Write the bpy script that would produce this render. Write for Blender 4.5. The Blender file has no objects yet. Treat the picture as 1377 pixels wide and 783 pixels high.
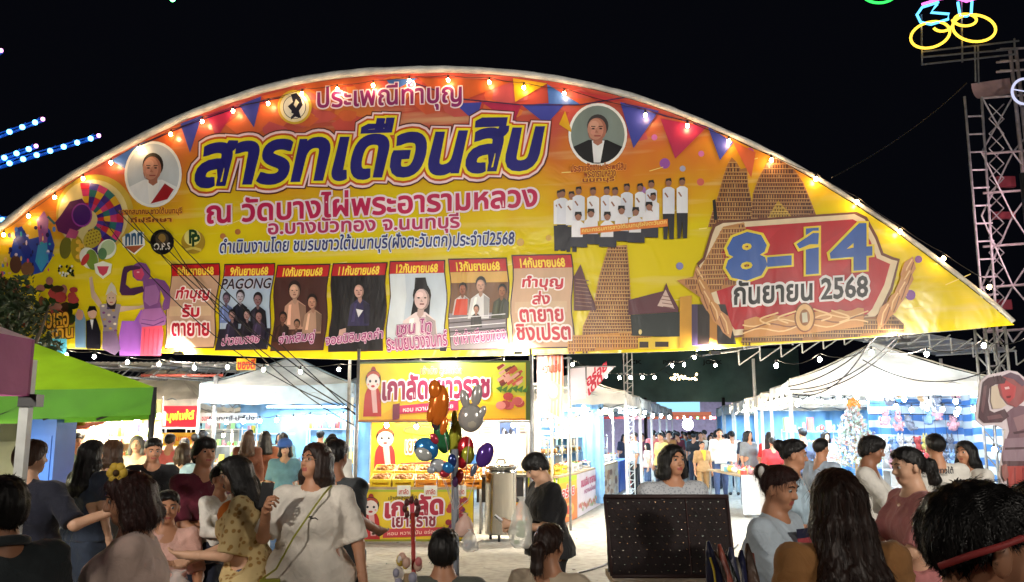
import bpy, math, random
import numpy as np
from mathutils import Vector, Matrix, Euler
PI = math.pi
R = math.radians
C = bpy.context.scene.collection
SC = bpy.context.scene
# ------------------------------------------------------------------ camera, world, exposure
F = 1150.0; CX = 688.5; CY = 391.5; PITCH = R(9.33); CAMZ = 1.65
cam = bpy.data.cameras.new('camera'); cam.lens = 36 * F / 1377.0; cam.sensor_width = 36
cam.clip_start = 0.05; cam.clip_end = 2000
cam_o = bpy.data.objects.new('camera', cam); C.objects.link(cam_o)
cam_o.location = (0, 0, CAMZ); cam_o.rotation_euler = (PI / 2 + PITCH, 0, 0)
SC.camera = cam_o
W = bpy.data.worlds.new('World'); SC.world = W; W.use_nodes = True
bg = W.node_tree.nodes['Background']
sky = W.node_tree.nodes.new('ShaderNodeTexSky'); sky.sky_type = 'NISHITA'; sky.sun_disc = False
sky.sun_elevation = R(-9.5); sky.sun_rotation = R(285)
addn = W.node_tree.nodes.new('ShaderNodeMix'); addn.data_type = 'RGBA'; addn.blend_type = 'ADD'
addn.inputs[0].default_value = 1.0
addn.inputs[7].default_value = (0.028, 0.032, 0.055, 1)      # city glow on a hazy night sky
W.node_tree.links.new(sky.outputs[0], addn.inputs[6]); W.node_tree.links.new(addn.outputs[2], bg.inputs[0])
bg.inputs[1].default_value = 0.06
sun = bpy.data.lights.new('moon', 'SUN'); sun.energy = 0.02; sun.angle = R(0.5); sun.color = (1, .95, .85)
sun_o = bpy.data.objects.new('moon', sun); C.objects.link(sun_o); sun_o.rotation_euler = (R(40), 0, R(20))
SC.view_settings.view_transform = 'Standard'; SC.view_settings.look = 'None'
SC.view_settings.exposure = 0.0; SC.view_settings.gamma = 1.0
SC.cycles.use_denoising = True
SC.cycles.max_bounces = 5; SC.cycles.diffuse_bounces = 3; SC.cycles.glossy_bounces = 2
SC.cycles.transmission_bounces = 4; SC.cycles.transparent_max_bounces = 8
SC.cycles.sample_clamp_indirect = 6.0
SC.cycles.caustics_reflective = False; SC.cycles.caustics_refractive = False

ct, st = math.cos(PITCH), math.sin(PITCH)
def ray(u, v):
    dx = (u - CX) / F; dy = (CY - v) / F
    return Vector((dx, ct - dy * st, st + dy * ct))
def at(u, v, Y):
    d = ray(u, v); return Vector((0, 0, CAMZ)) + d * (Y / d.y)
def gr(u, v, z=0):
    d = ray(u, v); return Vector((0, 0, CAMZ)) + d * ((z - CAMZ) / d.z)
def S(r, g, b):
    f = lambda c: (c / 255 / 12.92) if c <= 10 else ((c / 255 + .055) / 1.055) ** 2.4
    return (f(r), f(g), f(b))
# ------------------------------------------------------------------ materials
MATS = {}
def mat(name, col, rough=.6, metal=0, nz=(6, .12), bump=None, emit=0, ecol=None, transl=0, alpha=1, stretch=(1, 1, 1), sheen=0, spec=None, wave=None, trans=0):
    if name in MATS: return MATS[name]
    m = bpy.data.materials.new(name); m.use_nodes = True; nt = m.node_tree; n = nt.nodes; L = nt.links
    p = n['Principled BSDF']; out = n['Material Output']
    p.inputs['Roughness'].default_value = rough; p.inputs['Metallic'].default_value = metal
    if spec is not None: p.inputs['Specular IOR Level'].default_value = spec
    tc = n.new('ShaderNodeTexCoord'); mp = n.new('ShaderNodeMapping'); mp.inputs['Scale'].default_value = stretch
    L.new(tc.outputs['Object'], mp.inputs['Vector'])
    base = None
    if col == 'attr':
        a = n.new('ShaderNodeAttribute'); a.attribute_name = 'Col'; base = a.outputs['Color']
    if nz or base:
        mx = n.new('ShaderNodeMix'); mx.data_type = 'RGBA'; mx.blend_type = 'MULTIPLY'; mx.inputs[0].default_value = 1
        if base: L.new(base, mx.inputs[6])
        else: mx.inputs[6].default_value = (*col, 1)
        t = n.new('ShaderNodeTexNoise'); t.inputs['Scale'].default_value = (nz or (4, 0))[0]; t.inputs['Detail'].default_value = 5
        L.new(mp.outputs[0], t.inputs['Vector'])
        r = n.new('ShaderNodeMapRange'); r.inputs['From Min'].default_value = .3; r.inputs['From Max'].default_value = .7
        a_ = (nz or (4, 0))[1]; r.inputs['To Min'].default_value = 1 - a_ * 1.6; r.inputs['To Max'].default_value = 1 + a_ * .6
        L.new(t.outputs['Fac'], r.inputs['Value'])
        cb = n.new('ShaderNodeCombineColor')
        for i in range(3): L.new(r.outputs[0], cb.inputs[i])
        L.new(cb.outputs[0], mx.inputs[7]); L.new(mx.outputs[2], p.inputs['Base Color']); base = mx.outputs[2]
    else: p.inputs['Base Color'].default_value = (*col, 1)
    if bump or wave:
        b = n.new('ShaderNodeBump')
        if bump:
            t2 = n.new('ShaderNodeTexNoise'); t2.inputs['Scale'].default_value = bump[0]; t2.inputs['Detail'].default_value = 4
            t2.inputs['Distortion'].default_value = .6
            b.inputs['Strength'].default_value = bump[1]; b.inputs['Distance'].default_value = bump[2] if len(bump) > 2 else .02
        else:
            t2 = n.new('ShaderNodeTexWave'); t2.inputs['Scale'].default_value = wave[0]; t2.inputs['Distortion'].default_value = wave[2]
            t2.inputs['Detail'].default_value = 3
            b.inputs['Strength'].default_value = wave[1]; b.inputs['Distance'].default_value = .01
        L.new(mp.outputs[0], t2.inputs['Vector'])
        L.new(t2.outputs['Fac'] if 'Fac' in t2.outputs else t2.outputs[1], b.inputs['Height']); L.new(b.outputs[0], p.inputs['Normal'])
    if emit:
        p.inputs['Emission Strength'].default_value = emit; p.inputs['Emission Color'].default_value = (*(ecol or col), 1)
    if sheen: p.inputs['Sheen Weight'].default_value = sheen
    if trans: p.inputs['Transmission Weight'].default_value = trans
    if alpha < 1: p.inputs['Alpha'].default_value = alpha
    if transl:
        tr = n.new('ShaderNodeBsdfTranslucent')
        if base: L.new(base, tr.inputs[0])
        else: tr.inputs[0].default_value = (*col, 1)
        ms = n.new('ShaderNodeMixShader'); ms.inputs[0].default_value = transl
        L.new(p.outputs[0], ms.inputs[1]); L.new(tr.outputs[0], ms.inputs[2]); L.new(ms.outputs[0], out.inputs[0])
    MATS[name] = m; return m
def emat(name, col, strength):
    if name in MATS: return MATS[name]
    m = bpy.data.materials.new(name); m.use_nodes = True; n = m.node_tree.nodes; n.clear()
    e = n.new('ShaderNodeEmission'); e.inputs[0].default_value = (*col, 1); e.inputs[1].default_value = strength
    o = n.new('ShaderNodeOutputMaterial'); m.node_tree.links.new(e.outputs[0], o.inputs[0])
    MATS[name] = m; return m
def cloth(name, col, rough=.85): return mat(name, col, rough, nz=(9, .12), bump=(14, .6, .02), sheen=.15)
M_PRINT = mat('printed_vinyl', 'attr', .38, nz=(3, .10), bump=(2.2, .35, .06), stretch=(1, 1, .45))
M_PRINTB = mat('printed_stall_vinyl', 'attr', .38, nz=(3, .08), bump=(3, .3, .04), transl=.25)
M_WHITE_METAL = mat('white_painted_steel', (.72, .72, .70), .4, nz=(12, .1))
M_GREY_METAL = mat('grey_steel', (.32, .33, .35), .45, .6, nz=(12, .2))
M_DARK_METAL = mat('dark_steel', (.05, .05, .055), .5, .5, nz=(12, .2))
M_STAINLESS = mat('stainless_steel', (.62, .60, .56), .22, 1, nz=(30, .06), stretch=(1, 1, .05))
M_CABLE = mat('black_cable', (.012, .012, .013), .5, nz=None)
M_BLACK = mat('black_plastic', (.015, .015, .017), .45, nz=None)
M_BULB = emat('warm_bulb_glow', (1.0, .60, .26), 105)
M_BULBW = emat('white_bulb_glow', (1.0, .84, .62), 260)
M_BULBC = emat('cool_bulb_glow', (.78, .9, 1.0), 150)
M_LEDC = emat('cool_led_tube_glow', (.66, .88, 1.0), 16)
M_LEDW = emat('warm_led_tube_glow', (1.0, .82, .52), 22)
# ------------------------------------------------------------------ objects
def tag(o, label=None, cat=None, group=None, kind=None):
    if label: o['label'] = label
    if cat: o['category'] = cat
    if group: o['group'] = group
    if kind: o['kind'] = kind
    return o
def empty(name, loc, label=None, cat=None, group=None, rz=0, s=1):
    o = bpy.data.objects.new(name, None); C.objects.link(o); o.location = loc; o.rotation_euler = (0, 0, rz); o.scale = (s, s, s)
    o.empty_display_size = .1
    return tag(o, label, cat, group)
def link(name, me, parent=None, loc=(0, 0, 0)):
    o = bpy.data.objects.new(name, me); C.objects.link(o); o.location = loc
    if parent: o.parent = parent
    return o
def copy_tree(o, parent=None, mats=None):
    c = o.copy(); C.objects.link(c)
    if parent is not None: c.parent = parent
    for ch in list(o.children): copy_tree(ch, c)
    return c
def qmesh(name, V, Q, mats, idx=None, smooth=True, cols=None):
    """fast mesh from an (n,3) array and an (m,4) array of quads"""
    me = bpy.data.meshes.new(name); V = np.asarray(V, np.float32); Q = np.asarray(Q, np.int32)
    me.vertices.add(len(V)); me.vertices.foreach_set('co', V.ravel())
    k = Q.shape[1] if len(Q) else 4
    me.loops.add(Q.size); me.loops.foreach_set('vertex_index', Q.ravel())
    me.polygons.add(len(Q)); me.polygons.foreach_set('loop_start', np.arange(0, Q.size, k, dtype=np.int32))
    if idx is not None: me.polygons.foreach_set('material_index', np.asarray(idx, np.int32))
    if smooth: me.polygons.foreach_set('use_smooth', np.ones(len(Q), bool))
    for m in mats: me.materials.append(m)
    me.update(calc_edges=True); me.validate(); return me
class MB:
    def __init__(s): s.v = []; s.f = []; s.m = []; s.c = []; s.col = (1, 1, 1); s.mi = 0; s.sm = []; s.smooth = False
    def add(s, vs, fs, smooth=None):
        b = len(s.v); s.v += [tuple(v) for v in vs]
        for f in fs:
            s.f.append([b + i for i in f]); s.m.append(s.mi); s.c.append(s.col); s.sm.append(s.smooth if smooth is None else smooth)
        return s
    def box(s, c, d, rz=0, M=None, taper=1):
        x, y, z = d[0] / 2, d[1] / 2, d[2] / 2; vs = []
        for k, t in ((-z, 1), (z, taper)):
            for i, j in ((-x, -y), (x, -y), (x, y), (-x, y)):
                v = Vector((i * t, j * t, k))
                if rz: v = Matrix.Rotation(rz, 3, 'Z') @ v
                if M is not None: v = M @ v
                vs.append(v + Vector(c))
        return s.add(vs, [(3, 2, 1, 0), (4, 5, 6, 7), (0, 1, 5, 4), (1, 2, 6, 5), (2, 3, 7, 6), (3, 0, 4, 7)], False)
    def tube(s, a, b, r, r2=None, n=8, cap=True):
        return s.path([a, b], [r, r if r2 is None else r2], n, cap)
    def path(s, pts, r, n=6, cap=True, closed=False):
        pts = [Vector(p) for p in pts]; N = len(pts); rr = r if isinstance(r, (list, tuple)) else [r] * N
        vs = []; fs = []; up = None
        for i, p in enumerate(pts):
            if closed: d = pts[(i + 1) % N] - pts[i - 1]
            else: d = pts[min(i + 1, N - 1)] - pts[max(i - 1, 0)]
            d.normalize()
            if up is None:
                up = Vector((0, 0, 1)) if abs(d.z) < .9 else Vector((1, 0, 0))
            u = (up - d * up.dot(d))
            if u.length < 1e-4: u = d.orthogonal()
            u.normalize(); w = d.cross(u); up = u
            for k in range(n):
                a = 2 * PI * k / n; vs.append(p + (u * math.cos(a) + w * math.sin(a)) * rr[i])
        for i in range(N if closed else N - 1):
            for k in range(n):
                a, b = i * n, ((i + 1) % N) * n
                fs.append((a + k, a + (k + 1) % n, b + (k + 1) % n, b + k))
        if cap and not closed: fs += [tuple(reversed(range(n))), tuple(range((N - 1) * n, N * n))]
        return s.add(vs, fs, n > 5)
    def ball(s, c, r, nu=10, nv=7, M=None):
        if not isinstance(r, (list, tuple)): r = (r, r, r)
        vs = [(0, 0, 1)]; c = Vector(c)
        for j in range(1, nv):
            t = PI * j / nv
            for i in range(nu): vs.append((math.sin(t) * math.cos(2 * PI * i / nu), math.sin(t) * math.sin(2 * PI * i / nu), math.cos(t)))
        vs.append((0, 0, -1)); fs = []
        for i in range(nu):
            fs.append((0, 1 + i, 1 + (i + 1) % nu)); fs.append((len(vs) - 1, len(vs) - 1 - nu + (i + 1) % nu, len(vs) - 1 - nu + i))
            for j in range(nv - 2):
                a = 1 + j * nu; b = a + nu; fs.append((a + i, b + i, b + (i + 1) % nu, a + (i + 1) % nu))
        o = []
        for v in vs:
            w = Vector((v[0] * r[0], v[1] * r[1], v[2] * r[2]))
            if M is not None: w = M @ w
            o.append(w + c)
        return s.add(o, fs, True)
    def lathe(s, c, prof, n=20):
        vs = []; fs = []
        for (r, z) in prof:
            for i in range(n): a = 2 * PI * i / n; vs.append((c[0] + r * math.cos(a), c[1] + r * math.sin(a), c[2] + z))
        for j in range(len(prof) - 1):
            for i in range(n): fs.append((j * n + i, j * n + (i + 1) % n, (j + 1) * n + (i + 1) % n, (j + 1) * n + i))
        fs += [tuple(reversed(range(n))), tuple(range((len(prof) - 1) * n, len(prof) * n))]
        return s.add(vs, fs, True)
    def slab(s, pts, th):
        """polygon of 3D points given thickness along the vector th"""
        n = len(pts); th = Vector(th); a = [Vector(p) for p in pts]; b = [p + th for p in a]
        return s.add(a + b, [tuple(range(n)), tuple(reversed(range(n, 2 * n)))] + [(i, i + n, (i + 1) % n + n, (i + 1) % n) for i in range(n)], False)
    def grid(s, fn, nu, nv, smooth=True):
        vs = [fn(i / nu, j / nv) for j in range(nv + 1) for i in range(nu + 1)]
        fs = [(j * (nu + 1) + i, j * (nu + 1) + i + 1, (j + 1) * (nu + 1) + i + 1, (j + 1) * (nu + 1) + i) for j in range(nv) for i in range(nu)]
        return s.add(vs, fs, smooth)
    def mesh(s, name, mats, org=(0, 0, 0)):
        if not isinstance(mats, (list, tuple)): mats = [mats]
        me = bpy.data.meshes.new(name); o = Vector(org)
        me.from_pydata([tuple(Vector(v) - o) for v in s.v], [], s.f)
        me.polygons.foreach_set('material_index', s.m); me.polygons.foreach_set('use_smooth', s.sm)
        for m in mats: me.materials.append(m)
        if any(m in (M_PRINT, M_PRINTB) or m.name.startswith('attr') for m in mats):
            a = me.color_attributes.new('Col', 'FLOAT_COLOR', 'CORNER'); d = []
            for f, c in zip(s.f, s.c): d += [c[0], c[1], c[2], 1] * len(f)
            a.data.foreach_set('color', d)
        me.update(); return me
    def build(s, name, mats, parent=None, **k):
        """vertices are world points; the parent is an unrotated empty (or its part)"""
        org = Vector((0, 0, 0)); p = parent
        while p is not None: org += Vector(p.location); p = p.parent
        if parent is None and s.v:
            n = len(s.v); org = Vector((sum(v[0] for v in s.v) / n, sum(v[1] for v in s.v) / n, min(v[2] for v in s.v)))
            o = link(name, s.mesh(name, mats, org)); o.location = org
        else: o = link(name, s.mesh(name, mats, org), parent)
        return tag(o, **k) if k else o
# ------------------------------------------------------------------ lettering
TCACHE = {}
def glyphs(body, bold, shear=0, layers=()):
    """returns list of (verts, faces) for every layer: outlines swelled by flattened tubes, fill on top"""
    key = (body, bold, shear, tuple(layers))
    if key in TCACHE: return TCACHE[key]
    cu = bpy.data.curves.new('text', 'FONT'); cu.body = body; cu.size = 1; cu.shear = shear; cu.resolution_u = 3
    o = bpy.data.objects.new('text', cu); C.objects.link(o)
    dg = bpy.context.evaluated_depsgraph_get(); dg.update()
    oe = o.evaluated_get(dg)
    fm = bpy.data.meshes.new_from_object(oe)
    fill = ([tuple(v.co) for v in fm.vertices], [tuple(p.vertices) for p in fm.polygons])
    cc = o.to_curve(dg)
    cc2 = cc.copy(); o.to_curve_clear()
    cc2.dimensions = '3D'; cc2.resolution_u = 2; cc2.extrude = 0
    res = []
    for w in layers:
        cc2.bevel_depth = w; cc2.bevel_resolution = 1; cc2.fill_mode = 'FULL'
        t = bpy.data.objects.new('t', cc2); C.objects.link(t); bpy.context.view_layer.update()
        me = bpy.data.meshes.new_from_object(t.evaluated_get(bpy.context.evaluated_depsgraph_get()))
        vs = [(v.co.x, v.co.y, v.co.z / w) for v in me.vertices]; fs = [tuple(p.vertices) for p in me.polygons]
        b = len(vs); vs += [(x, y, .5) for x, y, z in fill[0]]; fs += [tuple(i + b for i in f) for f in fill[1]]
        res.append((vs, fs)); bpy.data.objects.remove(t); bpy.data.meshes.remove(me)
    bpy.data.objects.remove(o); bpy.data.meshes.remove(fm)
    xs = [v[0] for v in fill[0]]; ys = [v[1] for v in fill[0]]
    TCACHE[key] = (res, (min(xs), max(xs), min(ys), max(ys)))
    return TCACHE[key]
def letter(mb, body, LB, RB, LT, P, styles, shear=0, z0=0):
    """LB, RB, LT: corners in the plane of the function P(a, b, depth); styles: list of (outline width in em, colour), widest first"""
    res, (x0, x1, y0, y1) = glyphs(body, 0, shear, tuple(w for w, c in styles))
    for k, ((w, col), (vs, fs)) in enumerate(zip(styles, res)):
        mb.col = col; o = []
        for x, y, z in vs:
            a = (x - x0) / (x1 - x0); b = (y - y0) / (y1 - y0)
            u = LB[0] + (RB[0] - LB[0]) * a + (LT[0] - LB[0]) * b; v = LB[1] + (RB[1] - LB[1]) * a + (LT[1] - LB[1]) * b
            o.append(P(u, v, z0 + .0015 * (k + 1) + .0006 * z))
        mb.add(o, fs, False)
# ------------------------------------------------------------------ figures: one continuous surface from a smooth distance field
def surfnet(Fd, lo, h):
    s = Fd < 0; nx, ny, nz = Fd.shape
    cs = np.zeros((nx - 1, ny - 1, nz - 1), np.int8); acc = np.zeros((nx - 1, ny - 1, nz - 1, 3), np.float32); cnt = np.zeros((nx - 1, ny - 1, nz - 1), np.float32)
    sh = Fd.shape
    for ax in range(3):
        a = [slice(None)] * 3; b = [slice(None)] * 3; a[ax] = slice(0, -1); b[ax] = slice(1, None)
        fa, fb = Fd[tuple(a)], Fd[tuple(b)]; cr = (fa < 0) != (fb < 0)
        t = np.where(cr, fa / np.where(cr, fa - fb, 1), 0).astype(np.float32)
        o1, o2 = [x for x in range(3) if x != ax]
        for i in (0, 1):
            for j in (0, 1):
                sl = [slice(None)] * 3
                sl[o1] = slice(i, sh[o1] - 1 + i); sl[o2] = slice(j, sh[o2] - 1 + j)
                c = cr[tuple(sl)].astype(np.float32); tt = t[tuple(sl)]
                acc[..., ax] += tt * c; acc[..., o1] += i * c; acc[..., o2] += j * c; cnt += c
    act = cnt > 0; idx = -np.ones(act.shape, np.int64); idx[act] = np.arange(act.sum())
    g = np.argwhere(act); V = (g + acc[act] / cnt[act][:, None]) * h + np.asarray(lo)
    Q = []
    for ax in range(3):
        o1, o2 = (ax + 1) % 3, (ax + 2) % 3
        a = [slice(1, -1)] * 3; b = [slice(1, -1)] * 3; a[ax] = slice(0, -1); b[ax] = slice(1, None)
        fa, fb = s[tuple(a)], s[tuple(b)]
        for flip in (0, 1):
            m = (fa & ~fb) if not flip else (~fa & fb)
            e = np.argwhere(m); off = np.ones(3, int); off[ax] = 0; e = e + off
            if not len(e): continue
            def cell(d1, d2):
                c = e.copy(); c[:, o1] -= d1; c[:, o2] -= d2; return idx[c[:, 0], c[:, 1], c[:, 2]]
            q = np.stack([cell(1, 1), cell(0, 1), cell(0, 0), cell(1, 0)], 1)
            if flip: q = q[:, ::-1]
            Q.append(q)
    Q = np.concatenate(Q) if Q else np.zeros((0, 4), int)
    return V.astype(np.float32), Q[(Q >= 0).all(1)]
def A3(*p): return np.array(p, np.float32)
class Field:
    def __init__(s): s.p = []
    def cap(s, a, b, ra, rb=None, k=.03, sub=0, inf=0):
        s.p.append(('c', np.array(a, np.float32), np.array(b, np.float32), ra + inf, (ra if rb is None else rb) + inf, k, sub)); return s
    def ell(s, c, r, M=None, k=.02, sub=0, inf=0):
        s.p.append(('e', np.array(c, np.float32), np.array(r, np.float32) + inf, M, 0, k, sub)); return s
    def bounds(s, pad=.05):
        lo = np.full(3, 9.); hi = np.full(3, -9.)
        for q in s.p:
            if q[6]: continue
            if q[0] == 'c':
                r = max(q[3], q[4]); lo = np.minimum(lo, np.minimum(q[1], q[2]) - r); hi = np.maximum(hi, np.maximum(q[1], q[2]) + r)
            else: r = q[2].max() * 1.05; lo = np.minimum(lo, q[1] - r); hi = np.maximum(hi, q[1] + r)
        return lo - pad, hi + pad
    def ev(s, lo, hi, h):
        n = np.maximum(4, np.ceil((hi - lo) / h).astype(int)) + 1
        ax = [lo[i] + h * np.arange(n[i]) for i in range(3)]
        Fd = np.full(tuple(n), .5, np.float32)
        for q in s.p:
            k = q[5]
            if q[0] == 'c': r = max(q[3], q[4]); l = np.minimum(q[1], q[2]) - r; u = np.maximum(q[1], q[2]) + r
            else: r = q[2].max(); l = q[1] - r; u = q[1] + r
            pad = k + 3 * h + .01
            i0 = np.clip(((l - pad - lo) / h).astype(int), 0, n); i1 = np.clip(np.ceil((u + pad - lo) / h).astype(int) + 1, 0, n)
            if (i1 <= i0).any(): continue
            sl = tuple(slice(a, b) for a, b in zip(i0, i1))
            X = ax[0][sl[0]][:, None, None].astype(np.float32); Y = ax[1][sl[1]][None, :, None].astype(np.float32); Z = ax[2][sl[2]][None, None, :].astype(np.float32)
            if q[0] == 'c':
                a, b = q[1], q[2]; d = b - a; L2 = float(d @ d) + 1e-9
                x, y, z = X - a[0], Y - a[1], Z - a[2]
                t = np.clip((x * d[0] + y * d[1] + z * d[2]) / L2, 0, 1)
                D = np.sqrt((x - t * d[0]) ** 2 + (y - t * d[1]) ** 2 + (z - t * d[2]) ** 2) - (q[3] + (q[4] - q[3]) * t)
            else:
                x, y, z = X - q[1][0], Y - q[1][1], Z - q[1][2]
                if q[3] is not None:
                    m = q[3]; x, y, z = (m[0][0] * x + m[1][0] * y + m[2][0] * z, m[0][1] * x + m[1][1] * y + m[2][1] * z, m[0][2] * x + m[1][2] * y + m[2][2] * z)
                r = q[2]; k0 = np.sqrt((x / r[0]) ** 2 + (y / r[1]) ** 2 + (z / r[2]) ** 2)
                k1 = np.sqrt((x / r[0] ** 2) ** 2 + (y / r[1] ** 2) ** 2 + (z / r[2] ** 2) ** 2) + 1e-6
                D = k0 * (k0 - 1) / k1
            G = Fd[sl]
            if q[6]: D = -D; Fd[sl] = np.maximum(G, D) + np.maximum(k - np.abs(G - D), 0) ** 2 / (4 * k)
            else: Fd[sl] = np.minimum(G, D) - np.maximum(k - np.abs(G - D), 0) ** 2 / (4 * k)
        return Fd, ax
def joinq(parts):
    V = []; Q = []; I = []; b = 0
    for v, q, i in parts:
        if not len(q): continue
        V.append(v); Q.append(q + b); I.append(np.full(len(q), i) if np.isscalar(i) else i); b += len(v)
    return np.concatenate(V), np.concatenate(Q), np.concatenate(I)
SKIN = {'tan': S(190, 136, 104), 'fair': S(216, 170, 140), 'deep': S(152, 104, 78)}
def skinm(k): return mat('skin_' + k, SKIN[k], .5, nz=(18, .06), bump=(90, .12, .004))
M_LIP = mat('lip_skin', S(165, 84, 76), .45, nz=None)
M_EYEW = mat('eye_white', (.42, .38, .35), .35, nz=None); M_EYED = mat('eye_iris', (.015, .01, .008), .2, nz=None)
def hairm(k):
    c = {'black': (.006, .005, .005), 'darkbrown': (.026, .011, .007), 'brown': (.07, .032, .015), 'grey': (.2, .19, .18), 'redbrown': (.035, .010, .008)}[k]
    return mat('hair_' + k, c, .46, nz=(50, .35), wave=(60, .28, 1.2), stretch=(1.6, 1.6, .10), spec=.4)
def person(label, u, D, h, face=0, hair='short', hc='black', skin='tan', top=('m', None), sleeve=.45, hem=.86, bottom='trousers', bm=None, hands=None,
           girth=1., bust=0, head=(0, 0), vox=None, seat=False, lean=0, walk=0, hairlen=1.2, fine=True, group=None, name='person', x=None, collar=False, loose=.014, shoes=True, elb=None, strands=0, facial=True, cat='person', grip=(0, 0), hs=.925):
    X = (u - CX) / F * (D * ct + 0) if x is None else x
    # true lateral offset at depth D for a point near eye height
    if x is None: X = at(u, 600, D).x
    root = empty(name, (X, D, 0), label, cat, group, rz=PI + R(face), s=1)
    k = h / 1.7; z_off = 0
    if seat: k = (h + 0) / 1.7 if isinstance(seat, bool) else seat; z_off = h - 1.70 * k
    root.scale = (k, k, k); root.location.z = z_off
    vox = vox or (.011 if D < 3.2 else .013 if D < 6 else .017 if D < 10 else .026)
    g = girth; ln = R(lean)
    def J(p):
        x_, y_, z_ = p
        if z_ > .95 and lean:
            t = min(1, (z_ - .95) / .25) * ln; dz = z_ - .95
            return (x_, y_ * math.cos(t) + dz * math.sin(t), .95 + dz * math.cos(t) - y_ * math.sin(t))
        return (x_, y_, z_)
    # skeleton
    sh = [J((-.175 * (1 + (g - 1) * .5), -.01, 1.385)), J((.175 * (1 + (g - 1) * .5), -.01, 1.385))]
    hands = hands or [None, None]; arms = []
    for i, s_ in enumerate((-1, 1)):
        S0 = Vector(sh[i]); T = Vector(hands[i]) if hands[i] else Vector((s_ * .25 * (1 + (g - 1) * .6), .06, .84))
        d = T - S0; L = d.length; l1, l2 = .285, .255
        if L > l1 + l2 - .005: T = S0 + d.normalized() * (l1 + l2 - .005); d = T - S0; L = d.length
        a = (l1 * l1 - l2 * l2 + L * L) / (2 * L); hh = math.sqrt(max(l1 * l1 - a * a, 0))
        hint = Vector(elb[i]) if elb and elb[i] else Vector((s_ * .45, -.5, -.9)); dn = d.normalized(); hint = hint - dn * hint.dot(dn); hint.normalize()
        E_ = S0 + dn * a + hint * hh; arms.append((S0, E_, T))
    torso = [(J((-.085, 0, .93)), J((.085, 0, .93)), .108 * g, .108 * g), (J((-.06, .01 * g, 1.07)), J((.06, .01 * g, 1.07)), .098 * g, .098 * g),
             (J((-.085, 0, 1.25)), J((.085, 0, 1.25)), .108 * g, .108 * g), (sh[0], sh[1], .055, .055), (J((0, -.01, 1.36)), J((0, -.012, 1.46)), .085, .058)]
    if bust: torso += [(J((-.065, .085 * g, 1.26)), J((-.065, .085 * g, 1.26)), .055 * bust, .055 * bust), (J((.065, .085 * g, 1.26)), J((.065, .085 * g, 1.26)), .055 * bust, .055 * bust)]
    legs = []
    for s_ in (-1, 1):
        w = walk * s_
        if seat: P = [(s_ * .09, 0, .90), (s_ * .12, .40, .90), (s_ * .11, .38, .48)]
        else: P = [(s_ * .09, 0, .90), (s_ * .10, .02 + w * .5, .49), (s_ * .10, -.01 + w, .08 + max(0, -w) * .25)]
        legs.append(P)
    # head frame
    yaw, pit = R(head[0]), R(head[1])
    HM = Matrix.Rotation(-(ln * .6), 3, 'X') @ Matrix.Rotation(yaw, 3, 'Z') @ Matrix.Rotation(pit, 3, 'X')
    piv = Vector((0, -.01, 1.50)); npv = Vector(J((0, -.01, 1.50)))
    def HP(p): return tuple(npv + HM @ ((Vector(p) - piv) * hs))
    HMl = [list(r) for r in HM]
    rr_ = lambda *v: tuple(c * hs for c in v)
    def headf(fd, det=True):
        fd.ell(HP((0, -.008, 1.620)), rr_(.075, .092, .083), HMl, .02).ell(HP((0, .028, 1.582)), rr_(.061, .060, .085), HMl, .02)
        fd.ell(HP((0, .060, 1.514)), rr_(.030, .026, .020), HMl, .03)
        if det:
            for s_ in (-1, 1):
                fd.ell(HP((s_ * .034, .052, 1.563)), rr_(.026, .028, .026), HMl, .02)
                fd.ell(HP((s_ * .078, -.004, 1.585)), rr_(.009, .019, .031), HMl, .008)
            fd.cap(HP((-.034, .079, 1.624)), HP((.034, .079, 1.624)), .010, k=.015)
            fd.cap(HP((0, .088, 1.606)), HP((0, .103, 1.574)), .007, .0115, k=.012)
            for s_ in (-1, 1):
                fd.ell(HP((s_ * .031, .100, 1.606)), rr_(.019, .017, .012), HMl, .012, sub=1)
                fd.cap(HP((s_ * .010, .092, 1.570)), HP((s_ * .010, .092, 1.570)), .009, k=.008)
            fd.cap(HP((-.017, .083, 1.543)), HP((.017, .083, 1.543)), .0065, k=.005).cap(HP((-.014, .083, 1.533)), HP((.014, .083, 1.533)), .0068, k=.004)
        fd.cap(J((0, -.02, 1.40)), HP((0, -.012, 1.545)), .053, .047, k=.03)
    body = Field()
    for a, b, ra, rb in torso: body.cap(a, b, ra, rb, k=.06)
    for S0, E_, T in arms:
        body.cap(S0, E_, .047, .037, k=.04).cap(E_, T, .037, .024, k=.02)
    for P in legs:
        body.cap(P[0], P[1], .088 * g, .056, k=.05).cap(P[1], P[2], .053, .036, k=.03)
        fy = P[2][1]; body.cap((P[2][0], fy - .03, P[2][2] - .035), (P[2][0] * 1.15, fy + .15, P[2][2] - .05), .038, .028, k=.03)
    headf(body, False)
    lo, hi = body.bounds()
    Fd, ax = body.ev(lo, hi, vox); V, Q = surfnet(Fd, lo, vox)
    hc0 = np.array(HP((0, .02, 1.60)), np.float32)
    parts = []
    hv = .0055 if D < 3.5 else .0075 if D < 8 else .011
    cen = V[Q].mean(1)
    if fine:
        hr = .145; inbox = (np.abs(cen - hc0) < hr - vox).all(1); parts.append((V, Q[~inbox], 0))
        hf = Field(); [hf.cap(a, b, ra, rb, k=.06) for a, b, ra, rb in torso]; headf(hf, True)
        l2 = hc0 - hr; Fh, _ = hf.ev(l2, hc0 + hr, hv); Vh, Qh = surfnet(Fh, l2, hv)
        loc = (np.asarray(Vh) - np.array(npv)) @ np.array(HMl) / hs + np.array(piv); cl = loc[Qh].mean(1)
        lip = (np.abs(cl[:, 0]) < .022) & (cl[:, 1] > .076) & (np.abs(cl[:, 2] - 1.538) < .0095)
        parts.append((Vh, Qh, lip.astype(int)))
        hf = Field()
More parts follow.
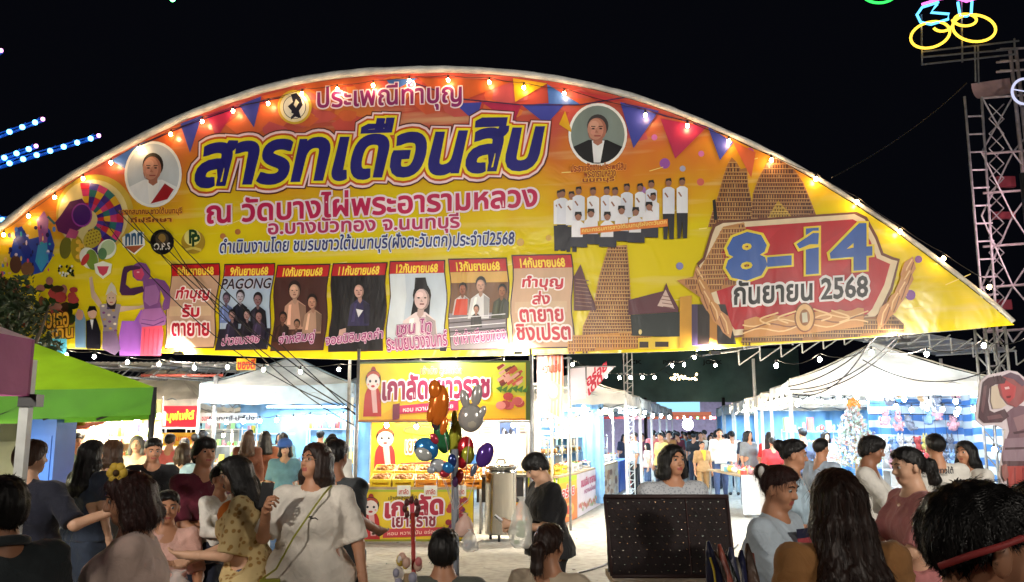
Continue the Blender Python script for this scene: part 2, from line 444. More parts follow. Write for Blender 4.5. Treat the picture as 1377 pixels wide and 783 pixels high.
        for i, (S0, E_, T) in enumerate(arms):
            s_ = (-1, 1)[i]; d = (T - E_).normalized(); nrm = Vector((-s_, 0, 0)) if abs(d.x) < .6 else Vector((0, 0, -1))
            if hands[i] and abs(d.z) < .8: nrm = Vector((-s_ * .5, -.2, .8)) if not grip[i] else Vector((-s_, 0, .1))
            nrm = (nrm - d * nrm.dot(d)).normalized(); w = d.cross(nrm) * (s_ * -1)
            hf = Field(); hf.cap(E_ * .3 + T * .7, T, .030, .024, k=.02)
            pc = T + d * .045
            hf.cap(T + d * .015 - w * .012, pc + d * .030 - w * .028, .016, .013, k=.02).cap(T + d * .015 + w * .012, pc + d * .030 + w * .024, .016, .013, k=.02).cap(T + d * .01, pc + d * .03, .018, .014, k=.02)
            cu = (.35, .6)[1 if grip[i] else 0] * (1.6 if grip[i] else 1)
            for q in range(4):
                o = (-.031 + .0205 * q); ll = (.034, .040, .037, .029)[q]; b0 = pc + d * (.030 + (.004, .008, .006, 0)[q]) - w * o * -1
                c1 = cu * (1 + .15 * q); d1 = d * math.cos(c1) + nrm * math.sin(c1); d2 = d * math.cos(c1 * 2.1) + nrm * math.sin(c1 * 2.1)
                b1 = b0 + d1 * ll; b2 = b1 + d2 * ll * .8
                hf.cap(b0, b1, .0085, .0078, k=.004).cap(b1, b2, .0078, .0062, k=.003)
            t0 = T + d * .022 + w * .02; t1 = t0 + (d * .6 + w * .75 + nrm * .35).normalized() * .036; t2 = t1 + (d * .85 + w * .2 + nrm * .4).normalized() * .028
            hf.cap(t0, t1, .0105, .0095, k=.008).cap(t1, t2, .0095, .007, k=.004)
            l3, h3 = hf.bounds(.012); hv2 = .0042 if D < 6.5 else .0065
            Fa, _ = hf.ev(l3, h3, hv2); Va, Qa = surfnet(Fa, l3, hv2); parts.append((Va, Qa, 0))
    else: parts.append((V, Q, 0))
    Vb, Qb, Ib = joinq(parts)
    link('body', qmesh('body', Vb, Qb, [skinm(skin), M_LIP], Ib), root)
    if fine and facial:
        for s_ in (-1, 1):
            e = MB(); c = HP((s_ * .031, .0762, 1.605)); e.ball(c, .0118 * hs, 12, 10)
            ctr = Vector(c); fw = HM @ Vector((0, 1, 0))
            e.m = [1 if (sum((Vector(e.v[i]) for i in f), Vector()) / len(f) - ctr).normalized().dot(fw) > .74 else 0 for f in e.f]
            link('eye', e.mesh('eye', [M_EYEW, M_EYED]), root)
            b = MB(); b.path([HP((s_ * .014, .092, 1.626)), HP((s_ * .032, .091, 1.632)), HP((s_ * .052, .078, 1.625))], [.004, .004, .002], 6)
            link('eyebrow', b.mesh('eyebrow', hairm('black' if hc != 'grey' else 'grey')), root)
    def garment(nm, fd, m, clip, vx=None, seed=0):
        l, hg = fd.bounds(.03); vx = vx or vox; Fg, axg = fd.ev(l, hg, vx)
        Xg, Yg, Zg = axg[0][:, None, None], axg[1][None, :, None], axg[2][None, None, :]
        sd = (hash(label) % 97) * .37 + seed
        q1 = 1 - np.abs(np.sin(Xg * 15 + 13 * Zg + sd + 1.6 * np.sin(Zg * 9 + sd) + 1.1 * np.sin(Yg * 12))); q2 = 1 - np.abs(np.sin(Zg * 17 - 12 * Xg + 7 * Yg + sd * 2 + 1.3 * np.sin(Xg * 11 + sd)))
        an = np.arctan2(Xg, Yg + .02); dr = np.clip((1.28 - Zg) / .45, 0, 1)
        Fg = Fg - ((.013 * q1 ** 5 + .011 * q2 ** 5) * (.45 + .55 * np.sin(Zg * 6 + Xg * 5 + sd) ** 2) + .008 * np.sin(an * 7 + sd + 2 * Zg) * dr - .002).astype(np.float32) * (1. if vx < .02 else .6)
        Fg = clip(Fg, Xg, Yg, Zg); Vg, Qg = surfnet(Fg.astype(np.float32), l, vx)
        return link(nm, qmesh(nm, Vg, Qg, m if isinstance(m, list) else [m]), root), Vg, Qg
    # shirt
    if top[1] is not None:
        f = Field(); lo_ = loose
        for ti, (a, b, ra, rb) in enumerate(torso):
            if ti == 4: f.cap(a, J((0, -.012, 1.43)), .074 + lo_ * .4, .056, k=.05)
            else: f.cap(a, b, ra + (lo_ if ti != 3 else min(lo_, .012)), rb + (lo_ if ti != 3 else min(lo_, .012)), k=.06)
        if hem < .95 and not seat: f.cap((-.09 * g, .005, hem - .06), (.09 * g, .005, hem - .06), .115 * g + lo_ * 1.6, k=.08).cap((-.09 * g, .005, .95), (.09 * g, .005, .95), .112 * g + lo_ * 1.3, k=.06)
        planes = []
        for S0, E_, T in arms:
            if sleeve <= 0: continue
            if sleeve <= .5: f.cap(S0, S0 + (E_ - S0) * (sleeve * 2 + .15), .055 + lo_ * .3, .052 + lo_ * .6, k=.022); pt = S0 + (E_ - S0) * sleeve * 2; d = (E_ - S0).normalized()
            else:
                f.cap(S0, E_, .055 + lo_ * .3, .047 + lo_ * .4, k=.022); t = (sleeve - .5) * 2; pt = E_ + (T - E_) * t; d = (T - E_).normalized()
                f.cap(E_, E_ + (T - E_) * (t + .1), .047 + lo_ * .5, .035 + lo_ * .6, k=.03)
            planes.append((pt, d, S0))
        nk = J((0, .035, 1.475)); nr = .075
        def clip(G, X_, Y_, Z_):
            if not seat: G = np.maximum(G, hem - Z_)
            else: G = np.maximum(G, .86 - Z_)
            for pt, d, S0 in planes:
                pd = (X_ - pt.x) * d.x + (Y_ - pt.y) * d.y + (Z_ - pt.z) * d.z
                ds = np.sqrt((X_ - pt.x) ** 2 + (Y_ - pt.y) ** 2 + (Z_ - pt.z) ** 2)
                G = np.where(ds < .14, np.maximum(G, pd), G)
            nd = nr - np.sqrt(((X_ - nk[0]) / 1.0) ** 2 + ((Y_ - nk[1]) / 1.1) ** 2 + ((Z_ - nk[2]) / .75) ** 2)
            pl = Z_ - (nk[2] - .022) + .42 * (Y_ - nk[1] + .035)
            pl = np.where(np.abs(X_ - nk[0]) + 0 * Y_ + 0 * Z_ < .13, pl, -1)
            return np.maximum(np.maximum(G, nd), pl)
        so, Vg, Qg = garment(top[0], f, top[1], clip)
    if bm is not None:
        f = Field()
        if bottom in ('trousers', 'shorts'):
            f.cap((-.085, 0, .94), (.085, 0, .94), .118 * g, k=.05)
            for P in legs:
                f.cap(P[0], P[1], .100 * g, .070, k=.04).cap(P[1], P[2], .068, .056, k=.03)
            zc = .07 if bottom == 'trousers' else .45
            if seat: zc = .48 if bottom == 'trousers' else .7
            garment('trousers' if bottom == 'trousers' else 'shorts', f, bm, lambda G, X_, Y_, Z_: np.maximum(np.maximum(G, zc - Z_), Z_ - 1.02), seed=3)
        elif bottom == 'skirt':
            f.cap((-.085, 0, .97), (.085, 0, .97), .128 * g, k=.05).cap((-.085, 0, .85), (.085, 0, .85), .138 * g, k=.05).cap((-.10, 0, .35), (.10, 0, .35), .16, k=.1).cap((-.09, 0, .65), (.09, 0, .65), .15, k=.1)
            garment('skirt', f, bm, lambda G, X_, Y_, Z_: np.maximum(np.maximum(G, .35 - Z_), Z_ - 1.03), seed=3)
    if shoes and not seat:
        f = Field()
        for P in legs:
            fy = P[2][1]; f.cap((P[2][0], fy - .035, P[2][2] - .03), (P[2][0] * 1.15, fy + .155, P[2][2] - .045), .046, .036, k=.03)
        garment('shoes', f, [mat('shoe_dark', (.03, .03, .035), .5)], lambda G, X_, Y_, Z_: np.maximum(G, .004 - Z_), seed=5)
    # hair
    if hair:
        f = Field(); HS = .009
        f.ell(HP((0, -.014, 1.624)), rr_(.078 + HS * .6, .096 + HS * .7, .084 + HS), HMl, .02)
        f.ell(HP((0, .020, 1.665)), rr_(.066 + HS * .5, .070 + HS * .3, .045 + HS * .6), HMl, .03)
        zl = hairlen
        if hair == 'shortfull':
            f.ell(HP((0, .036, 1.658)), rr_(.073, .064, .048), HMl, .02).ell(HP((0, -.022, 1.585)), rr_(.089, .092, .095), HMl, .02)
        if hair in ('bob', 'long'):
            for ang in (-118, -82, -45, 0, 45, 82, 118):
                a = R(ang); px, py = .072 * math.sin(a), -.015 - .075 * math.cos(a)
                zz = zl + (.03 if abs(ang) > 60 else 0) + .012 * math.sin(ang)
                e0 = HP((px, py, 1.62)); m1 = HP((px * 1.18, py * 1.05 - .005, 1.50)); 
                if zl < 1.40:
                    e1 = Vector(J((px * (1.0 if abs(ang) < 60 else 1.25), py * .9 - .055 - (.03 if abs(ang) > 60 else 0), max(zl, 1.34)))); f.cap(e0, m1, .027, .030, k=.03).cap(m1, e1, .030, .032, k=.03)
                    if zl < 1.34: f.cap(e1, J((px * .9, py * .8 - .075, zz)), .032, .018, k=.03)
                else: f.cap(e0, m1, .028, .031, k=.03).cap(m1, HP((px * 1.12, py * 1.0 + .01, zz)), .031, .018, k=.03)
        if hair in ('pony', 'lowpony'):
            zb = 1.655 if hair == 'pony' else 1.58
            f.cap(HP((0, -.10, zb)), HP((0, -.145, zb)), .030, .034, k=.02).cap(HP((0, -.145, zb)), HP((0, -.155, zb - .10)), .036, .032, k=.02).cap(HP((0, -.155, zb - .10)), HP((0, -.12, zl)), .032, .012, k=.02)
        if hair == 'bun': f.ell(HP((0, -.115, 1.655)), rr_(.05, .042, .045), HMl, .015)
        if hair == 'topbun': f.ell(HP((0, -.05, 1.715)), rr_(.04, .04, .035), HMl, .012)
        def hclip(G, X_, Y_, Z_):
            x_, y_, z_ = (X_ - npv.x) / hs, (Y_ - npv.y) / hs, (Z_ - npv.z) / hs; m = HMl
            lx = m[0][0] * x_ + m[1][0] * y_ + m[2][0] * z_ + piv.x; ly = m[0][1] * x_ + m[1][1] * y_ + m[2][1] * z_ + piv.y; lz = m[0][2] * x_ + m[1][2] * y_ + m[2][2] * z_ + piv.z
            G = G + (.0019 * np.sin(lx * 190 + 1.2 * np.sin(lz * 14) + ly * 90) + .0015 * np.sin(ly * 230 + lz * 9 + 2 * np.sin(lx * 40))).astype(np.float32)
            if hair in ('bob', 'long'):
                fo = 1 - np.sqrt((lx / .058) ** 2 + ((ly - .115) / .095) ** 2 + ((lz - 1.575) / .098) ** 2)
                G = np.maximum(G, fo * .055)
                G = np.maximum(G, np.minimum(np.minimum(ly - .03, 1.56 - lz), .05 - np.abs(lx)))
            else:
                cut = -(lz - (1.50 if hair == 'shortfull' else 1.53) - (ly + .09) * (.70 if hair == 'shortfull' else .80) - .007 * np.sin(lx * 95 + 3 * ly * 40)) * .8
                cut = np.where((ly < -.07) | (lz < 1.3), -1, cut) if hair in ('pony', 'lowpony', 'bun') else cut
                G = np.maximum(G, cut)
                if hair != 'shortfull': G = np.maximum(G, np.minimum(ly - .02, 1.60 - lz))
            return G
        l, hg = f.bounds(.03); Fg, axg = f.ev(l, hg, hv * 1.05)
        Fg = hclip(Fg, axg[0][:, None, None], axg[1][None, :, None], axg[2][None, None, :]); Vg, Qg = surfnet(Fg.astype(np.float32), l, hv * 1.05)
        ho = link('hair', qmesh('hair', Vg, Qg, [hairm(hc)]), root)
        strands = strands or (350 if D < 8 else 0)
        if strands and len(Qg):
            rs = np.random.RandomState(7); c = Vg[Qg]; ce = c.mean(1); nr_ = np.cross(c[:, 2] - c[:, 0], c[:, 3] - c[:, 1]); nr_ /= np.linalg.norm(nr_, axis=1)[:, None] + 1e-9
            pick = rs.randint(0, len(Qg), strands); p0 = ce[pick]; n0 = nr_[pick]
            side = hair in ('short', 'shortfull')
            gdir = np.tile(np.array([[0, 0, -1.]]), (strands, 1))
            if side: gdir = p0 - np.array(HP((0, -.05, 1.71))); gdir /= np.linalg.norm(gdir, axis=1)[:, None] + 1e-9
            gdir = gdir + rs.randn(strands, 3) * (.10 if side else .16)
            t = gdir - n0 * (gdir * n0).sum(1)[:, None]; t /= np.linalg.norm(t, axis=1)[:, None] + 1e-9
            w = np.cross(t, n0) * .0012; Ls = rs.uniform(.02, .05, strands)[:, None] * (.6 if side else 1.3)
            a = p0 - n0 * .002; b = p0 + t * Ls * .5 + n0 * (.002 if side else .004); c_ = p0 + t * Ls + n0 * rs.uniform(-.002, .004 if side else .010, strands)[:, None]
            VV = np.stack([a - w, a + w, b + w * .8, b - w * .8, c_ + w * .2, c_ - w * .2], 1).reshape(-1, 3)
            base = np.arange(strands)[:, None] * 6
            QQ = np.concatenate([base + [0, 1, 2, 3], base + [3, 2, 4, 5]])
            link('loose_hair', qmesh('loose_hair', VV, QQ, [hairm(hc)]), ho)
    root['_hp'] = 0; del root['_hp']
    root_h = dict(root=root, HP=HP, J=J, arms=arms, HM=HM, k=k)
    return root_h
# ------------------------------------------------------------------ the ground
def ground():
    m = bpy.data.materials.new('dusty_concrete'); m.use_nodes = True; n = m.node_tree.nodes; L = m.node_tree.links; p = n['Principled BSDF']
    tc = n.new('ShaderNodeTexCoord')
    a = n.new('ShaderNodeTexNoise'); a.inputs['Scale'].default_value = .35; a.inputs['Detail'].default_value = 8; a.inputs['Roughness'].default_value = .65
    b = n.new('ShaderNodeTexNoise'); b.inputs['Scale'].default_value = 9; b.inputs['Detail'].default_value = 6
    L.new(tc.outputs['Object'], a.inputs[0]); L.new(tc.outputs['Object'], b.inputs[0])
    r = n.new('ShaderNodeValToRGB'); r.color_ramp.elements[0].position = .35; r.color_ramp.elements[0].color = (.30, .285, .25, 1)
    r.color_ramp.elements[1].position = .68; r.color_ramp.elements[1].color = (.52, .495, .44, 1)
    L.new(a.outputs[0], r.inputs[0])
    mx = n.new('ShaderNodeMix'); mx.data_type = 'RGBA'; mx.blend_type = 'MULTIPLY'; mx.inputs[0].default_value = .55
    r2 = n.new('ShaderNodeValToRGB'); r2.color_ramp.elements[0].position = .36; r2.color_ramp.elements[0].color = (.5, .48, .45, 1); r2.color_ramp.elements[1].position = .6
    L.new(b.outputs[0], r2.inputs[0]); L.new(r.outputs[0], mx.inputs[6]); L.new(r2.outputs[0], mx.inputs[7])
    v = n.new('ShaderNodeTexVoronoi'); v.inputs['Scale'].default_value = 2.6; v.inputs['Randomness'].default_value = 1
    sp = n.new('ShaderNodeMath'); sp.operation = 'LESS_THAN'; sp.inputs[1].default_value = .035; L.new(tc.outputs['Object'], v.inputs[0]); L.new(v.outputs['Distance'], sp.inputs[0])
    m3 = n.new('ShaderNodeMix'); m3.data_type = 'RGBA'; L.new(sp.outputs[0], m3.inputs[0]); L.new(mx.outputs[2], m3.inputs[6]); m3.inputs[7].default_value = (.08, .07, .06, 1)
    L.new(m3.outputs[2], p.inputs['Base Color']); p.inputs['Roughness'].default_value = .8
    bp_ = n.new('ShaderNodeBump'); bp_.inputs['Strength'].default_value = .4; bp_.inputs['Distance'].default_value = .01; L.new(b.outputs[0], bp_.inputs['Height']); L.new(bp_.outputs[0], p.inputs['Normal'])
    g = MB(); g.add([(-300, -60, 0), (300, -60, 0), (300, 500, 0), (-300, 500, 0)], [(0, 1, 2, 3)])
    me = g.mesh('ground', m); o = link('ground', me); tag(o, kind='structure')
ground()
# ------------------------------------------------------------------ the arched banner gate
BY, BA = 14.8, R(9.5)
BN = Vector((-math.sin(BA), -math.cos(BA), 0))           # towards the camera
BO = Vector((0, BY, 0))
def bp(u, v, d=0):
    r = ray(u, v); o = Vector((0, 0, CAMZ)); t = (BO - o).dot(BN) / r.dot(BN); return o + r * t + BN * d
RIM = [(-70, 352), (-30, 326), (0, 308), (50, 268), (100, 236), (150, 207), (200, 181), (250, 157), (300, 138), (350, 122), (400, 110), (450, 102), (500, 97), (550, 95), (600, 94), (650, 96), (700, 100), (750, 107), (800, 117), (850, 130), (900, 147), (950, 167), (1000, 189), (1050, 213), (1100, 241), (1150, 272), (1200, 305), (1250, 342), (1300, 380), (1340, 412), (1362, 433)]
BOT = [(1366, 437), (1300, 443), (1200, 451), (1100, 459), (1000, 466), (940, 471), (860, 474), (760, 476), (600, 480), (480, 484), (350, 480), (230, 475), (100, 469), (-70, 466)]
gate = empty('banner_gate', bp(680, 480) * 1.0, 'huge arched printed festival banner stretched over the entrance', 'banner')
gate.location.z = 0
def gradient_print():
    m = bpy.data.materials.new('banner_print_ground'); m.use_nodes = True; n = m.node_tree.nodes; L = m.node_tree.links; p = n['Principled BSDF']
    tc = n.new('ShaderNodeTexCoord'); sx = n.new('ShaderNodeSeparateXYZ'); L.new(tc.outputs['Object'], sx.inputs[0])
    t = n.new('ShaderNodeTexNoise'); t.inputs['Scale'].default_value = .45; t.inputs['Detail'].default_value = 3; L.new(tc.outputs['Object'], t.inputs[0])
    ad = n.new('ShaderNodeMath'); ad.operation = 'MULTIPLY_ADD'; ad.inputs[1].default_value = 3.4; L.new(t.outputs[0], ad.inputs[0]); L.new(sx.outputs[2], ad.inputs[2])
    r = n.new('ShaderNodeValToRGB'); cr = r.color_ramp; mr = n.new('ShaderNodeMapRange'); mr.inputs[1].default_value = 4.6; mr.inputs[2].default_value = 9.2
    L.new(ad.outputs[0], mr.inputs[0]); L.new(mr.outputs[0], r.inputs[0])
    cr.elements[0].color = (*S(228, 208, 34), 1); cr.elements[0].position = 0; cr.elements[1].position = 1; cr.elements[1].color = (*S(198, 84, 72), 1)
    for q, c in ((.5, S(226, 206, 30)), (.66, S(222, 172, 38)), (.8, S(212, 124, 54)), (.92, S(196, 94, 80))):
        e = cr.elements.new(q); e.color = (*c, 1)
    # light streaks of the print
    mp = n.new('ShaderNodeMapping'); mp.inputs['Rotation'].default_value = (0, R(-22), 0); mp.inputs['Scale'].default_value = (.12, 1, 2.6); L.new(tc.outputs['Object'], mp.inputs[0])
    t2 = n.new('ShaderNodeTexNoise'); t2.inputs['Scale'].default_value = 1.6; t2.inputs['Detail'].default_value = 5; L.new(mp.outputs[0], t2.inputs[0])
    r2 = n.new('ShaderNodeValToRGB'); r2.color_ramp.elements[0].position = .56; r2.color_ramp.elements[1].position = .74
    L.new(t2.outputs[0], r2.inputs[0]); mx = n.new('ShaderNodeMix'); mx.data_type = 'RGBA'; mq = n.new('ShaderNodeMath'); mq.operation = 'MULTIPLY'; mq.inputs[1].default_value = .45
    L.new(r2.outputs[0], mq.inputs[0]); L.new(mq.outputs[0], mx.inputs[0]); L.new(r.outputs[0], mx.inputs[6]); mx.inputs[7].default_value = (.82, .66, .34, 1)
    L.new(mx.outputs[2], p.inputs['Base Color']); p.inputs['Roughness'].default_value = .24
    b = n.new('ShaderNodeBump'); t3 = n.new('ShaderNodeTexNoise'); t3.inputs['Scale'].default_value = .9; t3.inputs['Detail'].default_value = 3; t3.inputs['Distortion'].default_value = 1.0
    L.new(tc.outputs['Object'], t3.inputs[0]); L.new(t3.outputs[0], b.inputs['Height']); b.inputs['Strength'].default_value = .55; b.inputs['Distance'].default_value = .06; L.new(b.outputs[0], p.inputs['Normal'])
    return m
b = MB(); top = [bp(*p) for p in RIM]; n_ = 40
def interp(pts, t):
    x = t * (len(pts) - 1); i = min(int(x), len(pts) - 2); f = x - i; return (pts[i][0] * (1 - f) + pts[i + 1][0] * f, pts[i][1] * (1 - f) + pts[i + 1][1] * f)
def vat(pts, u):
    for a, c in zip(pts, pts[1:]):
        lo, hi = (a, c) if a[0] <= c[0] else (c, a)
        if lo[0] <= u <= hi[0]: return lo[1] + (hi[1] - lo[1]) * (u - lo[0]) / (hi[0] - lo[0] + 1e-6)
    return pts[-1][1]
ncol, nrow = 90, 16
def sheet(a, c):
    u = -68 + (1364 + 68) * a; v0 = vat(BOT, u); v1 = min(vat(RIM, u) + 4, v0 - .5); v = v0 + (v1 - v0) * c
    return bp(u, v, -.004 - .012 * (math.sin(a * 71) * (1 - c)) ** 2)
b.grid(sheet, ncol, nrow)
banner = b.build('banner_sheet', gradient_print(), gate)
# white rim: fabric sleeve over the truss chord
rp = []
for i in range(len(RIM) * 3 - 2):
    u, v = interp(RIM, i / (len(RIM) * 3 - 3)); rp.append(bp(u, v, .03))
rim = MB(); random.seed(3)
rim.path(rp, [(.072 if i < 35 else .072 - .034 * min(1, (i - 35) / 40)) * random.uniform(.9, 1.08) for i in range(len(rp))], 10)
rim.build('rim_sleeve', mat('white_fabric_sleeve', (.62, .62, .60), .7, nz=(4, .2), bump=(9, .7, .03)), gate)
# frame behind
fr = MB()
for u in (110, 300, 480, 713, 940, 1130):
    p = bp(u, vat(RIM, u) + 6, -.09); z0_ = 0 if u in (480, 713) else bp(u, vat(BOT, u) - 4).z; fr.tube((p.x, p.y, z0_), p, .03, n=8)
fr.path([bp(u, vat(BOT, u) - 2, -.07) for u in range(-60, 1361, 60)], .03, 6)
fr.path([bp(u, max(vat(RIM, u) + 6, 250), -.1) for u in range(60, 1120, 60)], .03, 6)
for u in range(60, 1100, 65): fr.tube(bp(u, max(vat(RIM, u) + 6, 252), -.1), bp(u + 32, vat(BOT, u), -.07), .018, n=5)
fr.build('frame', M_GREY_METAL, gate)
for u in (1340,):
    pass
PRN = [0]
def prn(name, fn, z0=.006, parent=None):
    z0 = z0 * .6 if z0 > .006 else .004
    """one printed element: fn paints into a mesh with poly/ell/text helpers in photograph-plane units of the banner"""
    m = MB(); L = [z0]
    P = lambda u, v, d=0: bp(u, v, d)
    class Q:
        @staticmethod
        def poly(pts, col, dz=.0009):
            L[0] += dz; m.col = S(*col); m.add([P(u, v, L[0]) for u, v in pts], [tuple(reversed(range(len(pts))))], False)
        @staticmethod
        def ell(cx, cy, rx, ry, col, n=20, rot=0, dz=.0009):
            c, s_ = math.cos(R(rot)), math.sin(R(rot))
            Q.poly([(cx + rx * math.cos(2 * PI * i / n) * c - ry * math.sin(2 * PI * i / n) * s_, cy + rx * math.cos(2 * PI * i / n) * s_ + ry * math.sin(2 * PI * i / n) * c) for i in range(n)], col, dz)
        @staticmethod
        def many(polys, col, dz=.0009):
            L[0] += dz; m.col = S(*col)
            for pts in polys: m.add([P(u, v, L[0]) for u, v in pts], [tuple(reversed(range(len(pts))))], False)
        @staticmethod
        def line(pts, w, col, dz=.0009):
            q = []
            for (a, c), (d, e) in zip(pts, pts[1:]):
                dx, dy = d - a, e - c; l = math.hypot(dx, dy) + 1e-6; nx, ny = -dy / l * w / 2, dx / l * w / 2; q.append([(a + nx, c + ny), (d + nx, e + ny), (d - nx, e - ny), (a - nx, c - ny)])
            Q.many(q, col, dz)
        @staticmethod
        def text(body, LB, RB, LT, styles, shear=0):
            letter(m, body, LB, RB, LT, P, [(w, S(*c)) for w, c in styles], shear, L[0] + .001); L[0] += .001 + .0016 * len(styles)
    fn(Q); return m.build(name, M_PRINT, parent or banner)
PINKW = (244, 226, 236)
# pennants along the top
def pennants(q):
    rs = random.Random(5)
    cols = [(196, 60, 62), (64, 72, 168), (206, 96, 50), (226, 170, 30), (70, 110, 190), (178, 44, 84)]
    tri = [((150, 216), (196, 190), (176, 232), 4), ((196, 190), (243, 167), (222, 214), 2), ((243, 167), (272, 156), (256, 206), 1), ((278, 155), (322, 140), (292, 186), 5), ((322, 142), (352, 130), (342, 172), 1), ((352, 130), (398, 118), (372, 150), 2), ((520, 108), (562, 106), (530, 122), 4), ((562, 105), (690, 110), (606, 142), 2), ((612, 140), (648, 138), (640, 165), 1), ((648, 138), (702, 141), (690, 168), 5), ((702, 142), (762, 138), (735, 168), 1), ((690, 106), (736, 113), (693, 138), 3), ((736, 114), (782, 142), (738, 140), 4), ((774, 122), (842, 136), (806, 138), 0), ((834, 138), (886, 150), (852, 200), 1), ((888, 160), (950, 172), (908, 214), 5), ((952, 172), (986, 192), (968, 216), 1), ((760, 150), (770, 180), (752, 168), 3), ((984, 190), (1016, 206), (1010, 240), 2), ((404, 114), (500, 104), (430, 128), 2)]
    for a, b_, c, k in tri: q.poly([a, b_, c], cols[k])
    q.line([(190, 196), (250, 170), (330, 142), (400, 128)], 1.6, (50, 30, 70)); q.line([(556, 112), (620, 134), (700, 142), (780, 142), (840, 132)], 1.6, (60, 40, 80)); q.line([(840, 140), (900, 158), (960, 174)], 1.5, (80, 40, 90))
def washes(q):
    rs = random.Random(31)
    for i in range(44):
        u = rs.uniform(170, 860); top_ = vat(RIM, u); v = top_ + 14 + abs(rs.gauss(0, 26)); r_ = rs.uniform(6, 22); c = rs.choice([(206, 84, 74), (204, 90, 84), (216, 104, 62), (196, 84, 90), (220, 124, 60), (208, 92, 60)])
        q.poly([(u + r_ * 1.6 * math.cos(a) * rs.uniform(.6, 1.1), max(top_ + 7, v + r_ * math.sin(a) * rs.uniform(.5, 1))) for a in [k * PI / 5 for k in range(10)]], c, dz=.00012)
    for i in range(26):
        u = rs.uniform(120, 1280); v = rs.uniform(max(vat(RIM, u) + 16, 180), 450); L_ = rs.uniform(8, 34); q.line([(u, v), (u + L_, v - L_ * rs.uniform(.0, .5))], rs.uniform(.6, 1.6), (244, 226, 130), dz=.0001)
prn('printed_washes', washes, z0=.0)['kind'] = 'stuff'
prn('printed_pennants', pennants, z0=.02)
def dots(q):
    for u, v, r, c in ((894, 220, 7, (150, 80, 170)), (880, 185, 4, (220, 120, 190)), (943, 207, 4, (220, 120, 190)), (918, 227, 4, (170, 170, 200)), (1008, 205, 6, (190, 70, 140)), (942, 245, 5, (210, 100, 90)), (1235, 349, 5, (130, 80, 160)), (1224, 397, 7, (130, 70, 160)), (914, 358, 5, (130, 130, 190)), (300, 318, 4, (190, 120, 60)), (320, 312, 4, (190, 120, 60)), (864, 256, 5, (170, 120, 190)), (738, 320, 4, (210, 170, 70)), (700, 326, 5, (210, 170, 90))): q.ell(u, v, r, r, c, 14, dz=.0004)
prn('printed_dots', dots)['kind'] = 'stuff'
prn('lettering', lambda q: q.text('ประเพณีทำบุญ', (428, 155), (621, 147), (428, 117), [(.075, PINKW), (.022, (142, 36, 108))]), z0=.05)
prn('lettering', lambda q: q.text('สารทเดือนสิบ', (266, 251), (729, 226), (268, 176), [(.175, (90, 34, 26)), (.155, (248, 218, 226)), (.12, (196, 84, 34)), (.09, (240, 226, 40)), (.042, (34, 32, 122))], .22), z0=.05)
prn('lettering', lambda q: q.text('ณ วัดบางไผ่พระอารามหลวง', (280, 301), (722, 278), (280, 267), [(.10, PINKW), (.03, (190, 28, 84))]), z0=.05)
prn('lettering', lambda q: q.text('อ.บางบัวทอง จ.นนทบุรี', (362, 322), (618, 313), (362, 296), [(.10, PINKW), (.03, (180, 40, 96))]), z0=.05)
prn('lettering', lambda q: q.text('ดำเนินงานโดย ชมรมชาวใต้นนทบุรี(ฝั่งตะวันตก)ประจำปี2568', (297, 347), (692, 335), (297, 321), [(.10, (230, 234, 240)), (.022, (26, 44, 120))], .12), z0=.05)
# portraits and emblems, as plain flat prints
def portrait(cx, cy, rx, ry, hairc, bgc, suit, shirt, sash):
    def f(q):
        q.ell(cx, cy, rx + 3.5, ry + 3.5, (246, 246, 244), 32); q.ell(cx, cy, rx, ry, bgc, 32)
        def E(pts): return [(x, y) for x, y in pts if ((x - cx) / rx) ** 2 + ((y - cy) / ry) ** 2 < 1.02]
        bx = [(cx - rx * .92, cy + ry * .42), (cx - rx * .35, cy + ry * .18), (cx + rx * .35, cy + ry * .18), (cx + rx * .92, cy + ry * .42)] + [(cx + rx * math.cos(a), cy + ry * math.sin(a)) for a in [R(t) for t in range(28, 153, 12)]]
        q.poly(bx, suit); q.poly([(cx - rx * .22, cy + ry * .2), (cx + rx * .25, cy + ry * .2), (cx + rx * .1, cy + ry * .96), (cx - rx * .15, cy + ry * .96)], shirt)
        if sash: q.poly([(cx + rx * .45, cy + ry * .3), (cx + rx * .8, cy + ry * .5), (cx + rx * .55, cy + ry * .82), (cx - rx * .1, cy + ry * .97)], sash)
        q.poly([(cx - rx * .17, cy + ry * .02), (cx + rx * .17, cy + ry * .02), (cx + rx * .17, cy + ry * .28), (cx, cy + ry * .38), (cx - rx * .17, cy + ry * .28)], (172, 112, 92))
        q.ell(cx, cy - ry * .30, rx * .40, ry * .40, hairc, 20); q.ell(cx - 1, cy - ry * .18, rx * .35, ry * .40, (168, 108, 90), 20); q.ell(cx - 3, cy - ry * .19, rx * .30, ry * .37, (198, 140, 118), 20); q.ell(cx - 5, cy - ry * .34, rx * .18, ry * .14, (216, 162, 140), 14); q.ell(cx - 6, cy - ry * .08, rx * .10, ry * .09, (214, 150, 132), 12); q.ell(cx + 4, cy - ry * .08, rx * .09, ry * .08, (204, 140, 120), 12)
        for s_ in (-1, 1): q.ell(cx - 1 + s_ * rx * .14, cy - ry * .2, rx * .06, ry * .025, (40, 24, 20), 10); q.line([(cx - 1 + s_ * rx * .06, cy - ry * .27), (cx - 1 + s_ * rx * .22, cy - ry * .28)], 1.2, (60, 36, 30))
        q.poly([(cx - 2, cy - ry * .16), (cx + 1, cy - ry * .06), (cx - 4, cy - ry * .06)], (172, 112, 92)); q.line([(cx - rx * .13, cy + ry * .05), (cx + rx * .11, cy + ry * .05)], 1.6, (150, 64, 60))
        q.line([(cx - rx * .35, cy - ry * .05), (cx - rx * .3, cy + ry * .12), (cx - rx * .1, cy + ry * .22)], 1, (160, 100, 84))
    return f
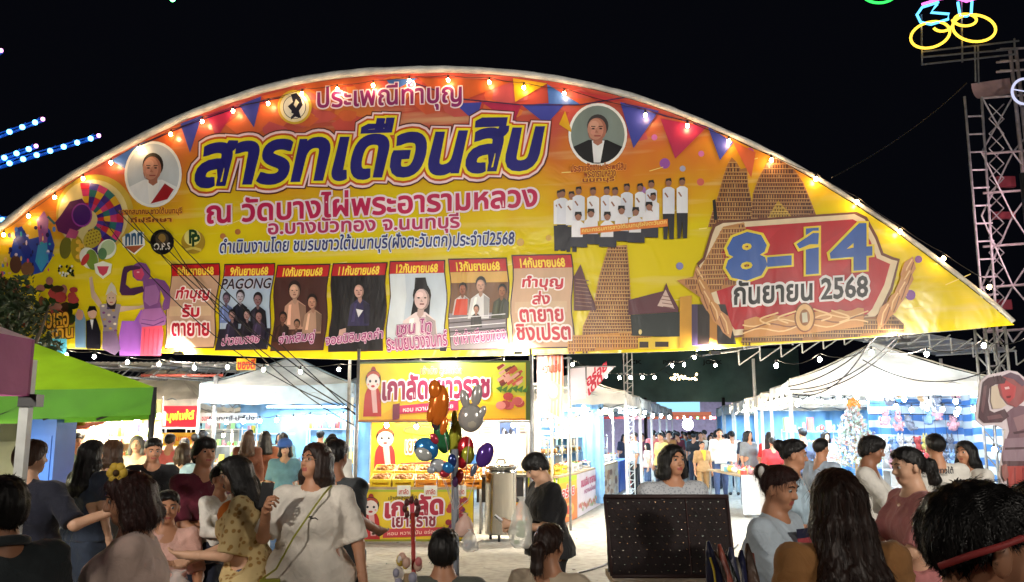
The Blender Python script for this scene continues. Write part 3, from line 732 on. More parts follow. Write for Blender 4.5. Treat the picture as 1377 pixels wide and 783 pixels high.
prn('printed_portrait', portrait(207, 235, 35, 41, (24, 18, 18), (196, 204, 214), (232, 234, 240), (244, 244, 246), (158, 28, 38)), z0=.045)
prn('printed_portrait', portrait(804, 182, 36, 39, (60, 56, 58), (126, 140, 136), (20, 20, 24), (236, 238, 242), None), z0=.045)
prn('lettering', lambda q: (q.text('นายกสมาคม ชาวใต้นนทบุรี', (162, 292), (246, 290), (162, 281), [(.12, (232, 170, 60)), (.03, (128, 60, 20))]), q.text('ที่ปรึกษา', (178, 300), (232, 299), (178, 293), [(.12, (232, 170, 60)), (.03, (128, 60, 20))])), z0=.06)
prn('lettering', lambda q: (q.text('ประธานจัดงาน ประเพณีสิบ', (768, 232), (842, 229), (768, 222), [(.12, (232, 150, 60)), (.03, (140, 50, 20))]), q.text('พระอารามหลวง', (786, 240), (828, 238), (786, 232), [(.12, (232, 170, 60)), (.03, (140, 50, 20))]), q.text('นนทบุรี', (784, 248), (826, 246), (784, 240), [(.12, (232, 170, 60)), (.03, (140, 50, 20))])), z0=.06)
def emblem_top(q):
    q.ell(397, 145, 23, 23, (214, 178, 60), 28); q.ell(397, 145, 19.5, 20, (238, 226, 190), 28)
    q.ell(397, 145, 15.5, 16, (60, 58, 70), 24); q.ell(397, 145, 14.6, 15.2, (236, 232, 218), 24)
    q.poly([(392, 128), (400, 126), (406, 134), (408, 142), (403, 150), (406, 160), (398, 158), (392, 162), (393, 150), (388, 144), (395, 138)], (30, 30, 48)); q.poly([(399, 134), (403, 139), (399, 146), (396, 142)], (220, 216, 200))
    q.poly([(390, 152), (396, 154), (393, 158)], (220, 216, 200))
prn('printed_emblem', emblem_top, z0=.05)
def emblems(q):
    q.poly([(165, 320), (182, 309), (194, 313), (196, 330), (182, 343), (166, 332)], (240, 240, 238)); q.poly([(168, 332), (194, 330), (181, 341)], (160, 84, 50)); q.text('ททท', (170, 330), (192, 328), (170, 316), [(.06, (70, 120, 160)), (.02, (40, 80, 120))])
    q.ell(219, 326, 16, 17, (14, 14, 18), 24); q.ell(219, 322, 9, 9, (70, 60, 50)); q.ell(219, 321, 5, 6, (150, 120, 60)); q.text('O.P.S', (208, 337), (230, 336), (208, 328), [(.03, (220, 220, 220))])
    q.ell(261, 326, 16, 16, (170, 140, 40), 24); q.ell(260, 320, 11, 11, (226, 214, 130)); q.text('P', (256, 328), (266, 328), (256, 310), [(.03, (20, 60, 30))]); q.text('P', (260, 333), (270, 333), (260, 316), [(.03, (20, 60, 30))]); q.line([(250, 337), (261, 334), (272, 337)], 3.4, (210, 190, 90))
prn('printed_emblems', emblems, z0=.035)
# left side: fan of cloth, crowd floats, fruit, dancer, giant
def fan(q):
    q.ell(128, 287, 52, 52, (206, 176, 70), 36); q.ell(126, 290, 47, 48, (232, 214, 150), 36)
    cols = [(196, 44, 66), (60, 34, 120), (220, 170, 40), (44, 110, 110), (206, 60, 120), (70, 60, 160)]; k = 0
    for ring in range(4):
        r0, r1 = 14 + ring * 9, 23 + ring * 9
        for a in range(-100, 80, 15):
            p = [(118 + r * 1.0 * math.cos(R(t)), 296 + r * math.sin(R(t))) for r, t in ((r0, a), (r1, a), (r1, a + 15), (r0, a + 15))]
            if all(x > 40 and ((x - 0) * .66 + 308 * 0 > -1) and y > vat(RIM, x) + 8 for x, y in p): q.poly(p, cols[(k * 5 + ring * 2) % 6], dz=.0006)
            k += 1
    q.poly([(84, 290), (96, 272), (112, 268), (122, 282), (116, 304), (96, 318), (80, 312), (76, 300)], (92, 28, 92)); q.ell(112, 290, 12, 14, (66, 24, 110)); q.ell(112, 290, 14, 16, (150, 60, 160), dz=-.0004)
    q.poly([(96, 308), (108, 312), (104, 322), (90, 320)], (180, 80, 130)); q.line([(66, 292), (76, 302)], 3, (40, 100, 110))
prn('printed_fan', fan, z0=.02)
def floats(q):
    q.poly([(14, 345), (22, 308), (40, 300), (56, 296), (68, 310), (74, 330), (70, 348), (58, 366), (44, 370), (28, 362)], (40, 70, 170)); q.poly([(30, 305), (44, 292), (58, 300), (56, 318), (40, 322)], (220, 180, 60))
    q.poly([(50, 296), (60, 284), (66, 296), (64, 330), (54, 330)], (150, 90, 160)); q.poly([(52, 330), (64, 326), (66, 350), (56, 366), (48, 352)], (60, 150, 200)); q.poly([(22, 322), (34, 318), (46, 344), (36, 352)], (30, 50, 150)); q.ell(38, 362, 9, 10, (120, 84, 60)); q.ell(22, 356, 8, 12, (90, 60, 50))
    rs = random.Random(9)
    for i in range(46):
        u, v = rs.uniform(4, 74), rs.uniform(300, 372)
        if v > vat(RIM, u) + 10: q.ell(u, v, rs.uniform(1, 3), rs.uniform(1.5, 4), rs.choice([(220, 210, 230), (90, 130, 210), (240, 200, 120), (200, 80, 120), (30, 30, 90), (60, 170, 180)]), 7, dz=.0004)
prn('printed_parade_floats', floats, z0=.02)
def fruit(q):
    q.ell(90, 334, 8, 15, (110, 110, 40), rot=8); q.ell(106, 336, 9, 18, (170, 150, 40), rot=-8)
    for i in range(5): q.ell(107 + (i % 2) * 4, 326 + i * 5, 3.6, 3.4, (238, 190, 70), 10, dz=.0006)
    q.ell(126, 322, 11, 14, (196, 176, 60), rot=38)
    for i in range(5):
        for j in range(5): q.ell(118 + i * 4 + j * .8, 331 - j * 4.6 + i * -1.2 - 1, 1.2, 1.2, (120, 96, 26), 6, dz=.0003)
    q.ell(146, 336, 12, 14, (236, 240, 228), rot=35); q.ell(147, 334, 9, 11, (176, 200, 160), rot=35); q.ell(140, 342, 6, 8, (88, 130, 90)); q.ell(122, 348, 12, 15, (236, 240, 228), rot=-30); q.ell(126, 350, 8, 14, (120, 150, 60), rot=-10); q.ell(117, 350, 4, 9, (190, 60, 60), rot=30)
    q.poly([(129, 356), (141, 352), (153, 356), (151, 368), (141, 376), (131, 368)], (236, 240, 228)); q.poly([(133, 359), (149, 359), (146, 368), (141, 372), (136, 368)], (206, 70, 96))
    rs = random.Random(2)
    for i in range(34): q.ell(rs.uniform(80, 102), rs.uniform(356, 372), 1.6, 1.8, rs.choice([(20, 24, 14), (40, 60, 20), (230, 230, 220)]), 6, dz=.0004)
prn('printed_fruit', fruit, z0=.06)
def greens(q):
    rs = random.Random(4)
    for i in range(60): q.ell(rs.uniform(-10, 100), rs.uniform(378, 440), rs.uniform(3, 10), rs.uniform(3, 8), rs.choice([(40, 60, 24), (24, 40, 18), (110, 70, 50), (150, 100, 90), (60, 40, 26), (160, 60, 60)]), 8, dz=.0004)
    q.text('สาวเธอ', (50, 442), (94, 440), (50, 422), [(.10, (70, 34, 14)), (.03, (230, 178, 60))]); q.text('เดิน', (72, 456), (100, 454), (72, 440), [(.10, (70, 34, 14)), (.03, (230, 178, 60))])
    q.poly([(45, 455), (92, 456), (92, 482), (45, 481)], (96, 190, 226)); q.line([(50, 462), (86, 463)], 2, (240, 250, 255)); q.line([(50, 470), (80, 471)], 2, (230, 240, 250))
prn('printed_shrubs', greens, z0=.02)
def dancer(q):
    sk = (206, 178, 160)
    q.poly([(102, 424), (106, 416), (112, 418), (116, 430), (116, 468), (102, 468)], (110, 150, 190)); q.ell(108, 424, 5, 7, (200, 150, 130))
    q.poly([(117, 432), (130, 428), (136, 446), (136, 470), (117, 469)], (26, 26, 40)); q.ell(125, 421, 6, 8, (214, 176, 160)); q.poly([(118, 420), (121, 412), (129, 412), (132, 420), (127, 417)], (20, 18, 18)); q.poly([(122, 430), (127, 430), (125, 444)], (230, 236, 244))
    q.poly([(121, 374), (125, 372), (128, 392), (138, 408), (134, 414), (124, 400)], sk); q.poly([(160, 412), (188, 412), (194, 410), (195, 414), (162, 420)], sk)
    q.poly([(135, 410), (148, 408), (164, 410), (160, 428), (158, 446), (160, 470), (138, 470), (140, 440), (136, 424)], (150, 140, 150)); q.poly([(144, 404), (158, 404), (156, 416), (146, 416)], (30, 20, 30)); q.ell(151, 402, 6.5, 9, sk); q.poly([(143, 398), (147, 386), (151, 380), (156, 386), (159, 398), (151, 392)], (210, 206, 190)); q.ell(148.6, 401, 1, .8, (30, 20, 20), 6); q.ell(153.4, 401, 1, .8, (30, 20, 20), 6); q.line([(149, 407), (153, 407)], 1.2, (170, 50, 60))
    for i in range(18): q.ell(140 + (i * 7) % 20, 412 + i * 3, 2.2, 1.6, [(236, 224, 200), (70, 60, 110), (200, 160, 70), (120, 60, 130)][i % 4], 8, dz=.0005)
    q.poly([(140, 446), (158, 446), (164, 470), (156, 478), (140, 470)], (120, 100, 140))
prn('printed_dancer', dancer, z0=.03)
GIANT = [((101, 26), [(20, 40), (14, 30), (18, 8), (36, 0), (60, -2), (72, 8), (76, 24), (92, 30), (112, 36), (122, 46), (126, 70), (126, 92), (120, 112), (108, 112), (104, 100), (108, 84), (102, 66), (104, 92), (112, 112), (116, 134), (96, 140), (70, 144), (50, 138), (48, 124), (58, 108), (56, 84), (60, 66), (40, 72), (14, 74), (6, 66), (10, 44)])]
def giant(q, ox=161, oy=354, s=.52, shawl=True):
    T = lambda pts: [(ox + x * s, oy + y * s) for x, y in pts]
    pu, dk, li, pk = (124, 76, 140), (70, 40, 80), (158, 108, 170), (226, 84, 110)
    if shawl: q.poly(T([(58, 120), (40, 150), (8, 150), (0, 190), (2, 240), (70, 240), (76, 150)]), (160, 96, 200))
    q.poly(T([(34, 8), (52, -2), (70, 2), (80, 18), (82, 36), (70, 48), (48, 46), (36, 36)]), pu)                    # head
    q.poly(T([(38, 16), (60, 14), (66, 30), (58, 44), (44, 42), (38, 30)]), (206, 70, 110)); q.ell(ox + 50 * s, oy + 24 * s, 4 * s, 2 * s, (240, 200, 200), 8)
    q.poly(T([(62, 42), (96, 40), (118, 46), (130, 62), (134, 90), (130, 118), (116, 124), (112, 112), (118, 92), (108, 70), (106, 100), (112, 124), (118, 150), (62, 154), (66, 118), (62, 90), (64, 66)]), pu)   # torso and far arm
    q.poly(T([(68, 62), (96, 56), (106, 78), (100, 104), (80, 112), (66, 100)]), li)
    q.poly(T([(10, 20), (14, 10), (34, 6), (56, 10), (56, 16), (30, 20), (22, 26), (18, 56), (30, 66), (62, 60), (66, 74), (40, 84), (8, 84), (2, 74), (6, 44)]), dk)  # raised arm
    q.poly(T([(62, 120), (110, 116), (124, 140), (120, 160), (90, 168), (60, 166), (52, 150)]), (168, 110, 176)); q.line(T([(58, 156), (90, 162), (118, 150)]), 3 * s, (110, 60, 130)); q.line(T([(60, 146), (92, 150), (116, 140)]), 1.5 * s, (120, 70, 140))
    q.poly(T([(60, 166), (112, 162), (116, 180), (110, 240), (56, 240)]), pk)
    for i in range(4): q.line(T([(68 + i * 12, 170), (64 + i * 12, 236)]), 1.6 * s, (190, 60, 90))
prn('printed_giant', giant, z0=.045)
def group_photo(q):
    q.ell(790, 300, 4, 4, (230, 230, 230))
    rs = random.Random(6)
    back = [(752, 262), (758, 260), (768, 264), (779, 256), (798, 258), (817, 257), (828, 257), (842, 254), (860, 252), (877, 250), (879, 264), (900, 246), (916, 244)]
    for i, (x, y) in enumerate(back):
        tall = x > 895; w = rs.uniform(6.8, 8.6); x += rs.uniform(-1.5, 1.5); y += rs.uniform(-2, 2); b_ = 64 if tall else 46
        q.poly([(x - w, y + 9), (x - 3, y + 6), (x + 3, y + 6), (x + w, y + 9), (x + w, y + (44 if tall else 40)), (x - w, y + (44 if tall else 40))], [(236, 238, 246), (222, 226, 240)][i % 2], dz=.0008)
        if tall or x < 770: q.poly([(x - w, y + 42), (x + w, y + 42), (x + w - 1, y + 76), (x + 1, y + 76), (x, y + 52), (x - 2, y + 76), (x - w + 1, y + 76)], (34, 34, 44), dz=.0008)
        q.ell(x, y, 4, 5.6, (150, 104, 84), 10, dz=.0006); q.poly([(x - 4, y - 1), (x - 3.4, y - 5), (x + 3, y - 6), (x + 4.2, y - 1), (x, y - 3)], (26, 22, 24), dz=.0006); q.line([(x - 5, y + 14), (x - 1, y + 20)], 2, (150, 104, 84), dz=.0006)
    front = [(778, 292), (795, 288), (817, 292), (836, 284), (855, 286), (873, 279)]
    for i, (x, y) in enumerate(front):
        q.poly([(x - 9, y + 11), (x - 3, y + 6), (x + 3, y + 6), (x + 9, y + 11), (x + 9, y + 30), (x - 9, y + 30)], (238, 238, 246), dz=.0008); q.poly([(x - 11, y + 28), (x + 12, y + 28), (x + 12, y + 42), (x - 11, y + 41)], (40, 42, 58), dz=.0008)
        q.ell(x, y, 4.4, 6, (156, 108, 88), 10, dz=.0006); q.poly([(x - 5, y), (x - 4, y - 6), (x + 4, y - 6), (x + 5, y), (x, y - 3)], (20, 18, 20), dz=.0006)
    q.poly([(781, 308), (898, 296), (898, 306), (781, 317)], (232, 130, 50)); q.text('คณะกรรมการชาวใต้นนทบุรีฝั่งตะวันตก', (783, 316), (896, 304), (783, 308), [(.02, (250, 220, 120))])
prn('printed_group_photo', group_photo, z0=.03)
def tower(q, pts, c1, c2, seed, step=7, band=6, skew=0):
    """a carved stone tower as printed: courses with pale cornices and rows of dark niches between small pilasters"""
    rs = random.Random(seed); q.poly(pts, c1); ys = [p[1] for p in pts]
    mixc = lambda a, b_, t: tuple(int(x * (1 - t) + y_ * t) for x, y_ in zip(a, b_))
    def span(y):
        xs = []
        for (x1, y1), (x2, y2) in zip(pts, pts[1:] + pts[:1]):
            if (y1 > y) != (y2 > y): xs.append((x2 - x1) * (y - y1) / (y2 - y1) + x1)
        return (min(xs), max(xs)) if len(xs) > 1 else None
    A = []; B = []; Cc = []; D = []; y = min(ys) + 1.5
    while y < max(ys) - 1:
        h = band * rs.uniform(.75, 1.2); a, b_ = span(y + .3), span(min(y + h, max(ys) - .5))
        if a and b_:
            l, r_ = max(a[0], b_[0]) + .4, min(a[1], b_[1]) - .4; w = r_ - l
            if w > 3:
                B.append([(l - 1.2, y), (r_ + 1.2, y + skew * w * .1), (r_ + 1.2, y + 1.1 + skew * w * .1), (l - 1.2, y + 1.1)]); D.append([(l, y + 1.1), (r_, y + 1.1), (r_, y + 1.9), (l, y + 1.9)])
                n = max(2, int(w / 3.4)); d = w / n
                for i in range(n):
                    x = l + d * i; t = abs((i + .5) / n - .38); A.append([(x + d * .3, y + 2.2), (x + d * .5, y + 1.7), (x + d * .72, y + 2.2), (x + d * .72, y + h), (x + d * .3, y + h)])
                    if rs.random() < .5: Cc.append([(x + d * .78, y + 2), (x + d * 1.0, y + 2), (x + d * .98, y + h), (x + d * .8, y + h)])
                if rs.random() < .6: k = l + w * rs.uniform(.2, .5); Cc.append([(k, y + 2), (k + w * .16, y + 2), (k + w * .14, y + h), (k + .02 * w, y + h)])
                D.append([(r_ - w * .16, y + 1), (r_, y + 1), (r_, y + h), (r_ - w * .14, y + h)])
        y += h
    q.many(D, mixc(c1, c2, .55)); q.many(Cc, mixc(c1, (250, 214, 140), .35)); q.many(A, mixc(c2, (40, 20, 16), .35)); q.many(B, mixc(c1, (252, 222, 150), .45))
def temples(q):
    tower(q, [(952, 306), (958, 285), (966, 262), (972, 240), (978, 222), (984, 212), (990, 218), (996, 228), (1004, 226), (1006, 250), (1012, 276), (1016, 300)], (158, 102, 50), (88, 46, 28), 1)
    q.poly([(960, 296), (958, 270), (962, 268), (965, 296)], (24, 14, 12))
    tower(q, [(1010, 300), (1012, 262), (1020, 240), (1034, 214), (1050, 212), (1066, 226), (1080, 246), (1092, 276), (1098, 292), (1060, 297)], (150, 94, 50), (80, 40, 30), 2)
    tower(q, [(1030, 298), (1046, 270), (1066, 294)], (190, 150, 50), (110, 80, 20), 5, band=4)
    tower(q, [(818, 332), (843, 330), (846, 362), (848, 400), (852, 436), (856, 468), (782, 472), (784, 440), (800, 404), (806, 372)], (176, 122, 68), (104, 58, 40), 3, band=5)
    tower(q, [(764, 452), (862, 446), (880, 456), (880, 468), (764, 474)], (206, 140, 60), (150, 84, 40), 4, band=5)
    q.poly([(772, 418), (772, 372), (781, 356), (790, 384), (800, 408), (802, 418)], (88, 44, 50)); 
    for i in range(8): q.line([(774, 376 + i * 5), (792 + (i > 3) * 4, 378 + i * 5)], 1, (150, 110, 90), dz=.0004)
    q.poly([(845, 404), (892, 392), (896, 381), (900, 392), (912, 414), (912, 420), (845, 424)], (92, 44, 56)); q.poly([(884, 412), (895, 390), (907, 416)], (206, 180, 170)); 
    for i in range(4): q.line([(888 + i * 1.2, 398 + i * 5), (900 + i * 2, 400 + i * 5)], 1, (120, 70, 70), dz=.0004)
    q.poly([(848, 424), (914, 420), (914, 454), (850, 452)], (26, 36, 36)); q.poly([(858, 455), (914, 453), (914, 470), (858, 470)], (226, 190, 50)); q.poly([(881, 460), (899, 460), (899, 467), (881, 467)], (40, 24, 14)); q.poly([(860, 460), (872, 460), (872, 468), (860, 468)], (40, 24, 14)); q.ell(861, 447, 2.4, 3.6, (230, 210, 140), 8)
    tower(q, [(910, 378), (936, 372), (972, 306), (1000, 300), (1010, 340), (1000, 380), (940, 400)], (186, 128, 70), (140, 84, 50), 7, band=7, skew=-.25)
    q.poly([(914, 400), (930, 398), (930, 468), (914, 470)], (206, 150, 40)); q.poly([(930, 410), (960, 410), (960, 466), (930, 466)], (70, 54, 90)); q.poly([(938, 410), (975, 410), (990, 464), (938, 464)], (30, 16, 12)); q.poly([(954, 420), (964, 420), (964, 466), (954, 466)], (190, 130, 50))
    tower(q, [(996, 462), (1000, 442), (1200, 424), (1214, 436), (1216, 449), (1100, 458)], (140, 96, 50), (80, 50, 30), 8, band=6)
prn('printed_temples', temples, z0=.02)
def plate(q):
    P0 = [(958, 316), (962, 306), (972, 301), (1148, 289), (1162, 296), (1176, 322), (1184, 344), (1198, 350), (1206, 352), (1196, 388), (1180, 422), (1166, 436), (1084, 444), (984, 452), (966, 430), (956, 394), (944, 372), (940, 358), (948, 350)]
    P1 = [(966, 320), (968, 312), (976, 308), (1146, 296), (1156, 301), (1170, 326), (1178, 348), (1196, 356), (1188, 384), (1172, 416), (1160, 428), (1084, 436), (988, 444), (972, 424), (962, 388), (949, 366), (955, 354)]
    q.poly([(x + (3 if x > 1070 else -3), y + (3 if y > 370 else -3)) for x, y in P0], (110, 60, 34)); q.poly(P0, (232, 212, 178)); q.poly(P1, (186, 10, 30))
    q.poly([(970, 340), (1000, 310), (1050, 307), (975, 380)], (196, 18, 36)); q.poly([(1090, 340), (1150, 300), (1165, 330), (1100, 400)], (196, 18, 36))
    gold, lg, dk = (206, 146, 82), (244, 206, 150), (134, 78, 44)
    def flame(cx, cy, sx):
        for i in range(5):
            t = i / 4; y = cy - 74 + i * 15; x = cx + sx * (-30 + 26 * t * t + i * 1.5)
            q.poly([(x, y), (x + sx * 11, y + 8), (x + sx * 17, y + 24), (x + sx * 14, y + 38), (x + sx * 4, y + 30), (x - sx * 4, y + 16), (x - sx * 2, y + 8)], gold if i % 2 else (206, 146, 96), dz=.001)
            q.line([(x + sx * 1, y + 4), (x + sx * 8, y + 16), (x + sx * 11, y + 32)], 1.8, lg, dz=.001); q.line([(x - sx * 1, y + 8), (x + sx * 3, y + 20), (x + sx * 7, y + 30)], 1.4, dk, dz=.001)
    flame(966, 432, 1); flame(1196, 420, -1)
    top = [(1000 + i * 8, 432 - i * .7 - 4 * math.sin(i * .9) ** 2) for i in range(21)]
    q.poly(top + [(1160, 440), (1080, 450), (1000, 455)], gold)
    for k in range(3): q.line([(998 + i * 8, 438 + k * 5 - i * .75 + 3.4 * math.sin(i * .8 + k * 1.3)) for i in range(22)], 1.8, (lg, dk, lg)[k], dz=.001)
    q.ell(1081, 428, 14, 20, dk, 22); q.ell(1081, 428, 12, 18, (226, 180, 120), 22); q.ell(1081, 428, 7, 11, (150, 96, 50), 18); q.poly([(1077, 422), (1084, 421), (1085, 434), (1078, 435)], (206, 200, 180))
    for s_ in (-1, 1):
        for k in range(2): q.line([(1081 + s_ * (22 + 14 * math.sin(t * .5) + k * 24), 424 - s_ * 1.5 - t * 2 + 10 + k * 2) for t in range(9)], 2.2, lg, dz=.001)
prn('printed_date_plate', plate, z0=.075)
prn('lettering', lambda q: q.text('8-14', (980, 377), (1168, 362), (980, 319), [(.085, (240, 214, 50)), (.045, (52, 96, 178))]), z0=.13)
prn('numeral_flag', lambda q: (q.poly([(1072, 340), (1066, 329), (1092, 312), (1102, 312), (1100, 334), (1088, 336)], (240, 214, 50)), q.poly([(1074, 336), (1070, 330), (1092, 315), (1100, 315), (1099, 330), (1088, 330)], (52, 96, 178))), z0=.14)
prn('lettering', lambda q: q.text('กันยายน 2568', (987, 411), (1165, 400), (987, 380), [(.13, (240, 234, 236)), (.03, (18, 16, 22))]), z0=.13)
# the seven day panels
DX = [(232, 295, 357, 222, 287, 468), (302, 368, 357, 292, 360, 470), (373, 442, 358, 367, 436, 471), (449, 520, 356, 444, 515, 472), (527, 599, 353, 521, 599, 470), (606, 682, 350, 606, 682, 470), (690, 768, 345, 689, 770, 468)]
def panel(k):
    a0, a1, t, b0, b1, bt = DX[k]; H = bt - t
    def X(f, g): return (a0 + (a1 - a0) * f) * (1 - g) + (b0 + (b1 - b0) * f) * g + 1.8 * math.sin(g * 9 + k)
    def Pt(f, g): return (X(f, g), t + H * g - (a1 - a0) * f * .02)
    def box(f0, f1, g0, g1, n=8): return [Pt(f0 + (f1 - f0) * i / 2, g0) for i in range(3)] + [Pt(f1, g0 + (g1 - g0) * i / n) for i in range(1, n + 1)] + [Pt(f0, g1 - (g1 - g0) * i / n) for i in range(n)]
    nm = ['8', '9', '10', '11', '12', '13', '14'][k]
    def man(q, f, g, s, face, shirt, hair, arms=False, longhair=False):
        w = s * .5; c = Pt(f, g)
        if longhair: q.poly([Pt(f - w * .8, g + .02), Pt(f - w * .5, g - s * .62), Pt(f + w * .5, g - s * .62), Pt(f + w * .8, g), Pt(f + w * .9, g + s * .8), Pt(f - w * .9, g + s * .8)], hair, dz=.0008)
        q.poly([Pt(f - w * .45, g + s * .42), Pt(f + w * .45, g + s * .42), Pt(f + w * 1.5, g + s * .68), Pt(f + w * 1.7, min(.93, g + s * 1.7)), Pt(f - w * 1.7, min(.93, g + s * 1.7)), Pt(f - w * 1.5, g + s * .68)], shirt, dz=.0008)
        q.poly([Pt(f - w * .3, g + s * .2), Pt(f + w * .3, g + s * .2), Pt(f + w * .3, g + s * .5), Pt(f, g + s * .62), Pt(f - w * .3, g + s * .5)], tuple(int(x * .85) for x in face), dz=.0006)
        r = s * H * .33; q.ell(c[0], c[1] - r * .25, r * .84, r * 1.15, hair, 14, dz=.0006); q.ell(c[0], c[1] + r * .12, r * .70, r * .98, tuple(int(x * .72) for x in face), 14, dz=.0006); q.ell(c[0] - r * .1, c[1] + r * .08, r * .60, r * .92, face, 14, dz=.0005); q.ell(c[0] - r * .2, c[1] - r * .3, r * .34, r * .26, tuple(min(255, int(x * 1.12)) for x in face), 10, dz=.0004); q.poly([(c[0] - r * .05, c[1] + r * .1), (c[0] + r * .12, c[1] + r * .36), (c[0] - r * .16, c[1] + r * .36)], tuple(int(x * .78) for x in face), dz=.0004)
        q.poly([Pt(f + w * .5, g + s * .5), Pt(f + w * 1.5, g + s * .70), Pt(f + w * 1.6, min(.93, g + s * 1.6)), Pt(f + w * .9, min(.93, g + s * 1.6))], tuple(int(x * .7) for x in shirt), dz=.0004); q.poly([Pt(f - w * .9, g + s * .62), Pt(f - w * .5, g + s * .60), Pt(f - w * .7, min(.93, g + s * 1.5)), Pt(f - w * 1.2, min(.93, g + s * 1.5))], tuple(min(255, int(x * 1.25) + 8) for x in shirt), dz=.0004)
        if r > 4:
            for s_ in (-1, 1): q.ell(c[0] + s_ * r * .3, c[1] - r * .02, r * .13, r * .07, (24, 16, 16), 7, dz=.0005)
            q.line([(c[0] - r * .2, c[1] + r * .55), (c[0] + r * .2, c[1] + r * .55)], max(1, r * .12), (120, 50, 50), dz=.0005)
    def f(q):
        q.poly(box(-.02, 1.02, -.015, 1.015), (60, 30, 30)); bgc = [(202, 164, 140), (176, 196, 222), (74, 40, 36), (22, 18, 24), (196, 210, 228), (112, 74, 44), (206, 168, 138)][k]
        q.poly(box(0, 1, 0, 1), bgc)
        if k in (0, 6): q.poly(box(.06, .94, .5, .62), (214, 182, 150), dz=.0005); q.poly(box(.0, .5, .8, .97), (190, 148, 126), dz=.0005)
        q.poly(box(0, 1, 0, .135, 2), (190, 24, 34))
        l, r_ = Pt(.12, .125), Pt(.88, .125); q.text(nm + 'กันยายน68', l, r_, Pt(.12, .02), [(.05, (250, 196, 40)), (.02, (252, 224, 80))])
        red = [(.13, (250, 240, 240)), (.035, (196, 20, 52))]
        def tx(s, f0, f1, g0, g1): q.text(s, Pt(f0, g1), Pt(f1, g1), Pt(f0, g0), red)
        if k == 0: tx('ทำบุญ', .16, .84, .27, .45); tx('รับ', .34, .68, .48, .63); tx('ตายาย', .12, .88, .71, .86)
        if k == 6: tx('ทำบุญ', .16, .84, .22, .38); tx('ส่ง', .36, .64, .39, .53); tx('ตายาย', .14, .86, .59, .72); tx('ชิงเปรต', .06, .95, .74, .92)
        nmst = [(.10, (46, 20, 70)), (.07, (236, 200, 224)), (.02, (150, 60, 120))]
        if k == 1:
            q.poly(box(0, 1, .76, 1), (30, 28, 48), dz=.0006)
            man(q, .14, .40, .17, (120, 100, 120), (110, 130, 190), (40, 36, 60)); man(q, .42, .38, .19, (176, 170, 186), (24, 24, 40), (30, 26, 40)); man(q, .78, .42, .2, (136, 104, 110), (34, 30, 46), (22, 18, 26)); man(q, .26, .60, .16, (150, 120, 124), (40, 36, 60), (18, 16, 22)); man(q, .56, .60, .16, (160, 130, 132), (30, 26, 40), (18, 16, 22)); man(q, .80, .62, .16, (160, 120, 120), (60, 50, 80), (18, 16, 22))
            q.text('PAGONG', Pt(.02, .29), Pt(1.0, .29), Pt(.02, .17), [(.06, (236, 226, 240)), (.03, (36, 20, 44))]); q.text('บ่าวชมจอย', Pt(.12, .96), Pt(.84, .93), Pt(.12, .84), nmst)
        if k == 2:
            man(q, .40, .30, .27, (206, 164, 144), (196, 150, 130), (34, 18, 16)); man(q, .74, .44, .22, (190, 140, 118), (176, 140, 120), (26, 14, 14)); man(q, .16, .62, .17, (120, 80, 66), (50, 26, 24), (20, 10, 10)); man(q, .44, .70, .14, (150, 110, 90), (80, 50, 44), (20, 10, 10)); q.text('จ่าหลิมคู่', Pt(.14, .97), Pt(.82, .93), Pt(.14, .81), nmst)
        if k == 3:
            man(q, .52, .31, .24, (206, 160, 150), (48, 42, 82), (16, 10, 14), longhair=True); q.poly([Pt(.18, .76), Pt(.30, .74), Pt(.32, .92), Pt(.16, .92)], (200, 160, 150), dz=.0006); q.poly([Pt(.44, .52), Pt(.58, .54), Pt(.5, .62)], (220, 220, 230), dz=.0006); q.text('จอยนิลิมสุดคำ', Pt(-.06, .97), Pt(1.02, .90), Pt(-.06, .82), nmst)
        if k == 4:
            q.poly(box(0, .28, .14, .9, 3), (216, 226, 238), dz=.0006); man(q, .56, .42, .38, (226, 196, 196), (232, 214, 220), (24, 20, 26), longhair=True); q.text('เซน ไท', Pt(.18, .84), Pt(.78, .81), Pt(.18, .68), nmst); q.text('ระเบียบวงจันทร์', Pt(.0, 1.02), Pt(1.04, .97), Pt(0, .84), nmst)
        if k == 5:
            q.poly(box(0, 1, .14, .26, 2), (214, 170, 90), dz=.0006); q.poly(box(0, 1, .60, 1, 3), (130, 124, 136), dz=.0006); man(q, .20, .33, .17, (160, 100, 80), (200, 190, 190), (30, 20, 20)); q.poly([Pt(.10, .44), Pt(.30, .44), Pt(.32, .62), Pt(.08, .62)], (206, 70, 44), dz=.0006); man(q, .52, .29, .22, (196, 150, 130), (214, 214, 220), (20, 18, 22)); man(q, .90, .36, .18, (150, 100, 70), (44, 50, 30), (20, 18, 16)); man(q, .48, .56, .12, (180, 130, 110), (40, 36, 40), (20, 16, 18)); q.text('ดำคำเสียงทอง', Pt(.06, .95), Pt(.98, .90), Pt(.06, .80), nmst)
            for i in range(5): q.line([Pt(0, .66 + i * .05), Pt(1, .62 + i * .05)], 1.2, (30, 26, 34) if i % 2 else (226, 226, 236), dz=.0005)
    return f
for k in range(7): prn('printed_day_panel', panel(k), z0=.03)
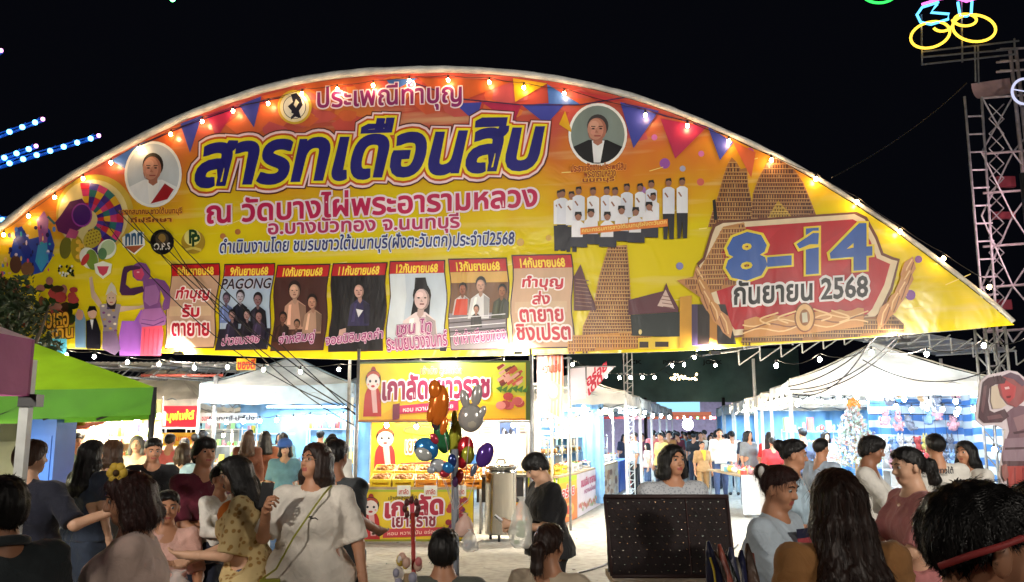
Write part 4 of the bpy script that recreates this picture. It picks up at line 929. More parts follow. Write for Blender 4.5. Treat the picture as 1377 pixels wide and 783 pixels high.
# ------------------------------------------------------------------ lamp helpers and added floodlights
def spot(name, loc, tgt, power, size, col=(1, .94, .84), blend=.6, r=.12, parent=None):
    l = bpy.data.lights.new(name, 'SPOT'); l.energy = power; l.spot_size = R(size); l.spot_blend = blend; l.color = col; l.shadow_soft_size = r
    o = bpy.data.objects.new(name, l); C.objects.link(o); d = Vector(tgt) - Vector(loc); o.rotation_euler = d.to_track_quat('-Z', 'Y').to_euler()
    o.location = Vector(loc) - (Vector(parent.location) if parent else Vector((0, 0, 0)))
    if parent: o.parent = parent
    return o
def area(name, loc, sx, sy, power, col, rot=(0, 0, 0), parent=None):
    l = bpy.data.lights.new(name, 'AREA'); l.shape = 'RECTANGLE'; l.size = sx; l.size_y = sy; l.energy = power; l.color = col
    o = bpy.data.objects.new(name, l); C.objects.link(o); o.rotation_euler = rot
    o.location = Vector(loc) - (Vector(parent.location) if parent else Vector((0, 0, 0)))
    if parent: o.parent = parent
    return o
# two unseen floodlight masts added behind the viewer to light gate and forecourt
for i, (x, y, lb) in enumerate(((-5.5, -3.0, 'tall floodlight mast with two heads left of the forecourt'), (6.5, -3.5, 'tall floodlight mast with two heads right of the forecourt'))):
    m = empty('floodlight_mast', (x, y, 0), lb, 'floodlight', 'floodlight masts behind the forecourt')
    q = MB(); q.tube((x, y, 0), (x, y, 4.6), .05, .035); q.tube((x - .5, y, 4.45), (x + .5, y, 4.45), .03); q.build('pole', M_GREY_METAL, m)
    for s_ in (-1, 1):
        T = Vector((x * .45 + s_ * 3.2, BY, 5.6)); L0 = Vector((x + s_ * .42, y, 4.62)); d = (T - L0).normalized(); Mx = d.to_track_quat('-Z', 'Y').to_matrix()
        q = MB(); q.box(L0 - d * .02, (.34, .26, .1), M=Mx); q.build('lamp_housing', M_DARK_METAL, m)
        q = MB(); q.box(L0 + d * .035, (.30, .22, .008), M=Mx); q.build('lamp_lens', emat('flood_lens_glow', (1, .88, .7), 12), m)
        spot('flood_lamp', L0 + d * .08, T, 2050, 62, parent=m)
        T2 = Vector((x * .2 + s_ * 2, 9.5, .5)); spot('forecourt_lamp', L0 + Vector((0, .05, -.15)), T2, 680, 70, (1, .90, .78), .8, .25, parent=m)  # added fill spot for the forecourt crowd, without its own lamp head
# small floodlights added under the gate edge to brighten forecourt and tents
for i, u in enumerate((250, 700, 960, 1210)):
    p = bp(u, 478 if u < 1000 else 462, .25); m = empty('clamp_light', p, ['small floodlight clamped under the banner above the pale blue tent', 'small floodlight clamped under the banner beside the yellow stall', 'small floodlight clamped under the banner over the lane', 'small floodlight clamped under the banner before the big right tent'][i], 'floodlight')
    q = MB(); q.box(p + Vector((0, 0, .02)), (.16, .12, .05)); q.tube(p + Vector((0, 0, .04)), p + Vector((0, .22, .14)), .012, n=6); q.build('lamp_housing', M_DARK_METAL, m)
    area('clamp_lamp', p - Vector((0, 0, .02)), .22, .14, 180, (1, .90, .74), (R(-12), 0, 0), m)
    area('clamp_lamp', p + Vector((0, .12, .06)), .2, .12, 130 if i != 3 else 60, (1, .92, .80), (R(72), 0, R(10 if i == 0 else 0)), m)
p = at(596, 470, 12.9); m = empty('arm_light', p, 'small floodlight on a thin arm aimed at the yellow stall banner', 'floodlight'); q = MB(); q.box(p, (.10, .06, .05)); q.build('lamp_housing', M_DARK_METAL, m); q = MB(); q.tube(p + Vector((0, .03, .02)), Vector((p.x, 14.55, 3.06)), .008, n=5); q.build('arm', M_DARK_METAL, m)  # floodlight added to brighten the stall's top banner
area('arm_lamp', p + Vector((0, .05, -.04)), .1, .08, 34, (1, .92, .76), (R(58), 0, 0), m)
# ------------------------------------------------------------------ strings of bulbs
BULB = MB(); BULB.ball((0, 0, 0), (.030, .030, .038), 10, 8); BULB_ME = {}
SOCK = MB(); SOCK.lathe((0, 0, .03), [(.018, 0), (.02, .02), (.014, .06), (.006, .075)], 8); SOCK_ME = SOCK.mesh('socket', M_BLACK)
def bulb_mesh(m, s=1.0):
    k = (m.name, s)
    if k not in BULB_ME:
        b = MB(); b.ball((0, 0, 0), (.030 * s, .030 * s, .038 * s), 10, 8); BULB_ME[k] = b.mesh('bulb', m)
    return BULB_ME[k]
def string(label, pts, m=M_BULB, sag=.06, s=1.0, cat='string lights', drop=.05, mats=None, name='string_lights', sock=True):
    pts = [Vector(p) for p in pts]; t = empty(name, pts[0], label, cat); cb = MB(); path = []
    for i, (a, b) in enumerate(zip(pts, pts[1:])):
        for j in range(5): path.append(a.lerp(b, j / 5) - Vector((0, 0, sag * 4 * (j / 5) * (1 - j / 5))))
    path.append(pts[-1]); off = Vector((0, 0, drop + .07)); cb.path([p + Vector((0, 0, .10)) for p in path], .006, 4); cb.build('cable', M_CABLE, t)
    for i, p in enumerate(pts):
        mm = mats[i % len(mats)] if mats else m
        b = link('bulb', bulb_mesh(mm, s), t, p - pts[0])
        if sock: link('socket', SOCK_ME, b)
    return t
ARCHB = [(12, 318), (45, 293), (80, 268), (118, 243), (155, 222), (192, 203), (235, 184), (277, 167), (318, 153), (365, 143), (410, 130), (457, 124), (505, 119), (553, 113), (605, 112), (660, 115), (706, 122), (760, 130), (868, 159), (924, 173), (979, 194), (1036, 219), (1095, 244), (1150, 275), (1207, 314), (1265, 350), (1326, 388)]
string('long string of warm bulbs hanging just inside the white rim of the arched banner', [bp(u, v, .14) for u, v in ARCHB], sag=.03, s=1.05)
string('string of bulbs under the bottom edge of the banner, left and middle', [bp(u, v, .2) for u, v in [(99, 479), (136, 481), (180, 488), (222, 491), (269, 496), (313, 495), (361, 498), (410, 501), (461, 498), (515, 496), (566, 492), (620, 494), (680, 490)]], M_BULBW, sag=.03)
string('string of bulbs in front of the big white tent top at right', [bp(u, v, .35) for u, v in [(1040, 494), (1097, 486), (1165, 477), (1237, 479), (1312, 468), (1374, 461)]], M_BULBW, sag=.12, s=1.1)
string('string of bulbs across the lane below the dark green canvas', [at(u, v, 19) for u, v in [(770, 490), (815, 506), (833, 508), (848, 508), (864, 508), (880, 508), (904, 492), (920, 491), (934, 481), (962, 491)]], M_BULBW, sag=.03, s=1.0)
# ------------------------------------------------------------------ tents
def canopy_mat(nm, c, tr=.35): return mat(nm, c, .6, nz=(1.7, .22), bump=(3.2, .7, .06), transl=tr)
M_CANVAS = canopy_mat('white_canvas', (.80, .77, .70), .45); M_CANVASB = canopy_mat('pale_blue_canvas', (.52, .66, .78))
M_CREAM = canopy_mat('cream_canvas', (.70, .64, .54)); M_BLUESTRIPE = None
def tent(label, P, Q, depth, dirv, zb, zt, zp, mroof=None, mval=None, group=None, legs=True, wall=None, ridge=0, flat=.0, valb=None):
    """P,Q: front-left and front-right corners (x,y); dirv: unit vector of the side going back"""
    mroof = mroof or M_CANVAS; mval = mval or mroof
    P = Vector((P[0], P[1], 0)); Q = Vector((Q[0], Q[1], 0)); d = Vector((dirv[0], dirv[1], 0)).normalized() * depth
    c = [P, Q, Q + d, P + d]; ctr = (c[0] + c[1] + c[2] + c[3]) / 4
    t = empty('market_tent', (P.x, P.y, 0), label, 'tent', group)
    r = MB(); ap = ctr + Vector((0, 0, zp)); N = 8
    for i in range(4):
        a, b = c[i] + Vector((0, 0, zt)), c[(i + 1) % 4] + Vector((0, 0, zt))
        def fn(s_, v, a=a, b=b):
            e = a.lerp(b, s_); q = e.lerp(ap, v); q.z = zt + (zp - zt) * (v ** 1.18) - .05 * math.sin(PI * s_) * (1 - v) - .03 * math.sin(PI * v); return q
        r.grid(fn, N, N)
    r.build('roof', mroof, t); sm = MB()
    for i in range(4): sm.path([(lambda v, q: Vector((q.x, q.y, zt + (zp - zt) * v ** 1.18 + .006)))(k / 8, (c[i] + Vector((0, 0, zt))).lerp(ap, k / 8)) for k in range(9)], .012, 4)
    sm.build('seams', mval, t)
    for i in range(4):
        a, b = c[i], c[(i + 1) % 4]; n = (b - a).cross(Vector((0, 0, 1))).normalized() * .015; v = MB()
        def fn(s_, w, a=a, b=b, n=n):
            q = a.lerp(b, s_) + n * (1 + .8 * math.sin(s_ * 23 + i) * w); q.z = zt - .05 * math.sin(PI * s_) * w + (zb - zt) * (1 - w) + .012 * math.sin(s_ * 31) * (1 - w) - .03 * math.sin(PI * s_) * (1 - w); return q
        v.grid(fn, 24, 3); v.build('valance', mval, t)
    if legs:
        for q in c:
            l = MB(); l.box((q.x, q.y, (zb + .1) / 2), (.045, .045, zb + .1)); l.box((q.x, q.y, .01), (.12, .12, .02)); l.build('pole', M_WHITE_METAL, t)
        g = MB()
        for i in range(4):
            a, b = c[i] + Vector((0, 0, zb - .02)), c[(i + 1) % 4] + Vector((0, 0, zb - .02)); n = 4
            for k in range(n):
                p, q = a.lerp(b, k / n), a.lerp(b, (k + 1) / n); g.tube(p, q + Vector((0, 0, .22)), .012, n=4); g.tube(p + Vector((0, 0, .22)), q, .012, n=4)
        g.build('scissor_truss', M_GREY_METAL, t)
    if wall:
        for i, mm in wall.items():
            a, b = c[i], c[(i + 1) % 4]; w = MB(); n = (b - a).cross(Vector((0, 0, 1))).normalized() * -.03
            w.grid(lambda s_, v: a.lerp(b, s_) + n * (1 + 1.3 * math.sin(s_ * 40)) + Vector((0, 0, .05 + (zb + .1) * v)), 40, 4); w.build('back_curtain', mm, t)
    return t
def tube_light(label, a, b, m=M_LEDC, r=.018, cat='tube light', power=0, col=(.55, .79, 1), parent=None, group=None):
    a, b = Vector(a), Vector(b); mid = (a + b) / 2
    if parent is None: t = empty('tube_light', a, label, cat, group)
    else: t = parent
    q = MB(); q.tube(a, b, r, n=8); q.build('lit_tube', m, t)
    q = MB(); q.tube(a + Vector((0, 0, r + .012)), b + Vector((0, 0, r + .012)), .012, n=6); q.build('fitting', M_WHITE_METAL, t)
    if power:
        d = b - a; o = area('tube_lamp', mid - Vector((0, 0, .05)), d.length, .06, power, col, (0, 0, math.atan2(d.y, d.x)), t)
    return t
def striped(nm, c1, c2, sc, axis=2):
    m = bpy.data.materials.new(nm); m.use_nodes = True; n = m.node_tree.nodes; L = m.node_tree.links; p = n['Principled BSDF']; tc = n.new('ShaderNodeTexCoord'); w = n.new('ShaderNodeTexWave'); w.bands_direction = 'XYZ'[axis]
    w.inputs['Scale'].default_value = sc; w.inputs['Distortion'].default_value = 1.4; w.inputs['Detail'].default_value = 2; r = n.new('ShaderNodeValToRGB'); r.color_ramp.elements[0].position = .42; r.color_ramp.elements[1].position = .56; r.color_ramp.elements[0].color = (*c1, 1); r.color_ramp.elements[1].color = (*c2, 1)
    L.new(tc.outputs['Object'], w.inputs[0]); L.new(w.outputs[1], r.inputs[0]); L.new(r.outputs[0], p.inputs[0]); p.inputs['Roughness'].default_value = .45
    tr = n.new('ShaderNodeBsdfTranslucent'); L.new(r.outputs[0], tr.inputs[0]); ms = n.new('ShaderNodeMixShader'); ms.inputs[0].default_value = .3; L.new(p.outputs[0], ms.inputs[1]); L.new(tr.outputs[0], ms.inputs[2]); L.new(ms.outputs[0], n['Material Output'].inputs[0])
    b = n.new('ShaderNodeBump'); t = n.new('ShaderNodeTexNoise'); t.inputs['Scale'].default_value = 3; L.new(tc.outputs['Object'], t.inputs[0]); L.new(t.outputs[0], b.inputs['Height']); b.inputs['Strength'].default_value = .6; b.inputs['Distance'].default_value = .05; L.new(b.outputs[0], p.inputs['Normal'])
    return m
M_STRIPE = striped('blue_white_striped_tarpaulin', (.06, .20, .55), (.62, .74, .85), 1.15)
# right side: the big white tent and the row behind it
a = at(1062, 520, 14.6); b = at(1352, 500, 14.6); M_BCUR = mat('pale_blue_curtain', (.26, .50, .80), .8, nz=(3, .15), transl=.3)
tent('big white tent top at right in front of the striped blue tarpaulin', (a.x, 14.6), (b.x, 14.6), 3.4, (.2, 1), 2.28, 2.52, 3.32, wall={1: M_STRIPE})
tb = MB(); rbk = (at(1200, 500, 17.6), at(1372, 500, 16.5))
P0, P1 = at(1165, 520, 17.4), at(1400, 520, 16.6)
tb.grid(lambda s_, v: Vector((P0.x + (P1.x - P0.x) * s_, P0.y + (P1.y - P0.y) * s_ + .08 * math.sin(s_ * 30), .02 + 2.5 * v)), 40, 6)
tag(tb.build('striped_tarpaulin', M_STRIPE), 'blue and white striped tarpaulin wall behind the prize stall at right', 'tarpaulin')
for i in range(4):
    y = 18.3 + i * 3.1; x = a.x + (y - 14.6) * .155
    tent(['white market tent just behind the big tent at right', 'second white market tent behind the big tent at right', 'third white market tent going back at right', 'last white market tent at the far end of the right row'][i], (x, y), (x + 3, y - .3), 2.95, (.17, 1), 2.18, 2.45, 2.85, group='white tents of the right row', wall={1: M_BCUR, 2: M_BCUR} if i == 3 else {1: M_BCUR})
for i in range(7):
    y = 15.2 + i * 2.1; x = a.x + .5 + (y - 14.6) * .18
    tube_light('cool white tube light under the right tents, number order is by distance' if 0 else ['cool tube light under the front edge of the big right tent', 'cool tube light over the prizes in the big right tent', 'cool tube light at the back of the big right tent', 'tube light in the tent just behind the big right tent', 'tube light in the second tent behind the big right tent', 'tube light in the third tent of the right row', 'tube light in the farthest tent of the right row'][i], (x, y, 2.24), (x + (1.5 if i % 2 else .25), y + (.1 if i % 2 else 1.2), 2.22), power=120 if i < 4 else 80, col=(.50, .76, 1), group='tube lights under the right tents')
# left side: white tent with pale blue lining (u 265..475), cream tent, metal shed
a2 = at(268, 540, 17.0); b2 = at(474, 540, 16.6)
tent('white tent with pale blue valance left of the yellow chestnut stall', (a2.x, 17.0), (b2.x, 16.6), 3.2, (-.05, 1), 2.20, 2.58, 3.25, mval=M_CANVASB, wall={2: M_BCUR})
tube_light('cool tube light glowing inside the pale blue tent', (a2.x + .9, 18.2, 2.35), (a2.x + 2.1, 18.3, 2.35), power=153)
tube_light('cool tube light low at the back of the pale blue tent', (a2.x + .6, 19.6, 2.2), (a2.x + 2.4, 19.6, 2.2), power=112)
a3 = at(110, 545, 18.0); b3 = at(262, 545, 18.2)
tent('cream tent top behind the green canopy', (a3.x, 18.4), (b3.x, 18.4), 3.4, (-.1, 1), 2.15, 2.35, 3.35, mroof=M_CREAM)
tube_light('warm tube light in the stall behind the green canopy', (a3.x + .2, 18.8, 2.25), (a3.x + 1.5, 18.8, 2.25), M_LEDW, power=140, col=(1, .84, .58))
tube_light('warm tube light left behind the green canopy', (-8.9, 15.8, 2.0), (-7.6, 15.8, 2.0), M_LEDW, power=128, col=(1, .84, .58), r=.03)
for i in range(3):
    x = -9.0 + i * 3.3; tent(['white tent in the back row far left', 'white tent in the middle of the left back row', 'white tent in the back row behind the pale blue tent'][i], (x, 22.5), (x + 3.1, 22.5), 3, (0, 1), 2.2, 2.45, 3.2, group='white tents of the left back row', wall={2: M_BCUR if i else M_CREAM})
    tube_light(['tube light in the far left back tent', 'tube light in the middle back tent', 'tube light in the back tent behind the pale blue one'][i], (x + .4, 23.2, 2.25), (x + 2.4, 23.2, 2.25), M_LEDC if i else M_LEDW, power=153, group='tube lights of the back tents')
# steel shed roof behind the banner, left (the corrugated underside shows below the banner)
sh = empty('shed_roof', (-7.5, 17, 0), 'grey corrugated shed roof on steel trusses behind the banner at left', 'roof')
q = MB(); A, B_ = at(92, 480, 17.4), at(300, 484, 17.4)
M_CORR = mat('corrugated_sheet', (.62, .62, .62), .45, .4, nz=(5, .2))
q.grid(lambda s_, v: Vector((A.x - .5 + (B_.x - A.x + 1) * s_, 16.9 + 6 * v, 3.0 + .3 * v + .012 * math.sin(s_ * 240))), 220, 1); q.build('roof_sheet', M_CORR, sh)
for i in range(6):
    x = A.x + (B_.x - A.x) * i / 5; q = MB(); q.tube((x, 16.95, 2.93), (x, 22.8, 3.2), .03, n=6); q.tube((x, 16.95, 2.72), (x, 22.8, 2.9), .022, n=6)
    for k in range(6): q.tube((x, 17 + k, 2.72 + k * .03), (x, 17.5 + k, 2.95 + k * .045), .014, n=5)
    if i in (0, 5): q.tube((x, 17.05, 0), (x, 17.05, 2.72), .045, n=8)
    q.build('truss', M_GREY_METAL, sh)
q = MB(); q.tube(at(190, 505, 17.2), at(300, 505, 17.2), .03, n=6); q.build('red_pipe', mat('red_oxide_paint', (.35, .07, .05), .5), sh)
q = MB(); q.box(at(331, 490, 16.2), (.36, .02, .22)); o = q.build('orange_sign', M_PRINTB); tag(o, 'small orange sign with yellow lettering above the pale blue tent', 'sign')
o.data.color_attributes['Col'].data.foreach_set('color', list(S(214, 90, 20)) * 0 + [c for _ in range(len(o.data.loops)) for c in (*S(240, 190, 30), 1)])
q = MB(); c0 = at(331, 490, 16.18)
letter(q, 'ของดี', (c0.x - .16, c0.z - .09), (c0.x + .16, c0.z - .08), (c0.x - .16, c0.z + .09), lambda x, z, d=0: Vector((x, c0.y - d, z)), [(.05, S(200, 60, 20))]); q.build('sign_lettering', M_PRINTB, o)
# white-and-steel canopy structure behind the right end of the banner
q = MB(); t = empty('steel_canopy', (5, 18, 0), 'light sheet canopy with dark trusses behind the right end of the banner', 'roof')
A, B_ = at(985, 468, 18.5), at(1345, 440, 18.5)
q.grid(lambda s_, v: Vector((A.x + (B_.x - A.x) * s_, 18.0 + 3.5 * v, 3.35 + .55 * (1 - abs(s_ * 2 - 1)) + .2 * v)), 20, 2); q.build('roof_sheet', mat('pale_sheet', (.66, .66, .64), .5, nz=(5, .1), transl=.2), t)
for i in range(14):
    x = A.x + (B_.x - A.x) * i / 13; q = MB(); z1 = 3.33 + .55 * (1 - abs(i / 6.5 - 1)); q.tube((x, 18.0, z1), (x, 21.4, z1 + .2), .02, n=5); q.tube((x, 18.02, z1 - .3), (x + (B_.x - A.x) / 13, 18.02, z1), .015, n=5); q.tube((x, 18.02, z1 - .3), (x, 18.02, z1), .018, n=5)
    if i in (0, 13): q.tube((x + (1.2 if i == 0 else 0), 21.2, 0), (x + (1.2 if i == 0 else 0), 21.2, z1 + .1), .04, n=8)
    q.build('truss', M_WHITE_METAL, t)
# dark green canvas hall and stage at the far end of the lane
t = empty('stage_hall', (9, 44, 0), 'dark green canvas stage hall closing the far end of the lane', 'stage')
M_DG = mat('dark_green_canvas', (.085, .17, .16), .6, nz=(.8, .3), bump=(1.5, .5, .1))
A, B_ = at(762, 478, 40), at(1075, 470, 40)
q = MB(); q.grid(lambda s_, v: Vector((A.x + (B_.x - A.x) * s_, 40 + .2 * math.sin(s_ * 20), 3.0 + (A.z - 3.0 + .3) * v)), 30, 4); q.build('fascia', M_DG, t)
q = MB(); q.grid(lambda s_, v: Vector((A.x + (B_.x - A.x) * s_, 40 + 12 * v, A.z + .3 + .8 * v)), 10, 2); q.build('roof', M_DG, t)
q = MB(); q.box(((A.x + B_.x) / 2, 51, 2.2), (B_.x - A.x, .2, 4.4)); q.build('back_wall', mat('mauve_backdrop', (.52, .50, .62), .8), t)
for u, s_ in ((850, 'PJCK'), (905, 'POJCY'), (958, 'JOCK')):
    q = MB(); c0 = at(u, 488, 39.7); letter(q, s_, (c0.x - .45, c0.z - .12), (c0.x + .45, c0.z - .12), (c0.x - .45, c0.z + .12), lambda x, z, d=0: Vector((x, c0.y - d, z)), [(.03, (.002, .004, .004))]); q.build('fascia_lettering', M_PRINTB, t)
q = MB(); c0 = at(912, 545, 42); q.box(c0, (2.1, .05, .8)); q.build('screen', emat('stage_screen_glow', (.30, .62, .85), 1.6), t)
q = MB(); c0 = at(912, 559, 41.9); q.box(c0, (3.2, .05, .35)); q.build('lit_banner', emat('orange_banner_glow', (.8, .25, .15), .7), t)
q = MB(); c0 = at(925, 571, 41); q.ball(c0, .26, 12, 8); q.build('stage_light', emat('stage_light_glow', (1, .85, 1), 40), t)
area('stage_lamp', at(925, 560, 41) + Vector((0, -.5, 0)), 3, 1, 1600, (.8, .75, 1), (R(60), 0, 0), t)
q = MB(); q.box(at(885, 562, 42) + Vector((0, 0, 0)), (9, .1, .12)); q.build('stage_edge', mat('red_paint', (.4, .05, .04), .5), t)
for i in range(4):
    q = MB(); x = A.x + (B_.x - A.x) * i / 3; q.tube((x, 40.1, 0), (x, 40.1, 3.2), .08); q.build('post', M_DARK_METAL, t)
string('row of small coloured bulbs along the front of the far stage', [at(u, 562, 38) for u in range(902, 1000, 9)], mats=[emat('green_bulb', (.1, 1, .2), 12), emat('red_bulb', (1, .12, .1), 12), M_BULBW, emat('blue_bulb', (.1, .25, 1), 16)], sag=.02, s=1.5, sock=False)
q = MB()
for i in range(26):
    rs = random.Random(i); q.ball(at(918 + rs.uniform(-20, 20), 507 + rs.uniform(-4, 4), 30), .035, 6, 4)
cl = empty('garland_cluster', at(918, 507, 30), 'cluster of small golden lights hanging over the lane', 'garland'); q.build('light_cluster', emat('gold_glow', (1, .75, .35), 16), cl)
q = MB(); q.path([at(895, 500, 30), at(905, 508, 30), at(930, 509, 30), at(942, 500, 30)], .012, 5); q.build('wire', M_CABLE, cl)
# thin lattice pole with a pyramid of guys
q = MB(); t = empty('lattice_pole', (at(845, 520, 22).x, 22, 0), 'slim lattice mast beside the pennant in front of the green canvas', 'mast'); x = t.location.x; zt = at(845, 472, 22).z
for dx, dy in ((-.11, 0), (.11, 0), (0, .16)): q.tube((x + dx, 22 + dy, 0), (x + dx, 22 + dy, zt), .016, n=5)
k = 0
while k * .22 < zt - .2:
    z = k * .22; q.tube((x - .11, 22, z), (x + .11, 22, z + .2), .011, n=4); q.tube((x + .11, 22, z), (x - .11, 22, z + .02), .011, n=4); k += 1
q.build('lattice', M_WHITE_METAL, t)
# left row receding to the stage
for i in range(5):
    y = 18.5 + i * 3.1; x = 2.45 + (y - 18.5) * .25
    tent(['first white tent of the row left of the lane', 'second white tent left of the lane', 'third white tent left of the lane', 'fourth white tent left of the lane', 'farthest white tent left of the lane'][i], (x - 2.9, y), (x, y + .1), 3.0, (.25, 1), 2.25, 2.5, 2.95, group='white tents left of the lane', wall={3: M_BCUR})
    tube_light(['tube light in the first tent left of the lane', 'tube light in the second tent left of the lane', 'tube light in the third tent left of the lane', 'tube light in the fourth tent left of the lane', 'tube light in the farthest tent left of the lane'][i], (x - .9, y + .4, 2.2), (x - .5, y + 2.0, 2.2), power=132, group='tube lights left of the lane')
ev = [(8.2, 22.5, 'pale blue cloth wall closing the stalls behind the first right tents', 3.6), (9.4, 29.5, 'pale blue cloth wall at the back of the farthest right tents', 4.5)]
for x, y, lb, w in ev:
    q = MB(); q.grid(lambda s_, v: Vector((x - w / 2 + w * s_, y + .06 * math.sin(s_ * 50), .03 + 2.4 * v)), 60, 3)
    for k in range(3): q.tube((x - w / 2 + w * k / 2, y + .08, 0), (x - w / 2 + w * k / 2, y + .08, 2.5), .02, n=6)
    tag(q.build('cloth_wall', M_BCUR), lb, 'cloth wall')
# ------------------------------------------------------------------ green canopy and the near white pole at left
t = empty('green_canopy', (-3.4, 8, 0), 'lime green canopy tent with a dark corner pole at left', 'tent')
M_LIME = mat('lime_canvas', (.36, .66, .03), .55, nz=(1.6, .2), bump=(3, .3, .05), transl=.55)
K = at(208, 521, 8.0); zt = K.z; zb = at(208, 558, 8.0).z; r = MB(); fl = Vector((-.92, -.39, 0)); bk = Vector((-.39, .92, 0)); K.z = zt
cs = [K + fl * 3.9, K.copy(), K + bk * 3.6, K + fl * 3.9 + bk * 3.6]; ap = at(-95, 410, ((cs[0] + cs[2]) / 2).y)
for i in range(4): r.grid(lambda s_, v, a=cs[i], b=cs[(i + 1) % 4]: a.lerp(b, s_).lerp(ap, v) - Vector((0, 0, .06 * math.sin(PI * s_) * (1 - v))), 10, 8)
r.build('roof', M_LIME, t)
for i in range(4):
    v = MB(); v.grid(lambda s_, w, a=cs[i], b=cs[(i + 1) % 4], n=((cs[(i + 1) % 4] - cs[i]).cross(Vector((0, 0, 1))).normalized() * .02): a.lerp(b, s_) + n * (1 + math.sin(s_ * 17) * (1 - w)) + Vector((0, 0, -(zt - zb) * (1 - w) - .06 * math.sin(PI * s_))), 20, 3); v.build('valance', mat('green_canvas_valance', (.10, .34, .02), .6, nz=(3, .1), bump=(4, .3, .04), transl=.35), t)
for i in (1, 2): v = MB(); v.tube((cs[i].x, cs[i].y, 0), (cs[i].x, cs[i].y, zt), .022, n=8); v.build('pole', M_DARK_METAL, t)
v = MB()
for k in range(4): v.tube(cs[0].lerp(cs[1], .55 + k * .11) - Vector((0, 0, .3)), cs[0].lerp(cs[1], .66 + k * .11) - Vector((0, 0, .12)), .012, n=4)
v.build('scissor_truss', M_DARK_METAL, t)
tube_light('warm tube light hanging under the lime green canopy', (-6.3, 9.0, 2.0), (-5.2, 9.3, 2.0), M_LEDW, power=300, col=(1, .9, .6))
t = empty('near_tent', (-2.4, 4.2, 0), 'nearest tent at far left with white pole and mauve valance', 'tent')
cz0, cz1 = at(42, 457, 4.2).z, at(42, 533, 4.2).z; x0 = at(42, 500, 4.2).x; px_ = at(28, 560, 4.2).x
q = MB(); q.box((px_, 4.24, 1.0), (.045, .045, 2.0)); q.box((px_, 4.24, .01), (.14, .14, .02)); q.build('pole', mat('pale_painted_pole', (.56, .58, .56), .45, nz=(8, .15)), t)
q = MB(); q.box((px_ + .02, 4.24, cz1 - .02), (.09, .07, .06)); q.build('joint', M_BLACK, t)
M_MAUVE = mat('mauve_valance', (.46, .10, .27), .65, nz=(2, .2), bump=(5, .3, .03), transl=.2)
q = MB(); q.grid(lambda s_, w: Vector((x0 - 3.2 * (1 - s_), 4.2 + .012 * math.sin(s_ * 30), cz1 + (cz0 - cz1) * w)), 30, 3); q.build('valance', M_MAUVE, t)
q = MB(); q.grid(lambda s_, w: Vector((x0 - 3.2 * (1 - s_) - w * .1, 4.21 - w * 0 + 1.2 * w * 0, cz0)) if w == 0 else Vector((x0 - 3.2 + 3.2 * s_ * (1 - w) + 1.6 * w - 0, 4.21 - 1.6 * w, cz0 + .75 * w)), 12, 6); q.build('roof', mat('white_hem', (.7, .7, .68), .6, transl=.3), t)
q = MB(); q.grid(lambda s_, w: Vector((x0 + .004 - .005, 4.21 - 3.1 * s_, cz1 + (cz0 - cz1) * w)), 10, 2); q.build('side_valance', M_MAUVE, t)
# ------------------------------------------------------------------ carnival ride with blue light arms, upper left
t = empty('carnival_ride', (-22, 34, 0), 'blue lit fairground ride with bulb covered arms at far left', 'ride')
M_CY = emat('cyan_lamp_glow', (.14, .58, 1.0), 7); M_PK = emat('pink_lamp_glow', (1.0, .35, .75), 5); M_ARM = mat('blue_arm_paint', (.03, .08, .30), .4, nz=None, emit=.5, ecol=(.0, .07, .5))  # arm paint emits faint blue, standing in for the glow of its lamps
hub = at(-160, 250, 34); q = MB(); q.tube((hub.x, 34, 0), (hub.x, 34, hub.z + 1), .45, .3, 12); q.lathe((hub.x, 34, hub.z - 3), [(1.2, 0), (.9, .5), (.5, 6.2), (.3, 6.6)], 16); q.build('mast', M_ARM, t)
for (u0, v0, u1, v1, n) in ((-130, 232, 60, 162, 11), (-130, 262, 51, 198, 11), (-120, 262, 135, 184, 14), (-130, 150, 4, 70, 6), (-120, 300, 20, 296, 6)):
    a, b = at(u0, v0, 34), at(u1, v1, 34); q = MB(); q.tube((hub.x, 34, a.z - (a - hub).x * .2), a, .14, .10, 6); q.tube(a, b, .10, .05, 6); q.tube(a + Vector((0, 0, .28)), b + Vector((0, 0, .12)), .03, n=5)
    for k in range(10): p = a.lerp(b, k / 10); q.tube(p, a.lerp(b, (k + .6) / 10) + Vector((0, 0, .22)), .015, n=4)
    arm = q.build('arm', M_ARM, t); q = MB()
    for k in range(n): q = MB(); q.ball(a.lerp(b, (k + .4) / (n)) + Vector((0, -.14, -.02)), .11, 8, 6); q.build('lamp', M_CY, arm)
    q = MB(); q.ball(b + Vector((0, -.14, 0)), .085, 8, 6); q.build('end_lamp', M_PK, arm)
q = MB(); q.ball(at(232, -1, 30), .10); o = q.build('green_lamp', emat('green_lamp_glow', (.1, 1, .25), 14)); tag(o, 'green lamp at the top edge above the banner', 'lamp')
# ------------------------------------------------------------------ scaffold tower with neon signs, upper right
t = empty('scaffold_tower', (11, 20, 0), 'tall steel scaffold tower with ladder carrying the neon signs', 'tower')
TY = 19.0; M_SC = mat('pale_scaffold_steel', (.62, .60, .62), .5, .3, nz=(8, .2)); M_SCR = mat('pink_scaffold_paint', (.46, .40, .41), .5, nz=(8, .2))
def seg(a, c, r=.028, n=6, Y=TY, Y2=None): return (at(a[0], a[1], Y), at(c[0], c[1], Y2 or Y), r)
q = MB()
for a, c in (((1297, 130), (1322, 440)), ((1320, 132), (1334, 440))): p1, p2, r = seg(a, c); p2 = Vector((p2.x, p2.y, 0)); q.tube(p1, p2, .032, n=6)
for i in range(16):
    v = 157 + i * 24
    if v < 560: uu = 1297 + (v - 130) * .085; p1, p2, r = seg((uu, v), (uu + 23, v - 1)); q.tube(p1, p2, .022, n=5)
q.build('ladder', M_SC, t)
q = MB(); Y3 = TY + 1.4
